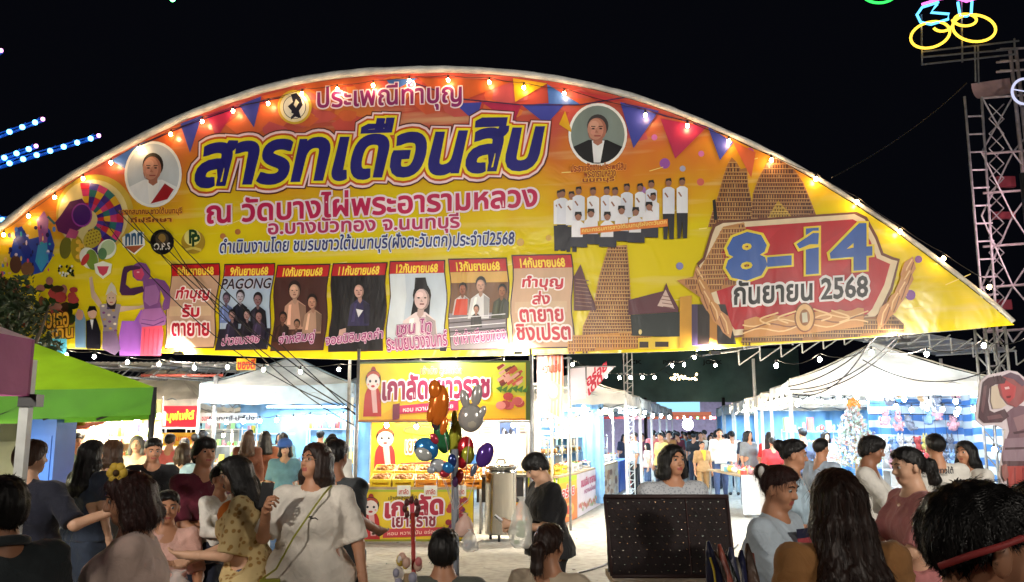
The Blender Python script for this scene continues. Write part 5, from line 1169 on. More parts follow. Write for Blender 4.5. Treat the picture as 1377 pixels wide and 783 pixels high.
for u in (1358, 1366, 1420):
    p1 = at(u, 66, TY); q.tube(p1, (p1.x + .1, p1.y, 0), .045, n=6); p2 = at(u, 66, Y3); q.tube(p2, (p2.x, p2.y, 0), .04, n=6)
for v in (66, 82, 95, 130, 205, 258, 330, 385, 445):
    p1, p2, r = seg((1322 if v > 120 else 1340, v + 2), (1430, v - 6)); q.tube(p1, p2, .03, n=6); p1, p2, r = seg((1345, v), (1430, v - 4), Y=Y3); q.tube(p1, p2, .026, n=6)
q.build('uprights', M_SCR, t)
q = MB()
for v0, v1 in ((130, 205), (205, 290), (290, 385), (385, 460)):
    for (ua, ub) in ((1320, 1362), (1362, 1425)):
        p1, p2, r = seg((ua, v0), (ub, v1)); q.tube(p1, p2, .02, n=5); p1, p2, r = seg((ub, v0), (ua, v1), Y=TY + .1); q.tube(p1, p2, .02, n=5)
for k in range(16):
    v0 = 140 + k * 20; p1, p2, r = seg((1330, v0), (1350, v0 + 20), Y=TY + .5); q.tube(p1, p2, .014, n=4); p1, p2, r = seg((1350, v0), (1330, v0 + 20), Y=TY + .5); q.tube(p1, p2, .014, n=4)
q.build('braces', M_SC, t)
q = MB(); c0 = at(1343, 121, TY + .3); q.grid(lambda s_, v: c0 + Vector(((s_ - .5) * .95, .3 * math.sin(v * PI / 2) , -.22 + .5 * v ** 1.5 + .15 * s_)), 8, 6); q.build('seat_shell', mat('pink_seat_plastic', (.62, .42, .44), .4), t)
for (u, v, w, h) in ((1352, 245, 26, 16), (1350, 290, 30, 10), (1345, 410, 30, 14)): q = MB(); q.box(at(u, v, TY + .7), (w / F * TY, .1, h / F * TY)); q.build('panel', mat('red_panel', (.30, .05, .07), .5), t)
area('tower_lamp', at(1385, 300, TY - 1.2), .3, 2.5, 70, (1, .62, .70), (R(90), 0, R(30)), t)
q = MB(); p = at(1385, 300, TY - 1.25); q.box(p, (.2, .1, 2.2)); q.build('lamp_case', M_DARK_METAL, t)
q = MB(); tk = [(bp(1345, 438, -.2)), ]; x = bp(1350, 440).x; y = bp(1350, 440, -.25).y
for dx in (-.16, .16):
    for dy in (0, .32): q.tube((x + dx, y + dy, 0), (x + dx, y + dy, 3.35), .025, n=6)
for k in range(8):
    z = .1 + k * .4; q.tube((x - .16, y, z), (x + .16, y, z + .38), .014, n=5); q.tube((x + .16, y + .32, z), (x - .16, y + .32, z + .38), .014, n=5); q.tube((x + .16, y, z), (x + .16, y + .32, z + .38), .014, n=5)
o = q.build('truss_leg', M_GREY_METAL, gate)
# neon figure's shoes on their frame, round neon
sg = empty('neon_sign', at(1290, 85, TY - .8), 'neon tube sign of two yellow shoes and pale blue legs on a steel frame', 'neon sign')
NY = TY - .8; M_NY = emat('yellow_neon', (1.0, .60, .05), 2.6); M_NB = emat('blue_neon', (.12, .55, 1.0), 2.6); M_NP = emat('magenta_neon', (1.0, .16, .75), 2.6); M_NG = emat('green_neon', (.04, 1.0, .12), 2); M_NW = emat('white_neon', (.6, .62, .85), 1.2)
def neon(nm, pts, m, par=sg, closed=False, r=.03, Y=None): q = MB(); q.path([at(u, v, Y or NY) for u, v in pts], r, 8, closed=closed); q.build(nm, m, par)
def el(cx, cy, rx, ry, rot=0, n=28, a0=0, a1=360):
    c, s_ = math.cos(R(rot)), math.sin(R(rot)); return [(cx + rx * math.cos(R(a)) * c - ry * math.sin(R(a)) * s_, cy + rx * math.cos(R(a)) * s_ + ry * math.sin(R(a)) * c) for a in [a0 + (a1 - a0) * i / n for i in range(n + (0 if a1 - a0 == 360 else 1))]]
neon('shoe_tube', el(1251, 47, 27, 17, -16), M_NY, closed=True); neon('shoe_tube', el(1310, 38, 29, 18, 6), M_NY, closed=True)
neon('cuff_tube', el(1298, 27, 15, 8, 0), M_NY, closed=True); neon('cuff_tube', el(1268, 32, 14, 10, -10, 20, -20, 160), M_NY)
neon('leg_tube', [(1262, 3), (1240, 10), (1233, 20), (1238, 30), (1252, 33), (1275, 26), (1276, 19), (1252, 17), (1260, 6)], M_NB); neon('leg_tube', [(1288, 3), (1291, 22), (1300, 22), (1306, 18), (1307, 2)], M_NB); neon('trouser_tube', [(1240, 6), (1262, -1), (1280, -4), (1300, 2), (1315, -3)], M_NP)
neon('cord_tube', el(1182, -9, 22, 13, 0, 20, 0, 180), M_NG)
q = MB()
for a, c in (((1240, 70), (1370, 55)), ((1241, 77), (1368, 66)), ((1240, 87), (1366, 73)), ((1239, 20), (1240, 88)), ((1293, 0), (1294, 84)), ((1311, 62), (1312, 110)), ((1364, 52), (1365, 74)), ((1315, 62), (1316, 112))): q.tube(at(*a, NY + .1), at(*c, NY + .1), .022, n=5)
q.build('sign_frame', M_GREY_METAL, sg)
rg = empty('ring_sign', at(1378, 123, TY - .6), 'round white neon ring fixed to the scaffold tower', 'neon sign'); neon('ring_tube', el(1378, 123, 17, 17), M_NW, rg, closed=True, Y=TY - .6); neon('ring_spoke', [(1361, 120), (1395, 126)], M_NW, rg, Y=TY - .6, r=.015)
# ------------------------------------------------------------------ tree at left edge in front of the banner
t = empty('leafy_tree', (at(20, 500, 13.4).x, 13.4, 0), 'dark leafy tree at the left edge before the banner', 'tree')
x = t.location.x; q = MB(); q.path([(x, 13.4, 0), (x + .1, 13.45, 1.2), (x - .05, 13.4, 2.4), (x - .3, 13.5, 3.6)], [.14, .11, .08, .04], 8)
q.path([(x, 13.4, 2.2), (x + .4, 13.3, 3.2), (x + .5, 13.3, 3.6)], [.05, .03, .015], 6); q.build('trunk', mat('bark', (.06, .045, .03), .9, bump=(12, .6)), t)
rs = np.random.RandomState(3); cl = rs.randn(46, 3) * [.40, .40, .34] + [x - .55, 13.4, 3.42]; n = 5200
c = cl[rs.randint(0, 46, n)] + rs.randn(n, 3) * .13; d1 = rs.randn(n, 3); d1 /= np.linalg.norm(d1, axis=1)[:, None]; d2 = np.cross(d1, rs.randn(n, 3)); d2 /= np.linalg.norm(d2, axis=1)[:, None]
s1 = rs.uniform(.04, .085, n)[:, None]; V = np.stack([c - d1 * s1, c + d2 * s1 * .38, c + d1 * s1, c - d2 * s1 * .38], 1).reshape(-1, 3) - np.array(t.location)
link('crown', qmesh('crown', V, np.arange(4 * n).reshape(-1, 4), [mat('dark_leaves', (.022, .045, .016), .6, nz=(3, .4), transl=.15)], smooth=False), t)
# ------------------------------------------------------------------ slack black cables
def cable(label, pts, r=.012, sagz=.0): q = MB(); q.path(pts, r, 5); return tag(q.build('cable', M_CABLE), label, 'cable', 'slack cables')
def sagc(a, b, s_, n=14): return [a.lerp(b, i / n) - Vector((0, 0, s_ * 4 * (i / n) * (1 - i / n))) for i in range(n + 1)]
for i, (ua, va, ub, vb, s_) in enumerate(((165, 285, 478, 548, .18), (178, 288, 478, 556, .35), (200, 300, 478, 548, .22), (210, 290, 480, 560, .05), (240, 330, 476, 572, .4), (150, 300, 470, 552, .5))):
    cable(['thin black cable from left portrait down to the stall pole', 'second black cable sagging beside the left portrait', 'black cable passing the round black emblem', 'straight black cable over the first day panel', 'lowest slack black cable left of the yellow stall', 'longest slack black cable left of the yellow stall'][i], sagc(bp(ua, va, .25), at(ub, vb, 13.7), s_), .009)
cable('cable running up into the night sky at right', sagc(bp(1118, 240, .05), at(1300, 112, 18), .15), .012)
for i, (ua, va, ub, vb, s_) in enumerate(((1060, 520, 1180, 452, .15), (1062, 524, 1205, 455, .22), (1066, 530, 1170, 460, .3), (1160, 484, 1352, 486, .35), (1080, 528, 1215, 452, .2))):
    cable(['dark cable climbing the white tent top from its left pole', 'second dark cable over the white tent top', 'lowest of the dark cables at the left tent pole', 'dark cable sagging across the white tent top', 'steepest dark cable over the white tent top'][i], sagc(at(ua, va, 14.2), at(ub, vb, 14.0), s_), .011)
# ------------------------------------------------------------------ stalls
def rectP(A, B, H, n=None):
    """maps (0..100, 0..100) with v measured downward to a standing rectangle whose bottom edge runs A->B"""
    A = Vector(A); B = Vector(B); n = n or (B - A).cross(Vector((0, 0, 1))).normalized()
    if n.y > 0: n = -n
    return lambda u, v, d=0: A.lerp(B, u / 100) + Vector((0, 0, H * (1 - v / 100))) + n * d
def printed(name, P, fn, parent, base=(235, 205, 20), mt=None, back=.012, w0=0, w1=100):
    m = MB(); m.col = S(*base); m.slab([P(0, 100), P(100, 100), P(100, 0), P(0, 0)], P(0, 0, -back) - P(0, 0)); L = [.002]
    class Q:
        @staticmethod
        def poly(pts, col, dz=.0012): L[0] += dz; m.col = S(*col); m.add([P(u, v, L[0]) for u, v in pts], [tuple(reversed(range(len(pts))))], False)
        @staticmethod
        def ell(cx, cy, rx, ry, col, n=16, dz=.0012): Q.poly([(cx + rx * math.cos(2 * PI * i / n), cy + ry * math.sin(2 * PI * i / n)) for i in range(n)], col, dz)
        @staticmethod
        def rect(a, b, c, d, col): Q.poly([(a, b), (c, b), (c, d), (a, d)], col)
        @staticmethod
        def text(body, LB, RB, LT, styles, shear=0): letter(m, body, LB, RB, LT, P, [(w, S(*c)) for w, c in styles], shear, L[0] + .001); L[0] += .001 + .0016 * len(styles)
    fn(Q); return m.build(name, mt or M_PRINTB, parent)
def boy(q, x, y, s, sy):
    E = lambda cx, cy, rx, ry, c: q.ell(x + cx * s, y + cy * sy, rx * s, ry * sy, c)
    E(0, 66, 26, 34, (196, 40, 40)); q.poly([(x + a * s, y + b * sy) for a, b in ((-26, 66), (26, 66), (28, 100), (-28, 100))], (196, 40, 40)); q.poly([(x + a * s, y + b * sy) for a, b in ((-6, 42), (10, 42), (16, 92), (2, 92))], (240, 190, 190))
    E(0, 2, 8, 10, (170, 50, 30)); E(0, 20, 24, 20, (44, 26, 24)); E(0, 12, 20, 10, (190, 70, 40)); E(0, 26, 21, 18, (248, 236, 232)); E(-9, 24, 3.4, 3, (20, 16, 40)); E(9, 24, 3.4, 3, (20, 16, 40)); E(0, 35, 6, 2.6, (200, 60, 60)); E(-14, 31, 3, 2, (244, 170, 160)); E(14, 31, 3, 2, (244, 170, 160))
SY = 13.6; st1 = empty('food_stall', (at(596, 600, SY).x, SY, 0), 'yellow chestnut stall with printed banners and orange crates', 'food stall')
A, B_ = at(482, 567, SY), at(713, 562, SY); H = at(482, 487, SY).z - A.z; B_.z = A.z + .02
MG = (150, 24, 74); WH = (248, 236, 240)
def fbn(q):
    q.rect(0, 0, 100, 3, (60, 90, 20)); q.rect(0, 97, 100, 100, (200, 120, 20)); q.rect(97.5, 0, 100, 100, (70, 90, 20)); q.poly([(40, 3), (97, 3), (97, 60), (70, 50), (50, 20)], (206, 214, 60)); q.poly([(20, 78), (60, 66), (97, 82), (97, 97), (8, 97)], (250, 190, 20))
    boy(q, 8, 14, .19, .78); q.text('เจ้าดัง สูตรเด็ด', (36, 25), (60, 25), (36, 8), [(.06, (250, 240, 180)), (.02, (120, 84, 30))]); q.text('เกาลัดเยาวราช', (14, 64), (76, 60), (14, 24), [(.11, WH), (.045, MG)])
    q.poly([(20, 72), (24, 70), (24, 96), (20, 98)], (120, 20, 60)); q.poly([(24, 74), (58, 66), (58, 82), (24, 88)], (206, 40, 90)); q.text('หอม หวาน มัน อร่อย', (26, 85), (55, 79), (26, 76), [(.02, WH)])
    rs = random.Random(1)
    for i in range(26): x, y = 86 + rs.uniform(-6, 6), 26 + rs.uniform(-16, 14); q.poly([(x, y), (x + 3.6, y - 6), (x + 4.6, y - 3), (x + 1, y + 5)], rs.choice([(150, 50, 40), (196, 84, 60), (110, 40, 30), (226, 170, 150)]), dz=.0004)
    for i in range(9): q.ell(86 + rs.uniform(-6, 8), 66 + rs.uniform(-8, 10), 3, 7, rs.choice([(206, 90, 90), (230, 140, 130), (180, 60, 60)]), 10, dz=.0004)
    for i in range(6): q.poly([(80 + i * 3, 46 + i % 3 * 3), (84 + i * 3, 42), (83 + i * 3, 54)], (70, 120, 40), dz=.0004)
printed('top_banner', rectP(A, B_, H), fbn, st1)
for u in (479, 714): q = MB(); p = at(u, 600, SY + .03); q.tube((p.x, p.y, 0), (p.x, p.y, 2.95), .025, n=8); q.build('pole', M_GREY_METAL, st1)
q = MB(); q.tube((A.x, SY + .03, A.z + H + .01), (B_.x, SY + .03, A.z + H + .01), .018, n=6); q.tube((A.x, SY + .03, A.z), (B_.x, SY + .03, A.z), .014, n=6); q.build('cross_bar', M_GREY_METAL, st1)
Ya = 13.3; A, B_ = gr(478, 722), gr(636, 722); A.y = B_.y = Ya; A.x = at(478, 690, Ya).x; B_.x = at(636, 690, Ya).x; HC = at(500, 655, Ya).z
def cb_(q):
    q.rect(0, 0, 100, 4, (180, 200, 40)); q.rect(0, 96, 100, 100, (150, 150, 30)); q.rect(0, 0, 2, 100, (90, 110, 20)); boy(q, 13, 14, .30, .82)
    q.text('เจ้าดังสูตรเด็ด', (28, 22), (52, 19), (28, 12), [(.02, (90, 80, 40))]); q.text('เกาลัด', (26, 54), (74, 46), (26, 16), [(.12, WH), (.05, (180, 30, 60))]); q.text('เยาวราช', (32, 72), (68, 70), (32, 54), [(.11, WH), (.04, (150, 40, 60))]); q.poly([(24, 76), (76, 72), (76, 88), (24, 93)], (206, 60, 70)); q.text('หอม หวาน มัน อร่อย', (28, 88), (70, 84), (28, 80), [(.02, (250, 210, 190))])
    rs = random.Random(2)
    for i in range(40): q.ell(87 + rs.uniform(-8, 7), 30 + rs.uniform(-14, 50), 2.6, 6, rs.choice([(150, 40, 50), (190, 70, 60), (90, 120, 40), (120, 40, 90), (220, 150, 60)]), 9, dz=.0004)
printed('counter_banner', rectP((A.x, Ya, .02), (B_.x, Ya, .02), HC - .06), cb_, st1)
M_WOOD = mat('pale_plywood', (.42, .30, .17), .6, nz=(5, .25), stretch=(1, 6, 1)); M_CRATE = mat('orange_crate_plastic', (.75, .28, .02), .4, nz=(4, .1)); M_YCR = mat('yellow_crate_plastic', (.80, .58, .03), .4, nz=(4, .1))
q = MB(); q.box(((A.x + B_.x) / 2, Ya + .46, HC - .02), (B_.x - A.x + .1, .95, .035)); q.build('counter_top', M_WOOD, st1)
for s_ in (A.x + .05, B_.x - .05):
    for y in (Ya + .08, Ya + .84): q = MB(); q.box((s_, y, HC / 2 - .02), (.05, .05, HC - .04)); q.build('leg', M_WOOD, st1)
A, B_ = at(498, 642, 15.0), at(604, 642, 15.0)
def ib(q):
    q.poly([(50, 0), (100, 0), (100, 100), (60, 100)], (206, 210, 60)); boy(q, 18, 10, .5, .8); q.ell(66, 14, 26, 9, (220, 90, 50)); q.ell(66, 16, 22, 6, (240, 200, 50)); q.text('เยาวราช', (44, 56), (84, 56), (44, 34), [(.1, (250, 230, 200)), (.03, (220, 90, 60))]); q.poly([(38, 74), (96, 70), (96, 86), (38, 90)], (226, 80, 60))
printed('inner_banner', rectP(A, B_, at(500, 568, 15.0).z - A.z), ib, st1, base=(240, 190, 30))
q = MB()
for x in (A.x, B_.x): q.tube((x, 15.03, 0), (x, 15.03, at(500, 566, 15).z), .018, n=6)
q.build('inner_frame', M_GREY_METAL, st1)
tube_light('warm tube light behind the top banner of the chestnut stall', (A.x + .2, 14.6, 1.98), (A.x + 2.3, 14.6, 1.98), M_LEDW, power=105, col=(1, .84, .55))
CR = {}
def crate(name, m, sz, fillc, seed=0):
    k = (m.name, sz, tuple(fillc))
    if k not in CR:
        w, d, h = sz; q = MB(); t = .015
        q.box((0, 0, .01), (w, d, .02)); 
        for s_ in (-1, 1):
            q.box((s_ * (w / 2 - t / 2), 0, h * .2), (t, d, h * .4)); q.box((0, s_ * (d / 2 - t / 2), h * .2), (w - 2 * t - .004, t, h * .4)); q.box((s_ * (w / 2 - t / 2), 0, h * .85), (t + .008, d, h * .3)); q.box((0, s_ * (d / 2 - t / 2), h * .85), (w - 2 * t - .004, t + .008, h * .3))
            for e in (-1, 1): q.box((s_ * (w / 2 - .02), e * (d / 2 - .02), h * .55), (.034, .034, h * .38))
        a = q.mesh('crate', m); f = MB(); rs = random.Random(seed)
        for i in range(46):
            x, y = rs.uniform(-w / 2 + .04, w / 2 - .04), rs.uniform(-d / 2 + .04, d / 2 - .04); r_ = rs.uniform(.022, .036); f.mi = i % 2; f.ball((x, y, h * .8 + .05 * (1 - (2 * x / w) ** 2) * rs.random()), (r_, r_, r_ * .8), 6, 4)
        CR[k] = (a, f.mesh('contents', [mat('goods_%d_%d' % (int(c[0] * 99), int(c[1] * 99)), c, .4, nz=None) for c in fillc]))
    return CR[k]
def place_crate(label, loc, m, sz=(.42, .32, .2), fillc=((.35, .13, .03), (.5, .2, .04)), rz=0, group=None, cat='crate', name='food_crate', tilt=0):
    a, c = crate(name, m, sz, fillc); t = empty(name, loc, label, cat, group, rz=rz); t.rotation_euler = (tilt, 0, rz); link('crate_body', a, t); o = link('contents', c, t); o['kind'] = 'stuff'; return t
x0 = at(500, 640, Ya).x; NTH = ['leftmost', 'second from left', 'middle', 'second from right', 'rightmost']
for i in range(5):
    place_crate('%s of the five chestnut crates along the counter front' % NTH[i], (x0 + .12 + i * .34, Ya + .25, HC), M_CRATE if i > 1 else M_YCR, (.32, .3, .15), rz=.05 * i, group='crates on the chestnut counter', tilt=.25)
    place_crate('%s of the five chestnut crates in the raised back row' % NTH[i], (x0 + .12 + i * .34, Ya + .62, HC + .12), M_YCR if i < 3 else M_CRATE, (.32, .3, .15), rz=-.04 * i, group='crates at the back of the chestnut counter', tilt=.3)
for i, u in enumerate((543, 579, 618)):
    p = at(u, 662, Ya - .03); q = MB(); q.box((p.x, p.y, p.z + .02), (.20, .012, .16)); o = q.build('price_card', mat('white_card', (.72, .70, .62), .6)); tag(o, ['white price card at the left of the chestnut counter', 'white price card in the middle of the chestnut counter', 'white price card at the right of the chestnut counter'][i], 'price card')
    m_ = MB(); P_ = lambda a, b, d=0, p=p: Vector((p.x + a, p.y - .007 - d, p.z + .02 + b)); letter(m_, 'เกาลัด', (-.07, -.05), (.07, -.05), (-.07, .03), P_, [(.03, S(190, 30, 30))]); m_.build('price_lettering', M_PRINTB, o)
# steel drum boiler, side table
D0 = gr(674, 721); x, y = D0.x, 13.6; dr = empty('steel_drum', (x, y, 0), 'tall shiny stainless steel boiler drum beside the yellow stall', 'steel drum')
q = MB(); q.lathe((x, y, .10), [(.235, 0), (.24, .02), (.24, .9), (.25, .91), (.25, .94), (.24, .95), (.235, 1.0)], 32); q.build('drum_body', M_STAINLESS, dr)
q = MB(); q.lathe((x, y, 1.10), [(.26, 0), (.26, .02), (.18, .05), (.03, .07)], 32); q.build('lid', M_STAINLESS, dr); q = MB(); q.path([(x - .07, y, 1.16), (x - .05, y, 1.22), (x + .05, y, 1.22), (x + .07, y, 1.16)], .012, 6); q.build('lid_handle', M_BLACK, dr)
for k in range(3): a = k * 2.1 + .4; q = MB(); q.tube((x + .2 * math.cos(a), y + .2 * math.sin(a), 0), (x + .2 * math.cos(a), y + .2 * math.sin(a), .12), .02, n=6); q.build('leg', M_DARK_METAL, dr)
a0, b0 = at(643, 640, 14.4), at(708, 640, 14.4); sd = empty('side_table', (a0.x, 14.4, 0), 'side table with a cream backboard behind the steel drum', 'table')
q = MB(); q.box(((a0.x + b0.x) / 2, 14.7, a0.z), (b0.x - a0.x, .7, .04)); q.build('table_top', M_STAINLESS, sd)
for sx in (a0.x + .04, b0.x - .04):
    for yy in (14.4, 15.0): q = MB(); q.tube((sx, yy, 0), (sx, yy, a0.z), .02, n=6); q.build('leg', M_GREY_METAL, sd)
q = MB(); q.box(((a0.x + b0.x) / 2, 15.0, a0.z + .36), (b0.x - a0.x, .03, .62)); q.build('backboard', mat('cream_board', (.66, .58, .44), .6, nz=(3, .1)), sd)
q = MB(); q.box(((a0.x + b0.x) / 2, 14.45, a0.z - .22), (b0.x - a0.x + .05, .02, .42)); q.build('apron_cloth', mat('dark_cloth_apron', (.05, .05, .06), .8), sd)
for i, (u, v, w, h, c, lb) in enumerate(((683, 582, .30, .36, (60, 84, 130), 'blue photo poster behind the drum under the yellow banner'), (655, 584, .22, .34, (214, 200, 170), 'pale notice sheet left of the blue poster behind the drum'), (703, 584, .14, .4, (190, 170, 150), 'narrow sheet right of the blue poster behind the drum'))):
    p = at(u, v, 15.2); t = empty('wall_poster', (p.x, p.y, p.z), lb, 'poster')
    def f(q, i=i):
        if i == 0:
            for k in range(8): q.ell(20 + k * 9, 40 + (k * 37) % 30, 9, 16, ((30, 40, 70), (190, 200, 220), (20, 24, 40))[k % 3], 9)
        else:
            for k in range(6): q.rect(12, 12 + k * 13, 84 - (k * 17) % 30, 17 + k * 13, (90, 90, 110))
    printed('sheet', rectP((p.x - w / 2, p.y, p.z - h / 2), (p.x + w / 2, p.y, p.z - h / 2), h), f, t, base=c)
p = at(693, 576, 15.27); q = MB(); q.box((p.x - .3, 15.28, p.z), (1.5, .03, .9)); q.box((p.x - 1.0, 15.28, 1.1), (.05, .05, 2.2)); q.box((p.x + .4, 15.28, 1.1), (.05, .05, 2.2)); tag(q.build('notice_board', mat('pale_panel', (.5, .48, .45), .7, nz=(3, .2))), 'pale notice board on two posts behind the drum', 'board')
# stalls on the left of the lane, one behind another
def counter(label, A, B, h, deep, fn, base, top=M_WOOD, side=None):
    t = empty('stall_counter', (A.x, A.y, 0), label, 'stall'); n = (B - A).cross(Vector((0, 0, 1))).normalized()
    if n.x < 0: n = -n
    A = Vector((A.x, A.y, .02)); B = Vector((B.x, B.y, .02))
    P = lambda u, v, d=0: A.lerp(B, u / 100) + Vector((0, 0, (h - .05) * (1 - v / 100))) + n * d
    printed('front_print', P, fn, t, base=base)
    q = MB(); m = (A + B) / 2 - n * deep / 2; ang = math.atan2((B - A).y, (B - A).x); q.box((m.x, m.y, h - .01), ((B - A).length + .06, deep, .04), rz=ang); q.build('counter_top', top, t)
    for a in (A, B):
        for k in (.04, deep - .04): p = a - n * k; q = MB(); q.tube((p.x, p.y, 0), (p.x, p.y, h - .03), .02, n=6); q.build('leg', M_GREY_METAL, t)
    # front panel towards the viewer
    P2 = lambda u, v, d=0: (A - n * deep).lerp(A, u / 100) + Vector((0, 0, (h - .05) * (1 - v / 100))) - (B - A).normalized() * (d + .01)
    printed('side_print', P2, side or fn, t, base=base); return t, n
def fA(q):
    q.rect(0, 0, 100, 12, (190, 220, 40)); q.poly([(0, 60), (100, 30), (100, 100), (0, 100)], (230, 130, 60)); q.text('อร่อย', (16, 46), (84, 42), (16, 20), [(.1, WH), (.04, (210, 60, 40))]); q.ell(50, 74, 30, 16, (244, 180, 90)); q.ell(50, 74, 18, 10, (220, 90, 50))
def fB(q):
    q.text('ขนมจีบ ซาลาเปา', (14, 34), (86, 30), (14, 12), [(.03, (206, 60, 110))]); q.text('หวานน้อย', (26, 52), (76, 50), (26, 38), [(.03, (190, 110, 150))]); rs = random.Random(3)
    for i in range(30): q.ell(6 + i * 3.1, 80 + rs.uniform(-8, 8), 3, 5, rs.choice([(190, 150, 110), (150, 170, 120), (210, 120, 110)]), 8, dz=.0004)
def fC(q):
    rs = random.Random(8)
    for i in range(34): q.ell(rs.uniform(8, 92), rs.uniform(20, 92), 8, 9, rs.choice([(190, 170, 150), (120, 90, 80), (210, 190, 160), (160, 120, 90), (220, 216, 206)]), 9, dz=.0004)
def fD(q):
    for k in range(5): q.rect(k * 20, 0, k * 20 + 8, 100, (60, 100, 200))
cA = gr(752, 708); cB = gr(776, 698); c2 = gr(807, 680); c3 = gr(832, 664); c4 = gr(848, 655)
tA, nA = counter('counter with yellow and orange printed front right behind the reading girl', cA, cB, .86, .9, fA, (232, 196, 50))
tB, nB = counter('counter with white and pink printed front beside the lane', cB + (c2 - cB) * .03, c2, .86, .9, fB, (230, 218, 222))
tC, nC = counter('counter with brown photo print further down the lane', c2 + (c3 - c2) * .04, c3, .86, .9, fC, (206, 196, 180))
tD, nD = counter('table draped in blue cloth down the lane', c3 + (c4 - c3) * .08, c4, .84, 1.0, fD, (70, 110, 196), top=mat('blue_cloth', (.06, .14, .5), .8))
rs = random.Random(21); FC = [((.75, .5, .05), (.8, .62, .1)), ((.7, .25, .05), (.5, .12, .04)), ((.75, .7, .6), (.6, .5, .35)), ((.2, .45, .1), (.7, .1, .05)), ((.6, .1, .2), (.8, .5, .5))]
gl = ['yellow tray of snacks on the front counter by the lane', 'yellow crate on the front counter nearest the reading girl', 'tray of pale buns on the white and pink counter', 'tray of brown snacks on the white and pink counter', 'tray of green goods on the white and pink counter', 'tray of fried snacks on the brown counter', 'tray of red snacks on the brown counter', 'tray of goods at the far end of the brown counter', 'tray on the blue draped table']
spots = [(cA, cB, nA, .25, .3), (cA, cB, nA, .75, .35), (cB, c2, nB, .15, .3), (cB, c2, nB, .45, .35), (cB, c2, nB, .8, .3), (c2, c3, nC, .15, .3), (c2, c3, nC, .45, .3), (c2, c3, nC, .8, .3), (c3, c4, nD, .5, .4)]
for i, (a, b, n, f, dp) in enumerate(spots):
    p = a.lerp(b, f) - n * dp; place_crate(gl[i], (p.x, p.y, .87), M_YCR if i < 2 else mat('white_tray', (.7, .7, .68), .4), (.42, .4, .14), FC[i % 5], rz=math.atan2((b - a).y, (b - a).x), cat='tray', name='food_tray')
for i in range(3):
    p = cA.lerp(cB, .2 + i * .25) - nA * .75; place_crate(['lowest yellow crate stacked behind the front counter', 'second yellow crate stacked behind the front counter', 'highest yellow crate stacked behind the front counter'][i], (p.x - .25, p.y + .1, .87 + i * .19), M_YCR, (.5, .4, .2), FC[0], rz=.8)
# posts, lit display boxes and lamps over those counters
M_GLOWSH = emat('lit_display_glow', (1.0, .86, .60), 2.6); ev = [cA, cB, c2, c3]
for i, (a, b, n) in enumerate(((cA, cB, nA), (cB, c2, nB), (c2, c3, nC))):
    lb = ['first', 'second', 'third'][i]; t = empty('display_cabinet', (a.x - n.x * .6, a.y - n.y * .6, .87), lb + ' lit glass display cabinet from the front along the lane counters', 'display case'); m = a.lerp(b, .55) - n * .5; d = (b - a).normalized(); ang = math.atan2(d.y, d.x); Lh = (b - a).length * .38
    for z in (.02, .34, .64): q = MB(); q.box((m.x, m.y, .88 + z), (Lh * 2, .5, .02), rz=ang); q.build('shelf', M_STAINLESS, t)
    for s_ in (-1, 1):
        for e in (-1, 1): p = m + d * s_ * Lh + n * e * .24; q = MB(); q.tube((p.x, p.y, .88), (p.x, p.y, 1.56), .012, n=5); q.build('post', M_WHITE_METAL, t)
    f = MB(); rr = random.Random(i)
    for z in (.03, .35):
        for k in range(18):
            p = m + d * rr.uniform(-Lh * .9, Lh * .9) + n * rr.uniform(-.2, .2); f.mi = k % 3; r_ = rr.uniform(.03, .05); f.ball((p.x, p.y, .89 + z + r_), (r_, r_, r_), 6, 4)
    f.build('snacks', [mat('bun', (.7, .55, .32), .5), mat('fried', (.45, .2, .06), .5), mat('pastry', (.75, .6, .2), .5)], t, kind='stuff')
    p = m; tube_light(['warm tube light over the first lane cabinet', 'warm tube light over the second lane cabinet', 'warm tube light over the third lane cabinet'][i], p - d * Lh + Vector((0, 0, 1.62)) - Vector((0, 0, m.z)), p + d * Lh + Vector((0, 0, 1.62)) - Vector((0, 0, m.z)), M_LEDW, power=90, col=(1, .86, .62), group='warm tube lights over the lane cabinets')
    tube_light(['upper warm tube light over the first lane counter', 'upper warm tube light over the second lane counter', 'upper tube light over the third lane counter'][i], Vector((m.x - .8, m.y, 2.12)), Vector((m.x + .5, m.y, 2.12)), M_LEDW, power=105, col=(1, .86, .62), r=.025)
t = empty('post_row', (cA.x, cA.y, 0), 'white post frame over the counters left of the lane', 'frame')
for i, a in enumerate((cA, cB, c2, c3)): q = MB(); p = a - nB * .12; q.tube((p.x, p.y, 0), (p.x, p.y, 2.55), .028, n=8); q.build('post', mat('cream_post', (.7, .62, .44), .5), t); q = MB(); p2 = p - nB * 1.7; q.tube((p2.x, p2.y, 0), (p2.x, p2.y, 2.55), .028, n=8); q.build('post', M_WHITE_METAL, t); q = MB(); q.tube((p.x, p.y, 2.5), (p2.x, p2.y, 2.5), .02, n=6); q.build('beam', M_WHITE_METAL, t)
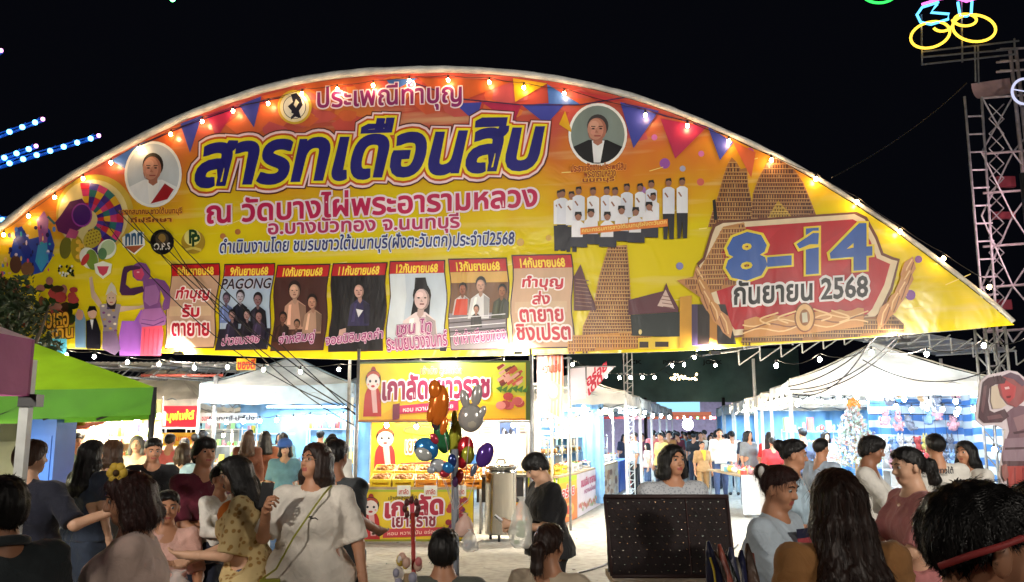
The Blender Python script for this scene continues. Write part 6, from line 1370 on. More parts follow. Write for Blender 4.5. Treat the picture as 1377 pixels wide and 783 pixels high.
# hanging printed sheets and the pennant
A, B_ = at(722, 562, 14.9), at(758, 560, 14.9); B_.z = A.z; t = empty('hanging_banner', (A.x, 14.9, A.z), 'narrow hanging banner with orange print beside the yellow stall banner', 'banner')
def hb(q):
    q.poly([(40, 0), (100, 0), (100, 60), (50, 40)], (226, 120, 90)); q.poly([(50, 40), (100, 50), (90, 100), (40, 90)], (236, 206, 130))
    for k in range(7): q.poly([(8 + k * 14, 0), (13 + k * 14, 0), (10 + k * 13, 100), (6 + k * 13, 100)], ((206, 196, 210), (190, 150, 170), (230, 210, 190))[k % 3], dz=.0004)
    q.ell(62, 58, 24, 16, (224, 180, 120)); q.ell(62, 58, 17, 11, (240, 220, 180)); q.text('หวานเย็น', (20, 30), (90, 26), (20, 12), [(.03, (200, 60, 40))])
printed('sheet', rectP(A, B_, at(722, 478, 14.9).z - A.z), hb, t, base=(226, 200, 206)); q = MB(); q.tube(A + Vector((-.1, .02, 1.03)), B_ + Vector((.15, .02, 1.03)), .015, n=6); q.tube((B_.x + .1, B_.y + .02, 0), (B_.x + .1, B_.y + .02, 2.95), .022, n=6); q.build('hanging_rod', M_GREY_METAL, t)
t = empty('pennant_banner', at(768, 540, 15.6), 'white triangular pennant with red lettering over the lane stalls', 'pennant')
PP = lambda u, v, d=0: at(u, v, 15.6) + Vector((0, -d, 0)); m_ = MB(); m_.col = S(226, 206, 212); m_.slab([PP(789, 534), PP(826, 494), PP(789, 492)], Vector((0, .008, 0))); m_.col = S(220, 210, 220); m_.slab([PP(767, 540), PP(788, 536), PP(787, 494), PP(766, 496)], Vector((0, .008, 0)))
letter(m_, 'อร่อย', (790, 520), (816, 497), (789, 504), PP, [(.05, S(190, 30, 60))], 0, .003); letter(m_, 'เด็ด', (792, 532), (810, 512), (790, 519), PP, [(.05, S(190, 30, 60))], 0, .003); m_.build('pennant_cloth', M_PRINTB, t)
q = MB(); q.path([PP(760, 494), PP(790, 493), PP(828, 493)], .012, 5); q.build('hanging_rod', M_GREY_METAL, t)
A, B_ = at(782, 572, 19.2), at(812, 570, 19.2); B_.z = A.z; t = empty('blue_curtain', (A.x, 19.2, 0), 'pale blue curtain hanging behind the lit lane counters', 'curtain'); q = MB(); q.grid(lambda s_, v: Vector((A.x - .6 + (B_.x - A.x + .6) * s_, 19.2 + .05 * math.sin(s_ * 40), .1 + 2.3 * v)), 30, 3); q.build('cloth', M_BCUR, t)
q = MB(); p = gr(845, 655); q.lathe((p.x, p.y, 0), [(.13, 0), (.17, .42), (.18, .44)], 14); o = q.build('red_bucket', mat('red_plastic', (.5, .03, .04), .4)); tag(o, 'red bucket at the end of the blue draped table', 'bucket')
# ------------------------------------------------------------------ far side of the left area: lit stalls with red sign
def posts(A, B_, y, e, t):
    for p in (A, B_): q = MB(); q.tube((p.x, y, 0), (p.x, y, A.z + e), .02, n=6); q.build('sign_post', M_GREY_METAL, t)
A, B_ = at(212, 577, 17.2), at(264, 577, 17.2); t = empty('red_sign', (A.x, 17.2, A.z), 'red food sign with yellow lettering behind the green canopy pole', 'sign')
printed('sheet', rectP(A, B_, at(212, 546, 17.2).z - A.z), lambda q: (q.rect(0, 92, 100, 100, (250, 230, 200)), q.text('ๆ', (2, 84), (18, 84), (2, 30), [(.08, WH)]), q.text('บุฟเฟ่ต์', (22, 74), (92, 68), (22, 22), [(.10, (60, 20, 10)), (.05, (240, 220, 60))])), t, base=(196, 26, 44))
posts(A, B_, 17.22, .5, t)
A, B_ = at(216, 600, 17.6), at(262, 600, 17.6); t = empty('yellow_sign', (A.x, 17.6, A.z), 'yellow food sign below the red one behind the green canopy pole', 'sign')
printed('sheet', rectP(A, B_, at(212, 582, 17.6).z - A.z), lambda q: q.text('ลูกชิ้นทอด', (10, 74), (88, 70), (10, 20), [(.04, (230, 110, 30))]), t, base=(240, 200, 60)); posts(A, B_, 17.62, .3, t)
A, B_ = at(268, 569, 19.0), at(345, 569, 19.0); t = empty('white_sign', (A.x, 19.0, A.z), 'long white sign board with dark lettering inside the pale blue tent', 'sign')
printed('sheet', rectP(A, B_, .22), lambda q: (q.text('ของเล่น', (4, 78), (26, 74), (4, 20), [(.03, (200, 60, 60))]), q.text('เกมส์ ปาโป่ง', (30, 76), (96, 72), (30, 24), [(.03, (60, 50, 60))])), t, base=(230, 226, 222)); posts(A, B_, 19.02, .2, t)
# tables of goods at left and middle
def goods_table(label, x, y, w, d, h, cloth_m, colors, n=40, tall=.2, seed=0, cat='stall table'):
    t = empty('market_table', (x, y, 0), label, cat); q = MB(); q.box((x, y, h - .02), (w, d, .035)); q.build('table_top', M_WOOD, t)
    q = MB(); N = 26
    q.grid(lambda s_, v: Vector((x - w / 2 - .02 + (w + .04) * s_, y - d / 2 - .02 - .02 * (1 - v) * math.sin(s_ * 37) - .02 * (1 - v), .06 + (h - .05) * v)), N, 4); q.build('table_cloth', cloth_m, t)
    for sx in (-1, 1):
        for sy in (-1, 1): q = MB(); q.tube((x + sx * (w / 2 - .05), y + sy * (d / 2 - .05), 0), (x + sx * (w / 2 - .05), y + sy * (d / 2 - .05), h - .03), .018, n=5); q.build('leg', M_GREY_METAL, t)
    f = MB(); rs = random.Random(seed)
    for k in range(n):
        px, py = x + rs.uniform(-w / 2 + .08, w / 2 - .08), y + rs.uniform(-d / 2 + .08, d / 2 - .08); s_ = rs.uniform(.05, .12); f.mi = rs.randrange(len(colors)); z = h
        c = rs.random()
        if c < .4: f.box((px, py, z + s_ * .5), (s_ * 1.3, s_, s_), rz=rs.random() * 3)
        elif c < .7: f.ball((px, py, z + s_ * .6), (s_ * .7, s_ * .6, s_ * .6), 8, 6)
        else: f.lathe((px, py, z), [(s_ * .35, 0), (s_ * .4, s_ * tall * 6), (s_ * .15, s_ * tall * 8), (s_ * .15, s_ * tall * 9)], 8)
    o = f.build('goods', [mat('goods_c%d' % int(sum(c) * 977), c, .4, nz=None) for c in colors], t); o['kind'] = 'stuff'; return t
PAST = [(.7, .35, .4), (.75, .7, .6), (.2, .45, .6), (.8, .6, .1), (.6, .08, .06), (.3, .55, .2)]
goods_table('long table of food under the pale blue tent', at(360, 600, 15).x, 15.2, 2.6, .8, .8, mat('white_cloth', (.62, .64, .66), .8), PAST, 70, seed=1)
goods_table('table of bright toys behind the woman in cream blouse', at(300, 600, 12).x, 12.0, 1.6, .8, .8, mat('white_cloth', (.62, .64, .66), .8), PAST, 46, seed=2)
goods_table('food table with yellow cloth behind the green canopy', at(120, 600, 12.5).x, 12.5, 2.4, .8, .82, mat('orange_cloth', (.6, .25, .04), .8), [(.8, .5, .1), (.7, .2, .05), (.6, .5, .3), (.2, .3, .1)], 60, seed=3)
goods_table('drink table near the front at left with plastic cups and ice bins', -2.05, 4.0, .9, .7, .78, mat('pale_cloth', (.55, .58, .52), .8), [(.6, .62, .58), (.35, .5, .12), (.7, .66, .5), (.3, .4, .4)], 22, tall=.22, seed=4)
goods_table('back table of toys in the far left tent', -6.8, 21.2, 3.0, .8, .8, mat('blue_cloth', (.06, .14, .5), .8), PAST, 60, seed=5)
goods_table('back table of goods in the middle back tent', -3.6, 21.2, 2.6, .8, .8, mat('white_cloth', (.62, .64, .66), .8), PAST, 60, seed=6)
goods_table('long table of snacks in the right row near the lane', 4.9, 18.6, .8, 3.0, .8, mat('white_cloth', (.62, .64, .66), .8), PAST, 60, seed=7)
goods_table('yellow prize table among the crowd at right', at(1188, 690, 7.8).x, 7.8, 1.0, .7, .86, mat('yellow_cloth', (.62, .36, .03), .8), [(.75, .75, .1), (.7, .66, .5), (.7, .1, .05), (.1, .3, .12)], 26, seed=8)
# blue panels at the left behind the crowd
q = MB(); p = at(62, 640, 11); q.box((p.x, 11, .9), (.42, .5, 1.8)); q.box((p.x, 10.74, 1.2), (.34, .02, .8)); o = q.build('blue_cabinet', mat('blue_painted_metal', (.03, .10, .45), .4, nz=(3, .1))); tag(o, 'blue cabinet standing behind the crowd at far left', 'cabinet')
a, b = at(96, 600, 15.0), at(214, 600, 15.0); t = empty('stall_backdrop', (a.x, 15.0, 0), 'lit cream backdrop of the food stall behind the green canopy', 'backdrop')
def fbk(q):
    rs = random.Random(12)
    for k in range(60): x_, y_ = rs.uniform(2, 96), rs.uniform(3, 80); q.rect(x_, y_, x_ + rs.uniform(1, 5), y_ + rs.uniform(2, 9), rs.choice([(210, 70, 40), (240, 200, 120), (60, 60, 110), (230, 230, 220), (150, 60, 50), (240, 160, 60)]))
printed('sheet', rectP((a.x, 15.0, .1), (b.x, 15.0, .1), 2.1), fbk, t, base=(226, 206, 160))
for x_ in (a.x, b.x): q = MB(); q.tube((x_, 15.03, 0), (x_, 15.03, 2.25), .02, n=6); q.build('backdrop_post', M_GREY_METAL, t)
for i in range(2): tube_light(['left bright tube light before the cream backdrop', 'right bright tube light before the cream backdrop'][i], (a.x + .15 + i * .95, 14.5, 1.86 + .05 * i), (a.x + .75 + i * .95, 14.55, 1.9), M_LEDW, power=130, col=(1, .88, .66), r=.04)
q = MB(); p = at(38, 590, 12.4); q.box((p.x - .3, 12.4, 1.2), (1.0, .04, 2.4)); o = q.build('pale_partition', mat('pale_green_board', (.50, .52, .42), .7, nz=(3, .1))); tag(o, 'pale partition board behind the white pole at far left', 'board')
a, b = at(75, 596, 12.4), at(128, 592, 12.4); q = MB(); q.grid(lambda s_, v: a.lerp(b, s_) + Vector((0, .5 * v, .16 + .12 * v)) - Vector((0, .3 * (1 - v), 0)), 8, 3); q.tube((a.x, 12.8, 0), (a.x, 12.8, a.z + .2), .02, n=6); o = q.build('red_umbrella_awning', mat('red_awning', (.55, .10, .05), .6, transl=.4)); tag(o, 'small red awning over the food table at left', 'awning')
p = at(95, 570, 12.6); q = MB()
for k in range(7): q.ball((p.x + .12 * (k % 3) - .1, 12.6, p.z + .1 * (k // 3)), (.08, .06, .07), 8, 6)
tag(q.build('yellow_garland', mat('yellow_plastic', (.7, .55, .05), .4)), 'bunch of yellow packets hanging under the green canopy', 'packets')
# ------------------------------------------------------------------ prize stall inside the big white tent
Yp = 16.4; x = at(1150, 600, Yp).x; t = empty('money_tree', (x, Yp, 0), 'white banknote tree with an orange flower on top in the prize stall', 'money tree')
q = MB(); q.tube((x, Yp, .7), (x, Yp, 2.0), .03, .012, 8); rs = random.Random(4); br = MB()
for i in range(60):
    z = .95 + 1.05 * i / 60; a = i * 2.4; L_ = .46 * (1 - i / 75); br.tube((x, Yp, z), (x + L_ * math.cos(a), Yp + L_ * math.sin(a), z + .12), .007, n=4)
q.build('trunk', M_WOOD, t); br.build('branches', M_WOOD, t)
f = MB()
for i in range(720):
    z = .9 + 1.15 * (i / 720); a = i * 2.39; L_ = (.12 + .44 * rs.random()) * (1.12 - i / 760); c = Vector((x + L_ * math.cos(a), Yp + L_ * math.sin(a), z + .12 + rs.uniform(-.05, .05))); f.mi = rs.choice([0, 0, 0, 1, 2]); M_ = Euler((rs.random() * 3, rs.random() * 3, rs.random() * 3)).to_matrix(); f.box(c, (.075, .034, .003), M=M_)
f.build('notes', [mat('pale_paper', (.62, .66, .66), .6, transl=.2), mat('pale_green_paper', (.35, .5, .36), .6), mat('pale_red_paper', (.55, .3, .28), .6)], t, kind='stuff')
q = MB()
for k in range(8): a = k * PI / 4; q.ball((x + .08 * math.cos(a), Yp - .05, 2.15 + .08 * math.sin(a)), (.055, .03, .055), 8, 6)
q.ball((x, Yp - .08, 2.15), .05, 8, 6); q.build('top_flower', mat('orange_petal', (.8, .25, .03), .5), t)
PLM = [mat('plush_%d' % i, c, .9, nz=(30, .2), bump=(60, .5, .01)) for i, c in enumerate([(.72, .7, .68), (.65, .35, .4), (.25, .4, .65), (.5, .35, .2), (.75, .65, .2), (.5, .08, .08), (.2, .22, .28)])]
def plush_mesh(k):
    q = MB(); q.ball((0, 0, .10), (.085, .07, .10), 10, 7); q.ball((0, -.01, .24), (.075, .065, .068), 10, 7)
    for s_ in (-1, 1):
        if k % 2: q.ball((s_ * .055, 0, .30), .026, 8, 5)
        else: q.ball((s_ * .035, 0, .335), (.018, .014, .05), 8, 5)
        q.ball((s_ * .09, -.03, .13), (.03, .03, .05), 8, 5); q.ball((s_ * .05, -.07, .03), (.032, .05, .03), 8, 5); q.mi = 1; q.ball((s_ * .026, -.07, .255), .009, 6, 4); q.mi = 0
    q.mi = 1; q.ball((0, -.078, .228), (.012, .008, .008), 6, 4); return q
PM = {}
rs = random.Random(11)
shp = empty('prize_shelf', (at(1240, 600, 16.9).x, 16.9, 0), 'tiered shelf of prizes beside the banknote tree', 'shelf')
for i in range(3):
    q = MB(); w0 = at(1195, 600, 16.6).x; w1 = at(1300, 600, 16.6).x; q.box(((w0 + w1) / 2, 16.4 + i * .35, .62 + i * .3), (w1 - w0, .36, .03)); q.box(((w0 + w1) / 2, 16.24 + i * .35, .3 + i * .15), (w1 - w0, .02, .6 + i * .3)); q.build('shelf', mat('white_cloth', (.62, .64, .66), .8), shp)
for i in range(3):
    for j in range(9):
        k = rs.randrange(7); v = rs.randrange(2)
        if (k, v) not in PM: PM[(k, v)] = plush_mesh(v).mesh('plush_body', [PLM[k], M_BLACK])
        o = link('plush_toy', PM[(k, v)], None, (w0 + .12 + j * (w1 - w0 - .2) / 8, 16.36 + i * .35, .64 + i * .3)); o.rotation_euler = (0, 0, rs.uniform(-.5, .5)); tag(o, '%s %s plush toy, number %s from the left on the %s prize shelf' % (('pale', 'pink', 'blue', 'brown', 'yellow', 'red', 'dark')[k], ('floppy eared', 'round eared')[v], ('one', 'two', 'three', 'four', 'five', 'six', 'seven', 'eight', 'nine')[j], ('lowest', 'middle', 'top')[i]), 'plush toy', ['plush toys on the lowest prize shelf', 'plush toys on the middle prize shelf', 'plush toys on the top prize shelf'][i])
useh = set()
for i in range(16):
    u = rs.uniform(1190, 1285); y = 16.9; k = rs.choice([0, 0, 2, 6, 1, 3]); v = rs.randrange(2)
    while (k, v, min(4, int((u - 1190) / 19))) in useh: k = (k + 1) % 7
    useh.add((k, v, min(4, int((u - 1190) / 19))))
    if (k, v) not in PM: PM[(k, v)] = plush_mesh(v).mesh('plush_body', [PLM[k], M_BLACK])
    p = at(u, rs.uniform(535, 580), y); o = link('plush_toy', PM[(k, v)], None, p); o.rotation_euler = (rs.uniform(-.3, .3), 0, rs.uniform(-1, 1)); tag(o, '%s %s plush toy hanging %s above the prize shelves' % (('pale', 'pink', 'blue', 'brown', 'yellow', 'red', 'dark')[k], ('floppy eared', 'round eared')[v], ('far left', 'left of centre', 'in the centre', 'right of centre', 'far right')[min(4, int((u - 1190) / 19))] + (' again' if 0 else ' %s' % ('high', 'low')[p.z < 1.95])), 'plush toy', 'plush toys hanging above the prize shelves')
q = MB()
for z in (2.2, 1.98): q.tube((w0 - .2, 16.9, z), (w1 + .2, 16.9, z), .01, n=5)
for j in range(8): xx = w0 + j * (w1 - w0) / 7; q.tube((xx, 16.9, 1.3), (xx, 16.9, 2.2), .004, n=4)
tag(q.build('hanging_wires', M_CABLE), 'wires holding the hanging prizes in the big tent', 'wires')
string('string of bright bulbs inside the big right tent', [at(u, v, 15.4) for u, v in [(1074, 540), (1105, 528), (1128, 534), (1147, 524), (1170, 530), (1186, 520), (1217, 522), (1216, 537), (1249, 541), (1285, 540), (1286, 556)]], M_BULBC, s=1.3, sag=.03)
string('bulbs along the eaves of the right tent row', [Vector((a.x + (y - 14.6) * .17, y, 2.2)) for a in (at(1062, 520, 14.6),) for y in (15.2, 15.9, 16.7, 17.6, 18.6, 19.8, 21.2, 23, 25)], M_BULBW, s=1.25)
q = MB(); p = at(1337, 605, 12.5); string('single bulb hanging low before the striped tarpaulin', [at(1337, 560, 13.5), at(1337, 605, 13.5)], M_BULBC, s=1.2, sag=0)
string('bulbs hanging inside the chestnut stall', [at(u, v, 14.2) for u, v in [(520, 572), (560, 574), (640, 575), (690, 572)]], M_BULBW, s=1.1)
# ------------------------------------------------------------------ the big cut-out figure at right
CY_ = 8.0; co = empty('cutout_figure', (at(1350, 600, CY_).x, CY_, 0), 'large cut-out board of a shirtless purple man shading his eyes', 'cutout')
def CP(u, v, d=0): return at(u, v, CY_) + Vector((0, -d, 0))
m_ = MB(); m_.col = S(214, 200, 206)
outl = [(1319, 512), (1327, 505), (1344, 501), (1356, 498), (1368, 500), (1378, 508), (1384, 522), (1382, 540), (1394, 544), (1410, 556), (1418, 590), (1414, 640), (1404, 668), (1404, 720), (1352, 720), (1350, 690), (1354, 672), (1344, 640), (1346, 622), (1350, 600), (1352, 578), (1340, 572), (1322, 573), (1313, 566), (1312, 552), (1316, 534)]
m_.slab([CP(u, v) for u, v in outl], Vector((0, .02, 0))); L = [.002]
def qp(pts, col, dz=.0008): L[0] += dz; m_.col = S(*col); m_.add([CP(u, v, L[0]) for u, v in pts], [tuple(reversed(range(len(pts))))], False)
SKn, SKd, SKl, RDs = (122, 92, 104), (84, 58, 66), (150, 116, 122), (176, 72, 66)
qp([(1352, 556), (1366, 545), (1392, 548), (1406, 558), (1414, 592), (1410, 622), (1352, 622), (1350, 600), (1357, 580)], SKn)                      # torso
qp([(1362, 562), (1380, 556), (1384, 574), (1368, 580)], SKl); qp([(1386, 556), (1402, 562), (1400, 578), (1388, 574)], SKl); qp([(1370, 584), (1392, 580), (1390, 598), (1372, 600)], (134, 102, 110))
qp([(1378, 548), (1381, 620), (1384, 620), (1382, 548)], SKd); qp([(1362, 581), (1384, 578), (1384, 581), (1363, 584)], SKd)
qp([(1344, 508), (1356, 502), (1368, 504), (1377, 512), (1380, 526), (1376, 540), (1366, 548), (1354, 544), (1345, 532), (1341, 520)], (150, 84, 86))  # head
qp([(1344, 516), (1352, 512), (1366, 520), (1364, 534), (1356, 542), (1348, 534)], (186, 74, 78)); qp([(1350, 521), (1356, 520), (1357, 523), (1351, 524)], (230, 190, 190)); qp([(1346, 506), (1358, 501), (1370, 505), (1378, 516), (1374, 520), (1362, 510)], (104, 80, 96)); qp([(1352, 533), (1359, 532), (1358, 535), (1353, 536)], (120, 40, 44))
qp([(1321, 514), (1328, 508), (1344, 505), (1352, 510), (1350, 516), (1338, 517), (1330, 522), (1328, 540), (1330, 552), (1336, 555), (1350, 550), (1356, 560), (1346, 568), (1322, 569), (1315, 562), (1317, 545)], SKd)   # raised arm
qp([(1322, 520), (1326, 518), (1324, 542), (1321, 556), (1318, 552)], (112, 78, 84)); qp([(1326, 560), (1344, 557), (1348, 562), (1328, 565)], (116, 82, 88))
for k in range(3): qp([(1334 + k * 5, 506 - k * .6), (1335 + k * 5, 505.6 - k * .6), (1337 + k * 5, 513), (1336 + k * 5, 513.4)], (60, 40, 46), .0004)
qp([(1332, 520), (1340, 518), (1344, 534), (1352, 545), (1346, 549), (1334, 550), (1331, 540)], (208, 190, 170))
qp([(1350, 590), (1414, 586), (1416, 604), (1410, 622), (1348, 622), (1346, 610)], (146, 120, 132)); qp([(1350, 602), (1412, 600), (1412, 603), (1350, 605)], SKd); qp([(1348, 620), (1412, 620), (1410, 626), (1349, 627)], (90, 60, 66))
qp([(1352, 627), (1410, 626), (1402, 668), (1402, 718), (1356, 718), (1357, 672)], RDs)
for k in range(4): qp([(1362 + k * 11, 629), (1364 + k * 11, 629), (1366 + k * 9, 716), (1364 + k * 9, 716)], (140, 50, 48), .0004)
qp([(1345, 626), (1352, 624), (1355, 640), (1350, 648), (1346, 640)], (150, 96, 90))
m_.build('printed_board', M_PRINT, co); q = MB(); b_ = at(1365, 600, CY_ + .06); q.tube((b_.x, CY_ + .06, 0), (b_.x, CY_ + .06, 2.0), .03, n=6); q.tube((b_.x, CY_ + .7, 0), (b_.x, CY_ + .06, 1.2), .02, n=6); q.build('prop', M_WOOD, co)

# litter on the ground
lt = MB(); rs = random.Random(50)
for k in range(170):
    p = Vector((rs.uniform(-5, 6), rs.uniform(5.5, 24), .006)); w = rs.uniform(.012, .045); lt.mi = rs.randrange(3); M_ = Euler((rs.uniform(-.3, .3), rs.uniform(-.3, .3), rs.random() * 6)).to_matrix(); lt.box(p, (w, w * rs.uniform(.3, 1), .003), M=M_)
tag(lt.build('litter', [mat('pale_paper', (.62, .66, .66), .6, transl=.2), mat('brown_scrap', (.12, .07, .04), .8), mat('pale_red_paper', (.55, .3, .28), .6)]), kind='stuff')

for k, (a, b, lb) in enumerate((((1.2, 6.0), (3.2, 13.0), 'black cable lying across the lane ground at right'), ((-.6, 6.4), (1.2, 11.5), 'black cable lying on the ground before the yellow stall'))):
    q = MB(); q.path([Vector((a[0] + (b[0] - a[0]) * t / 20 + .12 * math.sin(t * .7 + k), a[1] + (b[1] - a[1]) * t / 20, .012)) for t in range(21)], .011, 5); tag(q.build('ground_cable', M_CABLE), lb, 'cable')
rs = random.Random(71); pr = MB()
for k in range(9):
    p = Vector((at(120, 600, 12.5).x - 1.0 + k * .24 + rs.uniform(-.05, .05), 12.4 + rs.uniform(-.3, .3), .83)); t = empty('drink_cup', p, '%s drink cup on the food table behind the green canopy' % ['leftmost', 'second', 'third', 'fourth', 'fifth', 'sixth', 'seventh', 'eighth', 'rightmost'][k], 'cup'); q = MB(); q.lathe(p, [(.032, 0), (.045, .11), (.046, .115)], 12); q.build('cup_body', mat('drink_%d' % (k % 3), [(.5, .1, .08), (.6, .4, .05), (.1, .35, .12)][k % 3], .2), t); q = MB(); q.lathe(p + Vector((0, 0, .116)), [(.047, 0), (.044, .015), (.02, .03)], 12); q.build('lid', mat('clear_lid', (.8, .8, .8), .2, nz=None), t); q = MB(); q.tube(p + Vector((0, 0, .1)), p + Vector((.015, 0, .2)), .004, n=5); q.build('straw', M_WHITE_METAL, t)

# more bulbs and racks of goods in the stalls
rs = random.Random(90)
def bulbs(label, u0, u1, v0, v1, Y, n, m): string(label, [at(u0 + (u1 - u0) * i / (n - 1), v0 + (v1 - v0) * i / (n - 1) + rs.uniform(-3, 3), Y + rs.uniform(-.2, .2)) for i in range(n)], m, s=1.25, sag=.04)
bulbs('warm bulbs strung before the cream backdrop under the green canopy', 84, 204, 574, 566, 14.2, 7, M_BULBW)
bulbs('upper bulbs inside the pale blue tent', 282, 462, 566, 562, 17.8, 9, M_BULBC)
bulbs('lower bulbs at the back of the pale blue tent', 276, 470, 584, 582, 21.5, 9, M_BULBW)
bulbs('bulbs strung deep inside the big right tent', 1072, 1200, 541, 533, 17.2, 9, M_BULBC)
bulbs('bulbs along the inner edge of the right tent row', 1002, 1056, 549, 537, 21.0, 8, M_BULBW)
bulbs('bulbs over the warm lane counters', 722, 822, 572, 556, 16.6, 8, M_BULBW)
bulbs('bulbs along the eaves left of the lane', 812, 900, 548, 560, 22.0, 9, M_BULBC)
bulbs('bulbs before the striped tarpaulin', 1205, 1330, 548, 552, 16.2, 7, M_BULBC)
def rack(label, x, y, w, h, seed, cols):
    t = empty('goods_rack', (x, y, 0), label, 'rack'); r = random.Random(seed); f = MB()
    for k in range(4):
        z = .55 + k * (h - .6) / 3; q = MB(); q.box((x, y, z), (w, .34, .02)); q.build('shelf', M_WHITE_METAL, t); px = x - w / 2 + .06
        while px < x + w / 2 - .05:
            s_ = r.uniform(.05, .12); f.mi = r.randrange(len(cols)); c = r.random(); hh = s_ * r.uniform(1, 2.4)
            if c < .5: f.box((px, y - .04 + r.uniform(-.06, .04), z + .012 + hh / 2), (s_, s_, hh), rz=r.uniform(-.4, .4))
            elif c < .8: f.ball((px, y - .05, z + .012 + s_ * .6), (s_ * .55, s_ * .5, s_ * .6), 7, 5)
            else: f.lathe((px, y - .03, z + .012), [(s_ * .4, 0), (s_ * .4, hh), (s_ * .15, hh * 1.2)], 8)
            px += s_ * r.uniform(1.1, 1.5)
    for e in (-1, 1):
        for d in (-.15, .15): q = MB(); q.tube((x + e * (w / 2 - .01), y + d, 0), (x + e * (w / 2 - .01), y + d, h), .014, n=5); q.build('post', M_WHITE_METAL, t)
    o = f.build('goods', [mat('goods_c%d' % int(sum(c) * 977), c, .4, nz=None) for c in cols], t); o['kind'] = 'stuff'
rack('rack of bright goods at the back left of the pale blue tent', at(290, 600, 20).x, 20.0, 1.3, 1.75, 1, PAST)
rack('rack of bright goods in the middle of the pale blue tent', at(372, 600, 20.2).x, 20.2, 1.4, 1.65, 2, PAST)
rack('rack of goods at the back right of the pale blue tent', at(446, 600, 19.8).x, 19.8, 1.1, 1.75, 3, PAST + [(.1, .1, .12)])
rack('rack of snacks before the cream backdrop at left', at(170, 600, 14.6).x, 14.7, 1.0, 1.6, 4, [(.8, .5, .1), (.7, .2, .05), (.6, .5, .3), (.2, .3, .1)])
rack('rack of goods along the inner side of the big right tent', at(1086, 600, 18.2).x, 18.0, 1.1, 1.7, 5, PAST)
rack('rack of pale goods behind the counters of the lane', at(735, 600, 18.4).x, 18.4, 1.3, 1.8, 6, [(.75, .7, .6), (.8, .6, .3), (.7, .35, .2), (.5, .55, .6)])
# ------------------------------------------------------------------ people
def wp(P, loc):
    r = P['root']; return Vector(r.location) + Matrix.Rotation(r.rotation_euler.z, 3, 'Z') @ (Vector(loc) * r.scale.x)
def wd(P, d): return Matrix.Rotation(P['root'].rotation_euler.z, 3, 'Z') @ Vector(d)
def hand(P, i): S0, E_, T = P['arms'][i]; return wp(P, T + (T - E_).normalized() * .07)
CL = lambda n, *c: cloth('cloth_' + n, S(*c))
WT = CL('white', 226, 222, 214); NAVY = CL('navy', 24, 30, 50); BLK = CL('black', 22, 22, 26); JEAN = CL('denim', 70, 92, 128); GREY = CL('grey', 120, 124, 128); DKG = CL('charcoal', 62, 66, 68)
def pattern(nm, c1, c2, sc, wave=False, axis=2):
    if nm in MATS: return MATS[nm]
    m = bpy.data.materials.new(nm); m.use_nodes = True; n = m.node_tree.nodes; L = m.node_tree.links; p = n['Principled BSDF']; tc = n.new('ShaderNodeTexCoord')
    if wave: w = n.new('ShaderNodeTexWave'); w.bands_direction = 'XYZ'[axis]; w.inputs['Scale'].default_value = sc; o = w.outputs[1]
    else: w = n.new('ShaderNodeTexVoronoi'); w.inputs['Scale'].default_value = sc; o = w.outputs['Distance']
    r = n.new('ShaderNodeValToRGB'); r.color_ramp.interpolation = 'CONSTANT' if wave else 'LINEAR'; r.color_ramp.elements[0].position = .3 if not wave else 0; r.color_ramp.elements[1].position = .42 if not wave else .5
    r.color_ramp.elements[0].color = (*S(*c1), 1); r.color_ramp.elements[1].color = (*S(*c2), 1); L.new(tc.outputs['Object'], w.inputs[0]); L.new(o, r.inputs[0]); L.new(r.outputs[0], p.inputs[0]); p.inputs['Roughness'].default_value = .85
    b = n.new('ShaderNodeBump'); t = n.new('ShaderNodeTexNoise'); t.inputs['Scale'].default_value = 9; L.new(tc.outputs['Object'], t.inputs[0]); L.new(t.outputs[0], b.inputs['Height']); b.inputs['Strength'].default_value = .5; b.inputs['Distance'].default_value = .03; L.new(b.outputs[0], p.inputs['Normal'])
    MATS[nm] = m; return m
def strap(name, label, P, pts, r, m, cat):
    q = MB(); q.path([wp(P, p) for p in pts], r, 6); return tag(q.build(name, m), label, cat)
# the woman with the phone
P = person('woman in loose white tee with glasses holding a phone at her chest', 424, 4.9, 1.585, face=-12, hair='long', hairlen=1.30, hc='darkbrown', skin='tan', top=('tshirt', CL('offwhite', 232, 224, 212)), sleeve=.47, hem=.80, loose=.03, bm=BLK, girth=1.14, bust=1.2, head=(-26, 8), hands=[(-.36, .03, .84), (.13, .33, 1.33)], grip=(0, 1), strands=500)
HP = P['HP']; q = MB()
for s_ in (-1, 1): q.path([wp(P, HP((s_ * .031 + .021 * math.cos(a), .098 + .002 * math.cos(a), 1.604 + .017 * math.sin(a)))) for a in [i * PI / 7 for i in range(14)]], .0016, 4, closed=True); q.path([wp(P, HP((s_ * .052, .096, 1.606))), wp(P, HP((s_ * .080, .03, 1.606))), wp(P, HP((s_ * .080, -.01, 1.603)))], .0018, 4)
q.tube(wp(P, HP((-.010, .100, 1.606))), wp(P, HP((.010, .100, 1.606))), .0016, n=4); tag(q.build('eyeglasses', mat('thin_gold_frame', (.5, .35, .2), .3, .8)), 'thin framed glasses on the woman with the phone', 'glasses')
def phone(label, c, u_, n_, m=M_BLACK, lit=True):
    u_ = Vector(u_).normalized(); n_ = Vector(n_); n_ = (n_ - u_ * n_.dot(u_)).normalized(); M_ = Matrix((u_.cross(n_), n_, u_)).transposed(); t = empty('phone', c, label, 'phone'); q = MB(); q.box(c, (.064, .009, .128), M=M_); q.build('phone_body', m, t); q = MB(); q.box(c + n_ * .0052, (.059, .001, .121), M=M_); q.build('screen', emat('phone_screen_glow', (.6, .7, .8), .8 if lit else .1), t); q = MB(); q.box(c - n_ * .005 + u_ * .05 + M_ @ Vector((-.018, 0, 0)), (.024, .002, .024), M=M_); q.build('camera_bump', M_DARK_METAL, t); return t
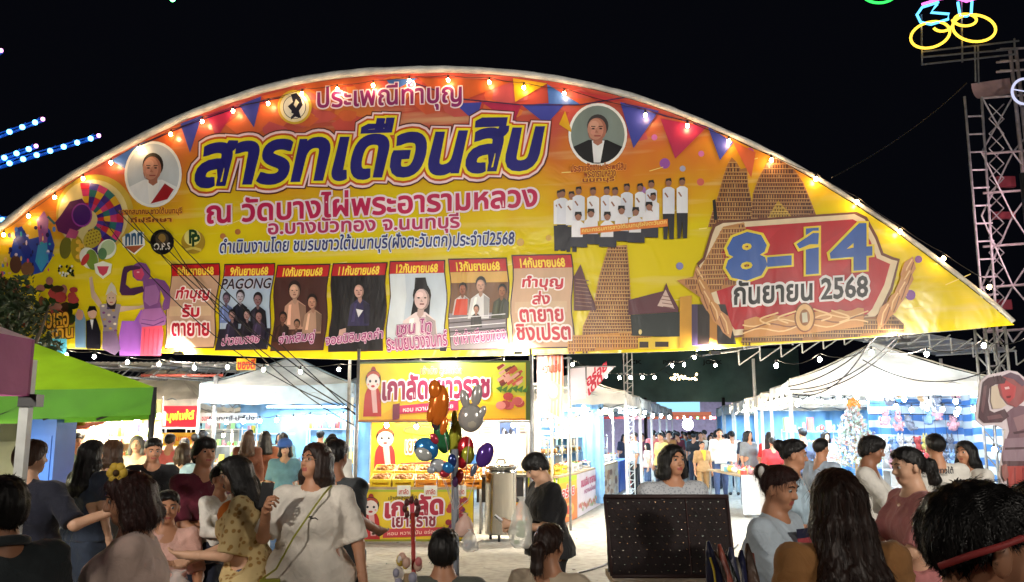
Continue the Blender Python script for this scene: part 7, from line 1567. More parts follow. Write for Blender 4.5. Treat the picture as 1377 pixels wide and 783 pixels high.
h = hand(P, 1); phone('black phone in the hand of the woman in white tee', h + wd(P, (.012, -.01, .04)), (.1, 0, 1), -Vector((0, -1, 0)) + Vector((-.1, 0, .3)))
bagp = wp(P, (.13, .25, .84)); t = empty('crossbody_bag', bagp, 'small lime green pouch bag on a long strap across the white tee', 'bag'); M_LB = mat('lime_leather', S(150, 150, 50), .5, bump=(20, .2, .01)); q = MB(); q.box(bagp, (.115, .035, .20), rz=.15, taper=.9); q.build('pouch', M_LB, t); q = MB(); q.box(bagp + Vector((.0, -.021, .05)), (.10, .006, .08), rz=.15); q.build('flap', M_LB, t)
q = MB(); q.path([bagp + Vector((-.04, 0, .10)), wp(P, (.10, .24, 1.0)), wp(P, (.05, .252, 1.08)), wp(P, (.0, .252, 1.17)), wp(P, (-.05, .238, 1.25)), wp(P, (-.09, .195, 1.33)), wp(P, (-.12, .12, 1.41)), wp(P, (-.12, .02, 1.45)), wp(P, (-.09, -.10, 1.40))], .0055, 5); q.build('strap', M_LB, t)
q = MB(); q.path([wp(P, p) for p in [(-.055, .198, 1.285), (-.085, .190, 1.288), (-.075, .192, 1.275), (-.10, .184, 1.28), (-.115, .178, 1.27)]], .004, 4); o = q.build('chest_print', M_BLACK); tag(o, 'small dark print on the chest of the white tee', 'print')
person('man in dark tee standing half hidden behind the woman with the phone', 452, 5.5, 1.60, face=165, hair='short', skin='deep', top=('tshirt', DKG), bm=BLK, hands=[(-.30, .1, 1.1), (.30, .02, 1.12)])
# woman in cream patterned blouse, leaning to the child
P = person('woman in cream ruffled blouse with long black hair reaching to her left', 345, 5.0, 1.525, face=-78, hair='long', hairlen=1.36, skin='fair', top=('blouse', pattern('cream_floral_cloth', (170, 130, 70), (216, 192, 138), 26)), sleeve=.48, hem=.93, loose=.022, bm=JEAN, girth=1.1, bust=.9, lean=10, head=(8, -12), hands=[(-.12, .36, 1.10), (.10, .38, 1.04)], strands=500)
q = MB()
for k in range(26):
    a = k / 26 * 2 * PI; q.ball(wp(P, (.105 * math.cos(a), .05 + .10 * math.sin(a), 1.405 + .02 * math.sin(3 * a) - .03 * math.sin(a))), (.018, .016, .012), 7, 5)
tag(q.build('ruffle_collar', pattern('cream_floral_cloth', (170, 130, 70), (216, 192, 138), 26)), 'ruffled cream collar on the woman with long black hair', 'collar')
def sack(name, label, c, w, h, m, fillm=None, cat='bag', seed=0):
    t = empty(name, c, label, cat); rs = random.Random(seed); q = MB(); prof = [(.30, 0), (.46, .10), (.5, .3), (.45, .55), (.28, .78), (.12, .9), (.10, .94), (.2, 1.0)]
    N = 14; vs = []; 
    for (r_, z) in prof:
        for i in range(N): a = 2 * PI * i / N; rr = r_ * w * (1 + .16 * math.sin(3 * a + z * 7 + seed) + .08 * rs.random()); vs.append((c[0] + rr * math.cos(a), c[1] + rr * .7 * math.sin(a), c[2] - h + z * h))
    fs = [(j * N + i, j * N + (i + 1) % N, (j + 1) * N + (i + 1) % N, (j + 1) * N + i) for j in range(len(prof) - 1) for i in range(N)]; q.add(vs, fs + [tuple(reversed(range(N)))], True); q.build('bag_film', m, t)
    if fillm:
        f = MB()
        for k in range(12): f.mi = k % len(fillm); f.ball((c[0] + rs.uniform(-.25, .25) * w, c[1] + rs.uniform(-.15, .15) * w, c[2] - h * rs.uniform(.5, .9)), (.14 * w, .14 * w, .12 * w), 7, 5)
        f.build('bag_contents', fillm, t, kind='stuff')
    return t
M_FILM = mat('clear_plastic_film', (.85, .84, .82), .15, nz=None, alpha=.38, bump=(14, .6, .02)); M_RED = mat('red_plastic', (.5, .03, .04), .4); M_GRN = mat('green_goods', (.2, .4, .08), .6); M_PNK = mat('pink_goods', (.75, .35, .4), .6); M_YEL = mat('yellow_plastic', (.7, .55, .05), .4)
h = hand(P, 1); sack('shopping_bag', 'clear plastic bag of pink goods hanging from the cream blouse woman hands', h + Vector((0, -.02, -.03)), .24, .30, M_FILM, [M_PNK, mat('white_goods', (.7, .68, .64), .5)], seed=1)
t = empty('sling_bag', wp(P, (-.2, -.06, .92)), 'pale sling bag on the hip of the cream blouse woman', 'bag'); q = MB(); q.ball(wp(P, (.22, -.05, .93)), (.07, .05, .06), 10, 7); q.build('pouch', mat('pale_green_fabric', (.45, .52, .44), .7), t)
q = MB(); q.path([wp(P, (.22, -.02, .99)), wp(P, (.20, .08, 1.2)), wp(P, (.08, .13, 1.38)), wp(P, (-.05, .06, 1.47))], .008, 5); q.build('strap', M_DARK_METAL, t)
# man in maroon holding a child
P = person('man in maroon shirt with yellow cuffs carrying a small child', 276, 5.9, 1.61, face=52, hair='shortfull', skin='tan', top=('tshirt', CL('maroon', 96, 22, 44)), sleeve=.47, bm=NAVY, head=(-8, 4), hands=[(-.05, .28, 1.12), (.10, .30, 1.02)], grip=(1, 0), girth=1.05, strands=200)
q = MB(); S0, E_, T = P['arms'][0]; pt = S0.lerp(E_, .90); q.path([wp(P, S0.lerp(E_, .80)), wp(P, S0.lerp(E_, .93))], .064, 10); tag(q.build('sleeve_cuff', mat('yellow_cuff', (.7, .5, .03), .7)), 'yellow and red cuff on the maroon sleeve', 'cuff')
P2 = person('small child in white hooded top and grey mask held by the man in maroon', 300, 5.3, 1.42, face=60, hair='short', skin='tan', seat=.60, hs=1.15, top=('hoodie', WT), sleeve=.9, bm=NAVY, bottom='trousers', hands=[(-.1, .3, 1.2), (.12, .3, 1.1)], shoes=False)
q = MB(); q.ball(wp(P2, P2['HP']((0, .072, 1.545))), (.034, .030, .026), 10, 7); tag(q.build('face_mask', mat('grey_mask', (.10, .10, .11), .8)), 'dark grey face mask on the child held by the man', 'mask')
q = MB(); q.ball(wp(P2, P2['HP']((0, -.02, 1.66))), (.055, .055, .034), 12, 8); tag(q.build('knit_cap', mat('grey_mask', (.10, .10, .11), .8)), 'dark cap on the child held by the man', 'cap')
q = MB(); q.ball(at(316, 692, 4.95), (.10, .09, .085), 12, 8); tag(q.build('orange_pouch', mat('orange_fabric', (.75, .2, .02), .7, bump=(12, .4, .02))), 'orange round pouch between the man in maroon and the woman in cream', 'pouch')
person('girl in pale pink top with short dark hair looking toward the camera', 230, 5.1, 1.30, face=25, hair='short', skin='tan', seat=.82, hs=1.0, top=('tshirt', CL('palepink', 222, 176, 164)), bm=NAVY, head=(0, -4), hands=[(-.2, .32, 1.0), (.22, .34, 1.05)])
# left foreground
P = person('woman with dark red-brown bob in pale pink blouse seen in profile', 186, 3.3, 1.505, face=-70, hair='bob', hairlen=1.475, hc='redbrown', skin='tan', top=('blouse', CL('blush', 232, 204, 192)), sleeve=.49, hem=.8, loose=.03, bm=BLK, girth=1.18, bust=1, head=(4, -14), strands=1500, hands=[(-.1, .3, 1.0), (.2, .28, .98)])
q = MB(); c = at(159, 636, 3.25)
for k in range(6): a = k * PI / 3; q.mi = 0; q.ball((c.x + .022 * math.cos(a), c.y - .01, c.z + .022 * math.sin(a)), (.019, .011, .019), 8, 5)
q.mi = 1; q.ball((c.x, c.y - .018, c.z), .013, 8, 5); tag(q.build('flower_clip', [mat('yellow_petal', (.75, .5, .05), .6), mat('brown_heart', (.08, .04, .01), .7)]), 'yellow flower clip on top of the dark bob hair', 'flower')
P = person('man in dark grey polo with black hair at the bottom left corner', 12, 2.95, 1.50, face=-128, hair='shortfull', hc='black', skin='tan', top=('polo', CL('slate', 52, 60, 64)), sleeve=.49, bm=BLK, girth=1.15, loose=.03, strands=1400, head=(-6, 0))
q = MB(); q.path([wp(P, (.085 * math.cos(a), -.005 + .09 * math.sin(a), 1.452 - .02 * math.sin(a))) for a in [i * 2 * PI / 18 for i in range(18)]], .017, 6, closed=True); tag(q.build('polo_collar', CL('slate', 52, 60, 64)), 'folded collar of the dark grey polo', 'collar')
P = person('man in navy tee with brown hair behind the white tent pole stretching an arm right', 42, 5.2, 1.60, face=170, hair='shortfull', hc='brown', skin='fair', top=('tshirt', CL('deepnavy', 22, 26, 44)), sleeve=.47, bm=BLK, girth=1.15, hands=[(-.3, .1, .9), (.56, .12, 1.27)], head=(-28, 0), loose=.03, strands=300, grip=(0, 1))
person('woman in long navy dress with long black hair walking away at left', 124, 6.7, 1.585, face=150, hair='long', hairlen=1.25, skin='fair', top=('dress_top', CL('dustynavy', 46, 58, 78)), sleeve=.3, hem=.9, bm=CL('dustynavy', 46, 58, 78), bottom='skirt')
person('person with light brown hair in pale top behind the flower clip', 152, 7.2, 1.58, face=160, hair='bob', hairlen=1.46, hc='brown', skin='fair', top=('tshirt', CL('palegrey', 190, 190, 184)), bm=NAVY)
person('vendor in black tee and long green apron strap under the canopy pole', 206, 7.6, 1.60, face=30, hair='short', skin='tan', top=('tshirt', BLK), bm=GREY, hands=[(-.25, .3, 1.05), (.25, .3, 1.0)], head=(0, -15))
person('woman vendor in white with a light head scarf at the lit left stall', 184, 10.5, 1.60, face=10, hair='bob', hairlen=1.44, hc='grey', skin='fair', top=('tshirt', CL('peachwhite', 236, 206, 176)), bm=NAVY)
person('vendor in grey green tee behind the food table at left', 102, 13.2, 1.60, face=60, hair='short', skin='tan', top=('tshirt', CL('sage', 110, 150, 126)), bm=BLK)
person('man in salmon shirt seen from behind near the yellow sign', 228, 12.6, 1.62, face=185, hair='short', skin='tan', top=('tshirt', CL('salmon', 206, 100, 96)), bm=NAVY, girth=1.1)
person('woman in pale blue and navy dress near the pale blue tent pole', 247, 10.0, 1.52, face=170, hair='bob', hairlen=1.40, hc='brown', skin='fair', top=('tshirt', CL('skyblue', 170, 200, 226)), bm=NAVY, bottom='skirt')
person('woman in brown coat turned away inside the pale blue tent', 333, 13.6, 1.66, face=190, hair='long', hairlen=1.3, hc='brown', skin='fair', top=('coat', CL('brown', 110, 64, 44)), sleeve=.9, hem=.75, bm=NAVY, girth=.85)
person('woman in dark skirt and brown top inside the pale blue tent', 356, 13.9, 1.66, face=200, hair='long', hairlen=1.35, skin='tan', top=('coat', CL('rust', 140, 80, 50)), sleeve=.6, bm=BLK, bottom='skirt', girth=.85)
person('person in blue cap and teal top behind the woman with the phone', 384, 11.5, 1.52, face=10, hair='bob', hairlen=1.48, skin='fair', top=('tshirt', CL('teal', 120, 170, 190)), bm=JEAN)
q = MB(); p = at(384, 580, 11.5); q.ball((p.x, 11.5, 1.49), (.10, .11, .08), 12, 8); q.box((p.x, 11.38, 1.46), (.14, .14, .012)); tag(q.build('cap', mat('blue_cap_cloth', (.05, .14, .45), .8)), 'blue cap on the person behind the phone woman', 'cap')
person('man in white tee with a small dark print walking behind the white tee woman', 446, 9.2, 1.60, face=170, hair='short', skin='tan', top=('tshirt', WT), bm=JEAN)
person('child in red shirt beside the table of toys', 300, 10.6, 1.30, face=185, hair='short', skin='tan', top=('tshirt', CL('red', 190, 40, 44)), bm=NAVY)
# middle
P = person('girl in black tee with short black hair reading her phone', 738, 6.25, 1.525, face=-72, hair='shortfull', skin='fair', top=('tshirt', BLK), sleeve=.42, hem=.88, loose=.035, bm=BLK, hands=[(-.07, .32, 1.13), (.07, .30, 1.10)], grip=(1, 1), head=(0, -34), lean=6, strands=500)
h = (hand(P, 0) + hand(P, 1)) / 2; phone('white phone held in both hands by the girl in black', h + Vector((-.02, 0, .03)), (-.6, 0, .45), (.5, .3, .8), mat('white_plastic', (.7, .7, .7), .3))
hb_ = hand(P, 1); sack('shopping_bag', 'white plastic bag of greens hanging from the arm of the girl in black', at(701, 668, 6.0), .15, .34, mat('white_bag_film', (.75, .75, .70), .3, nz=None, alpha=.5, bump=(14, .6, .02)), [M_GRN], seed=3)
P = person('boy with black hair in olive tee sitting low at the bottom centre', 599, 4.5, 1.16, face=176, hair='shortfull', skin='tan', seat=.93, top=('tshirt', CL('olive', 92, 96, 88)), bm=NAVY, strands=500, loose=.03)
P = person('person with tied dark hair and cream straps sitting at the bottom centre right', 738, 4.5, 1.185, face=150, hair='lowpony', hairlen=1.48, hc='darkbrown', skin='tan', seat=.93, top=('blouse', CL('cream', 200, 184, 160)), bm=BLK, strands=500, loose=.03)
def stool(label, x, y, z, m): 
    t = empty('stool', (x, y, 0), label, 'stool'); q = MB(); q.lathe((x, y, z - .03), [(.15, 0), (.16, .02), (.15, .035)], 16); q.build('seat', m, t)
    for k in range(4): a = k * PI / 2 + .7; q = MB(); q.tube((x + .12 * math.cos(a), y + .12 * math.sin(a), z - .03), (x + .17 * math.cos(a), y + .17 * math.sin(a), 0), .016, n=6); q.build('leg', m, t)
def seat_z(P): return P['root'].location.z + .80 * P['k'] if 'k' in P and False else P['root'].location.z + .80 * P['root'].scale.x
for lb, x, y, z in (('red stool under the boy in olive tee', at(599, 600, 4.5).x, 4.5, 1.16 - 1.7 * .93 + .80 * .93), ('red stool under the person with tied dark hair', at(738, 600, 4.5).x, 4.5, 1.185 - 1.7 * .93 + .8 * .93), ('stool under the girl in pale pink', at(230, 600, 5.1).x, 5.1, 1.30 - 1.7 * .82 + .8 * .82)): stool(lb, x, y, z, M_RED)
P = person('woman in grey speckled tee smiling behind the dark display board', 904, 5.6, 1.565, face=12, hair='bob', hairlen=1.50, skin='tan', top=('tshirt', pattern('grey_speckled_cloth', (150, 156, 166), (186, 190, 196), 60)), sleeve=.46, hem=.8, bm=BLK, girth=1.16, bust=1.0, head=(14, 2), loose=.02, strands=200)
q = MB(); q.box(wp(P, (-.0, .235, 1.17)), (.11, .004, .012)); tag(q.build('shirt_lettering', M_BLACK), 'dark line of print across the grey tee', 'print')
# dark display board on a small table
DB = 4.5; a, b = at(816, 671, DB), at(984, 671, DB); zb_ = at(816, 775, DB).z; t = empty('display_board', (a.x, DB, zb_), 'black cloth display board studded with rows of small earrings', 'display board')
M_VEL = mat('black_velvet', (.018, .010, .011), .9, nz=(20, .3), sheen=.3, bump=(30, .3, .01)); q = MB(); q.grid(lambda s_, v: Vector((a.x + .02 * (1 - v) + (b.x - a.x - .02 * (1 - v)) * s_, DB + .10 * v, zb_ + (a.z - zb_) * v - .006 * math.sin(s_ * PI) + .004 * math.sin(s_ * 50))), 30, 12); q.build('cloth_face', M_VEL, t)
q = MB(); q.box(((a.x + b.x) / 2, DB + .08, (a.z + zb_) / 2), (b.x - a.x - .01, .03, a.z - zb_ - .02), M=Euler((-.24, 0, 0)).to_matrix()); q.build('backing', M_BLACK, t)
q = MB(); q.tube((a.x - .005, DB + .095, a.z + .004), (b.x + .005, DB + .095, a.z + .004), .012, n=6); q.tube((a.x + .02, DB, zb_), (b.x, DB, zb_), .010, n=6); q.tube((b.x, DB, zb_), (b.x, DB + .1, a.z), .009, n=6); q.tube((a.x + .02, DB, zb_), (a.x, DB + .1, a.z), .009, n=6); q.build('edging', mat('brown_trim', (.04, .02, .02), .6), t)
q = MB(); xx = a.x + (b.x - a.x) * .66; q.tube((xx, DB - .004, zb_), (xx, DB + .096, a.z), .003, n=4); q.build('fold_seam', mat('brown_trim2', (.07, .03, .03), .6), t)
em = MB(); em.ball((0, 0, 0), (.0055, .003, .0035), 6, 4); emesh = [em.mesh('earring', mat('earring_metal%d' % i, c, .2, .9, nz=None)) for i, c in enumerate(((.75, .7, .6), (.55, .35, .2), (.5, .6, .55)))]; rs = random.Random(5)
for j in range(11):
    for i in range(15):
        s_ = (i + .5 + .5 * (j % 2) + rs.uniform(-.16, .16)) / 15.6; v = (j + .7 + rs.uniform(-.13, .13)) / 11.4
        if rs.random() < .06: continue
        o = link('earring', emesh[rs.randrange(3)], t, Vector((a.x + (b.x - a.x) * s_, DB + .10 * v - .004, zb_ + (a.z - zb_) * v)) - Vector(t.location)); o.rotation_euler = (0, rs.uniform(-.5, .5), 0)
t = empty('vendor_table', (a.x, DB, 0), 'low orange table carrying the dark display board', 'table'); q = MB(); q.box(((a.x + b.x) / 2, DB + .12, zb_ - .035), (b.x - a.x - .05, .5, .03)); q.build('table_top', M_WOOD, t)
for sx in (a.x + .1, b.x - .1):
    for sy in (-.08, .32): q = MB(); q.tube((sx, DB + sy, 0), (sx, DB + sy, zb_ - .05), .014, n=6); q.build('leg', mat('orange_paint', (.5, .15, .03), .5), t)
# folded umbrellas and bags at the corner of the board
rs = random.Random(14); c0 = at(990, 775, 3.3); t = empty('umbrella_bundle', (c0.x, 3.3, 0), 'bundle of folded dark patterned umbrellas right of the display board', 'umbrellas')
for k in range(9):
    b0 = Vector((c0.x + rs.uniform(-.04, .10), 3.3 + rs.uniform(-.05, .05), c0.z - .38)); tp = at(952 + k * 7.5, 728 + (k * 13) % 22, 3.25 + .03 * k); d = tp - b0; q = MB(); N = 9
    q.path([b0 + d * s_ for s_ in (0, .25, .5, .75, .92, 1)], [.030, .042, .040, .030, .016, .006], 9); q.build('folded_umbrella', mat('umbrella_cloth_%d' % (k % 6), [S(34, 38, 74), S(74, 56, 46), S(150, 76, 62), S(26, 34, 32), S(66, 70, 100), S(150, 144, 130)][k % 6], .4, nz=(20, .5), bump=(22, .8, .02), stretch=(1, 1, .3)), t)
q = MB(); q.lathe((c0.x + .03, 3.3, 0), [(.10, 0), (.13, .6), (.135, c0.z - .30)], 14); q.build('bin', mat('grey_bin', (.12, .12, .13), .5), t)
q = MB(); q.path([at(955, 750, 3.15), at(960, 768, 3.15), at(963, 790, 3.15)], .004, 5); q.build('yellow_strap', M_YEL, t)
# balloon seller's pole
PB = 5.0; c0 = at(611, 640, PB); t = empty('balloon_pole', (c0.x, PB, 0), 'grey pole carrying the bunch of foil balloons', 'pole'); q = MB(); q.path([(c0.x + .02, PB, 0), (c0.x + .01, PB, 1.0), (c0.x, PB, 1.55)], .021, 8); q.build('pole_tube', mat('grey_pole_tube', (.22, .24, .28), .5), t)
q = MB(); q.tube((c0.x + .02, PB, 0), (c0.x + .02, PB, .05), .16, n=16); q.build('base', M_DARK_METAL, t)
def foil(c, rough=.16): return mat('foil_%d_%d_%d' % tuple(int(x * 99) for x in c), c, rough, .35, nz=None, bump=(9, .35, .02))
def balloon(label, parts, tie):
    """parts: list of (u, v, ru, rv, rotation, colour) in photograph pixels at the balloon's own distance"""
    Y = tie[2]; t = empty('foil_balloon', at(tie[0], tie[1], Y), label, 'balloon', 'foil balloons on the pole')
    for nm, u, v, ru, rv, rot, col in parts: q = MB(); k = Y / F; c = at(u, v, Y - .02 * (nm != 'balloon_body')); q.ball(c, (ru * k, min(ru, rv) * k * .62, rv * k), 16, 12, M=Matrix.Rotation(R(rot), 3, 'Y')); q.build(nm, foil(col), t)
    q = MB(); e = Vector((c0.x, PB - .01, 1.2)); a = at(tie[0], tie[1], Y); q.path([a, a.lerp(e, .5) + Vector((.02, 0, -.03)), e], .0022, 4); q.build('ribbon', mat('pale_ribbon', (.6, .5, .5), .5), t)
OR, GY, BL, RD, PU, YG, GR_ = (.72, .17, .02), (.42, .40, .38), (.03, .20, .50), (.50, .02, .03), (.10, .04, .28), (.42, .42, .04), (.03, .16, .06)
balloon('tall orange foil balloon highest of the bunch at left', [('balloon_body', 590, 545, 14, 27, 6, OR), ('head', 585, 524, 9, 13, -6, OR), ('tail', 597, 573, 5, 12, 12, OR), ('fin', 580, 556, 6, 12, 14, OR)], (598, 584, 4.95))
balloon('grey rabbit shaped foil balloon at upper right of the bunch', [('balloon_body', 633, 562, 17, 19, 0, GY), ('ear', 641, 532, 7, 15, 10, GY), ('ear', 625, 537, 6, 13, -14, GY), ('belly', 634, 568, 9, 9, 0, (.6, .55, .45)), ('eye', 627, 543, 2.2, 3, 0, (.02, .02, .02)), ('arm', 648, 555, 5, 10, 24, GY)], (632, 582, 5.02))
balloon('blue and white fish shaped foil balloon at left of the bunch', [('balloon_body', 573, 604, 17, 15, 28, BL), ('belly', 570, 610, 12, 10, 28, (.5, .52, .5)), ('eye', 560, 602, 2.6, 3, 0, (.02, .02, .02)), ('fin', 584, 590, 5, 8, -30, (.4, .03, .06))], (586, 622, 4.9))
balloon('purple oval foil balloon at right of the bunch', [('balloon_body', 652, 612, 11, 17, 22, PU), ('fin', 637, 632, 4, 9, 18, (.12, .14, .2))], (640, 640, 4.95))
balloon('red round foil balloon below the rabbit balloon', [('balloon_body', 626, 603, 11, 16, 4, RD), ('spot', 621, 622, 8, 8, 0, RD), ('rim', 629, 612, 9, 12, 0, YG)], (620, 632, 5.06))
balloon('yellow green foil balloon behind the middle of the bunch', [('balloon_body', 612, 590, 9, 24, 4, YG), ('tip', 611, 562, 4, 10, 0, YG)], (612, 622, 5.1))
balloon('dark green foil balloon behind the orange one', [('balloon_body', 594, 588, 10, 22, -14, GR_), ('tip', 585, 570, 5, 9, -20, (.06, .05, .06))], (600, 622, 5.08))
balloon('crumpled white and blue foil balloon at the foot of the bunch', [('balloon_body', 589, 626, 11, 9, 20, (.5, .52, .55)), ('lobe', 603, 629, 8, 8, 0, BL), ('lobe', 580, 632, 6, 5, 0, (.4, .44, .5)), ('lobe', 598, 637, 7, 5, 0, (.4, .03, .05)), ('lobe', 608, 620, 6, 9, 0, (.02, .04, .16))], (598, 645, 4.92))
balloon('small dark red foil balloon low beside the pole', [('balloon_body', 618, 641, 5, 10, 10, (.25, .02, .02)), ('tip', 612, 648, 4, 7, 0, (.08, .03, .10))], (616, 655, 4.98))
# red wand of small toys and blurred toy stand at bottom
c1 = at(556, 730, 3.9); t = empty('toy_wand', (c1.x, 3.9, .5), 'red toy wand standing up with a black ornament', 'toy'); q = MB(); q.tube((c1.x + .02, 3.9, .6), at(555, 690, 3.9), .010, n=6); q.build('wand_stick', mat('red_wand', (.45, .04, .03), .4), t); q = MB()
for k in range(8): a = k * .8; p = at(553, 690, 3.9); q.ball(p + Vector((.03 * math.cos(a), .01, .02 + .035 * math.sin(a))), (.012, .01, .018), 7, 5)
q.build('ornament', mat('dark_red_plastic', (.10, .02, .02), .4), t)
p0 = at(552, 772, 3.9); t = empty('toy_stand', (p0.x, 3.9, 0), 'stand of small pastel toys at the foot of the red wand', 'toy stand'); q = MB(); q.tube((p0.x, 3.9, 0), (p0.x, 3.9, p0.z), .03, n=8); q.build('stand_post', M_WOOD, t); rs = random.Random(9)
for k in range(16): q = MB(); s_ = rs.uniform(.012, .026); q.ball(p0 + Vector((rs.uniform(-.06, .06), rs.uniform(-.04, .04), rs.uniform(-.06, .07))), (s_, s_, s_ * 1.3), 8, 6); q.build('toy', mat('toy_%d' % (k % 5), [S(230, 190, 170), S(230, 200, 90), S(160, 160, 180), S(220, 130, 130), S(236, 230, 224)][k % 5], .5), t)
sack('clear_bag', 'clear bag of goldfish water hanging from the balloon pole', at(632, 712, 4.9), .09, .12, M_FILM, [mat('grey_blue_fill', (.3, .35, .42), .3)], seed=7); sack('pink_bag', 'pink bag of snacks hanging high on the balloon pole', at(625, 690, 4.95), .10, .13, mat('pink_film', (.75, .5, .42), .4, alpha=.8), [M_PNK], seed=8)
# right foreground
P = person('woman with long straight dark brown hair seen from behind in a mustard top', 1122, 2.8, 1.53, face=184, hair='long', hairlen=1.12, hc='darkbrown', skin='fair', top=('top', CL('mustard', 160, 112, 62)), sleeve=.3, bm=BLK, strands=2600, girth=1.0, loose=.018)
P = person('older woman with brown hair in a white clip wearing a pale cardigan', 1040, 3.9, 1.505, face=52, hair='bun', hc='redbrown', skin='tan', top=('cardigan', CL('icewhite', 196, 212, 226)), sleeve=.95, hem=.75, loose=.028, bm=GREY, girth=1.1, head=(-6, -14), hands=[(-.14, .3, 1.05), (.14, .32, 1.0)], strands=900)
q = MB(); q.grid(lambda s_, v: wp(P, (-.10 + .20 * s_, .150 + .02 * math.sin(PI * s_) + .012 - .03 * v, .98 + .42 * v)), 8, 8); tag(q.build('striped_shirt_front', pattern('navy_red_stripes', (30, 32, 62), (176, 70, 78), 2.6, True)), 'navy and red striped shirt front under the pale cardigan', 'shirt')
q = MB(); q.ball(wp(P, P['HP']((.052, -.09, 1.66))), (.016, .012, .028), 10, 7); tag(q.build('hair_clip', mat('pearl_white', (.75, .74, .72), .2)), 'white oval hair clip in the brown hair', 'hair clip')
person('woman with a top bun in pale blue behind the older woman', 1064, 5.9, 1.60, face=75, hair='bun', skin='tan', top=('tshirt', CL('paleblue', 176, 200, 216)), bm=JEAN, head=(0, -8), strands=200)
P = person('young vendor in white shirt leaning over the yellow table', 1158, 6.7, 1.625, face=62, hair='shortfull', skin='deep', top=('shirt', WT), sleeve=.5, bm=BLK, hands=[(-.1, .4, 1.0), (.15, .42, .98)], head=(0, -10), lean=6, strands=200)
P = person('woman in pink with black ponytail facing left at right', 1222, 4.7, 1.57, face=-88, hair='lowpony', hairlen=1.47, skin='fair', top=('tshirt', CL('rosepink', 190, 120, 120)), sleeve=.45, bm=GREY, head=(4, -10), hands=[(-.1, .32, 1.0), (.16, .34, .96)], strands=500)
P = person('child with black hair and a red strap across the head at the bottom right corner', 1296, 1.50, 1.55, face=92, hs=1.0, hair='short', skin='tan', top=('tshirt', CL('brick', 170, 66, 62)), sleeve=.48, bm=BLK, head=(0, -8), strands=4200, vox=.009)
HP = P['HP']; q = MB(); q.path([wp(P, HP(p)) for p in [(.01, .106, 1.668), (.055, .076, 1.650), (.085, .03, 1.632), (.100, -.02, 1.612), (.092, -.07, 1.588), (.06, -.106, 1.560)]], .006, 6); tag(q.build('red_strap', mat('red_elastic', (.45, .05, .05), .6)), 'thin red strap around the child head at the bottom right', 'strap')
person('person with black hair at the far right edge behind the red strap child', 1392, 2.1, 1.53, face=170, hair='shortfull', skin='tan', top=('tshirt', BLK), bm=BLK, strands=900)
person('man in white shirt with dark lettering on the back by the striped tarpaulin', 1258, 7.3, 1.63, face=165, hair='short', skin='tan', top=('shirt', WT), bm=NAVY, head=(15, 0), girth=1.1)
p = at(1267, 634, 7.05); q = MB(); letter(q, 'ชมรมชาวใต้', (p.x - .13, p.z - .02), (p.x + .13, p.z - .02), (p.x - .13, p.z + .035), lambda x, z, d=0: Vector((x, 7.12 - d + .6 * (x - p.x) ** 2, z)), [(.03, (.02, .02, .03))]); tag(q.build('shirt_lettering', M_PRINTB), 'dark lettering across the back of the white shirt', 'lettering')
person('woman with long dark hair in white tee facing left by the striped tarpaulin', 1298, 7.5, 1.57, face=-62, hair='long', hairlen=1.38, skin='tan', top=('tshirt', WT), bm=NAVY, hands=[(-.1, .25, 1.0), (.1, .28, .98)])
person('man in pale blue grey shirt further back in the big white tent', 1104, 9.0, 1.58, face=120, hair='short', skin='tan', top=('shirt', CL('bluegrey', 168, 184, 204)), bm=NAVY)
person('man in dark blue shirt standing deep inside the big white tent', 1080, 16.4, 1.72, face=190, hair='short', skin='tan', top=('shirt', CL('steelblue', 70, 80, 110)), bm=NAVY, fine=False)
person('woman in white at the back of the big white tent', 1111, 17.5, 1.66, face=10, hair='bob', hairlen=1.42, skin='fair', top=('shirt', WT), bm=NAVY, fine=False)
# ------------------------------------------------------------------ the lane
SC_T = CL('scoutkhaki', 176, 138, 92); P = person('boy scout in khaki uniform with a yellow neckerchief walking up the lane', 944, 20.5, 1.42, face=8, hair='short', skin='tan', top=('uniform_shirt', SC_T), sleeve=.5, bm=SC_T, walk=.08, vox=.02)
q = MB(); q.add([wp(P, p) for p in [(-.08, .08, 1.46), (.08, .08, 1.46), (.05, .15, 1.36), (.02, .165, 1.18), (-.02, .165, 1.18), (-.05, .15, 1.36)]], [(0, 1, 2, 3, 4, 5)], False); tag(q.build('neckerchief', mat('yellow_neckerchief', (.75, .5, .03), .7)), 'yellow neckerchief on the boy scout', 'neckerchief')
person('man in white long shirt and blue trousers walking toward the camera in the lane', 968, 21.5, 1.72, face=-12, hair='short', skin='tan', top=('shirt', WT), sleeve=.9, bm=CL('greyblue', 70, 84, 120), walk=.13, vox=.02, girth=1.1)
person('person in pale jeans right behind the man in white in the lane', 985, 23.0, 1.66, face=170, hair='short', skin='tan', top=('shirt', WT), bm=CL('palejean', 150, 170, 180), vox=.024)
person('person in yellow shirt and dark trousers at the left side of the lane', 889, 21.5, 1.62, face=-60, hair='short', skin='tan', top=('tshirt', CL('yellow', 206, 190, 110)), bm=NAVY, vox=.024)
P = person('person in grey shirt and black trousers buying at the left lane tents', 853, 22.5, 1.64, face=-80, hair='short', skin='tan', top=('tshirt', CL('bluegrey', 168, 184, 204)), bm=BLK, vox=.024)
person('person in pale pink crouching by the left lane tents', 870, 23.5, 1.35, face=-80, hair='bob', hairlen=1.42, skin='fair', top=('tshirt', CL('palepink', 222, 176, 164)), bm=JEAN, vox=.024)
protos = []
for i, kw in enumerate((dict(hair='short', bm=NAVY, walk=.1), dict(hair='bob', hairlen=1.42, bm=JEAN), dict(hair='long', hairlen=1.3, bm=BLK, walk=.08), dict(hair='short', bm=GREY, girth=1.15), dict(hair='bun', bm=NAVY, bottom='skirt'))):
    protos.append(person('far walker', 900, 30, 1.66, face=180, skin='tan', top=('tshirt', WT), vox=.03, fine=False, **kw)['root'])
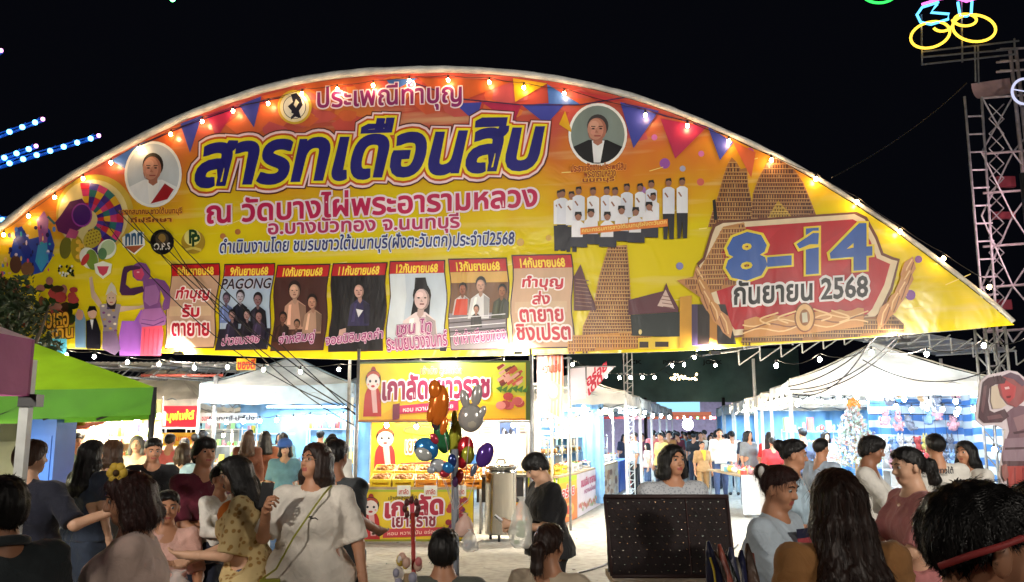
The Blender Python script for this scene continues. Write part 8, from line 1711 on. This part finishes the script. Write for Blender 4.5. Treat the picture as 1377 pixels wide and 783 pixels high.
shirts = [('white', WT), ('charcoal', DKG), ('grey', GREY), ('black', BLK), ('pale pink', CL('palepink', 222, 176, 164)), ('navy', NAVY), ('red', CL('red', 190, 40, 44)), ('sky blue', CL('skyblue', 170, 200, 226)), ('mustard', CL('mustard', 160, 112, 62)), ('salmon', CL('salmon', 206, 100, 96)), ('teal', CL('teal', 120, 170, 190)), ('maroon', CL('maroon', 96, 22, 44))]
rs = random.Random(77); crowd = []
for k in range(56): crowd.append((rs.uniform(878, 990), rs.uniform(25, 39), 'in the lane crowd'))
for k in range(10): crowd.append((rs.uniform(76, 300), rs.uniform(13.6, 20.5), 'among the stalls at left'))
for k in range(9): crowd.append((rs.uniform(290, 470), rs.uniform(14, 21), 'near the pale blue tent'))
for k in range(5): crowd.append((rs.uniform(1000, 1050), rs.uniform(16.5, 24), 'by the right tent row'))
for k in range(4): crowd.append((rs.uniform(800, 870), rs.uniform(24, 30), 'by the left lane tents'))
crowd.sort(key=lambda c: c[1]); used = {}; ORD = ['nearest', 'second nearest', 'third nearest', 'fourth nearest', 'fifth nearest', 'sixth nearest', 'seventh nearest', 'eighth nearest', 'ninth nearest']
HW = ['short haired', 'bob haired', 'long haired', 'stocky short haired', 'bun haired']
for k, (u, Y, where) in enumerate(crowd):
    i = rs.randrange(5); r = protos[i]; c = r if r['label'] == 'far walker' else copy_tree(r)
    s_ = rs.uniform(.92, 1.03) * 1.66 / 1.7; c.scale = (s_, s_, s_); c.location = (at(u, 600, Y).x, Y, 0); c.rotation_euler = (0, 0, rs.uniform(-.6, .6) + (PI if rs.random() < .35 else 0)); sn, sm = shirts[rs.randrange(len(shirts))]
    key = (i, sn, where); n = used.get(key, 0); used[key] = n + 1
    c['label'] = '%s%s person in %s top %s' % ((ORD[n] + ' ') if n else '', HW[i], sn, where); c['group'] = 'people ' + where
    for ch in c.children:
        if ch.name.startswith('tshirt'): ch.material_slots[0].link = 'OBJECT'; ch.material_slots[0].material = sm
for r in protos:
    if r['label'] == 'far walker': r['label'] = 'person standing at the far stage front'; r.location = (11, 39, 0)
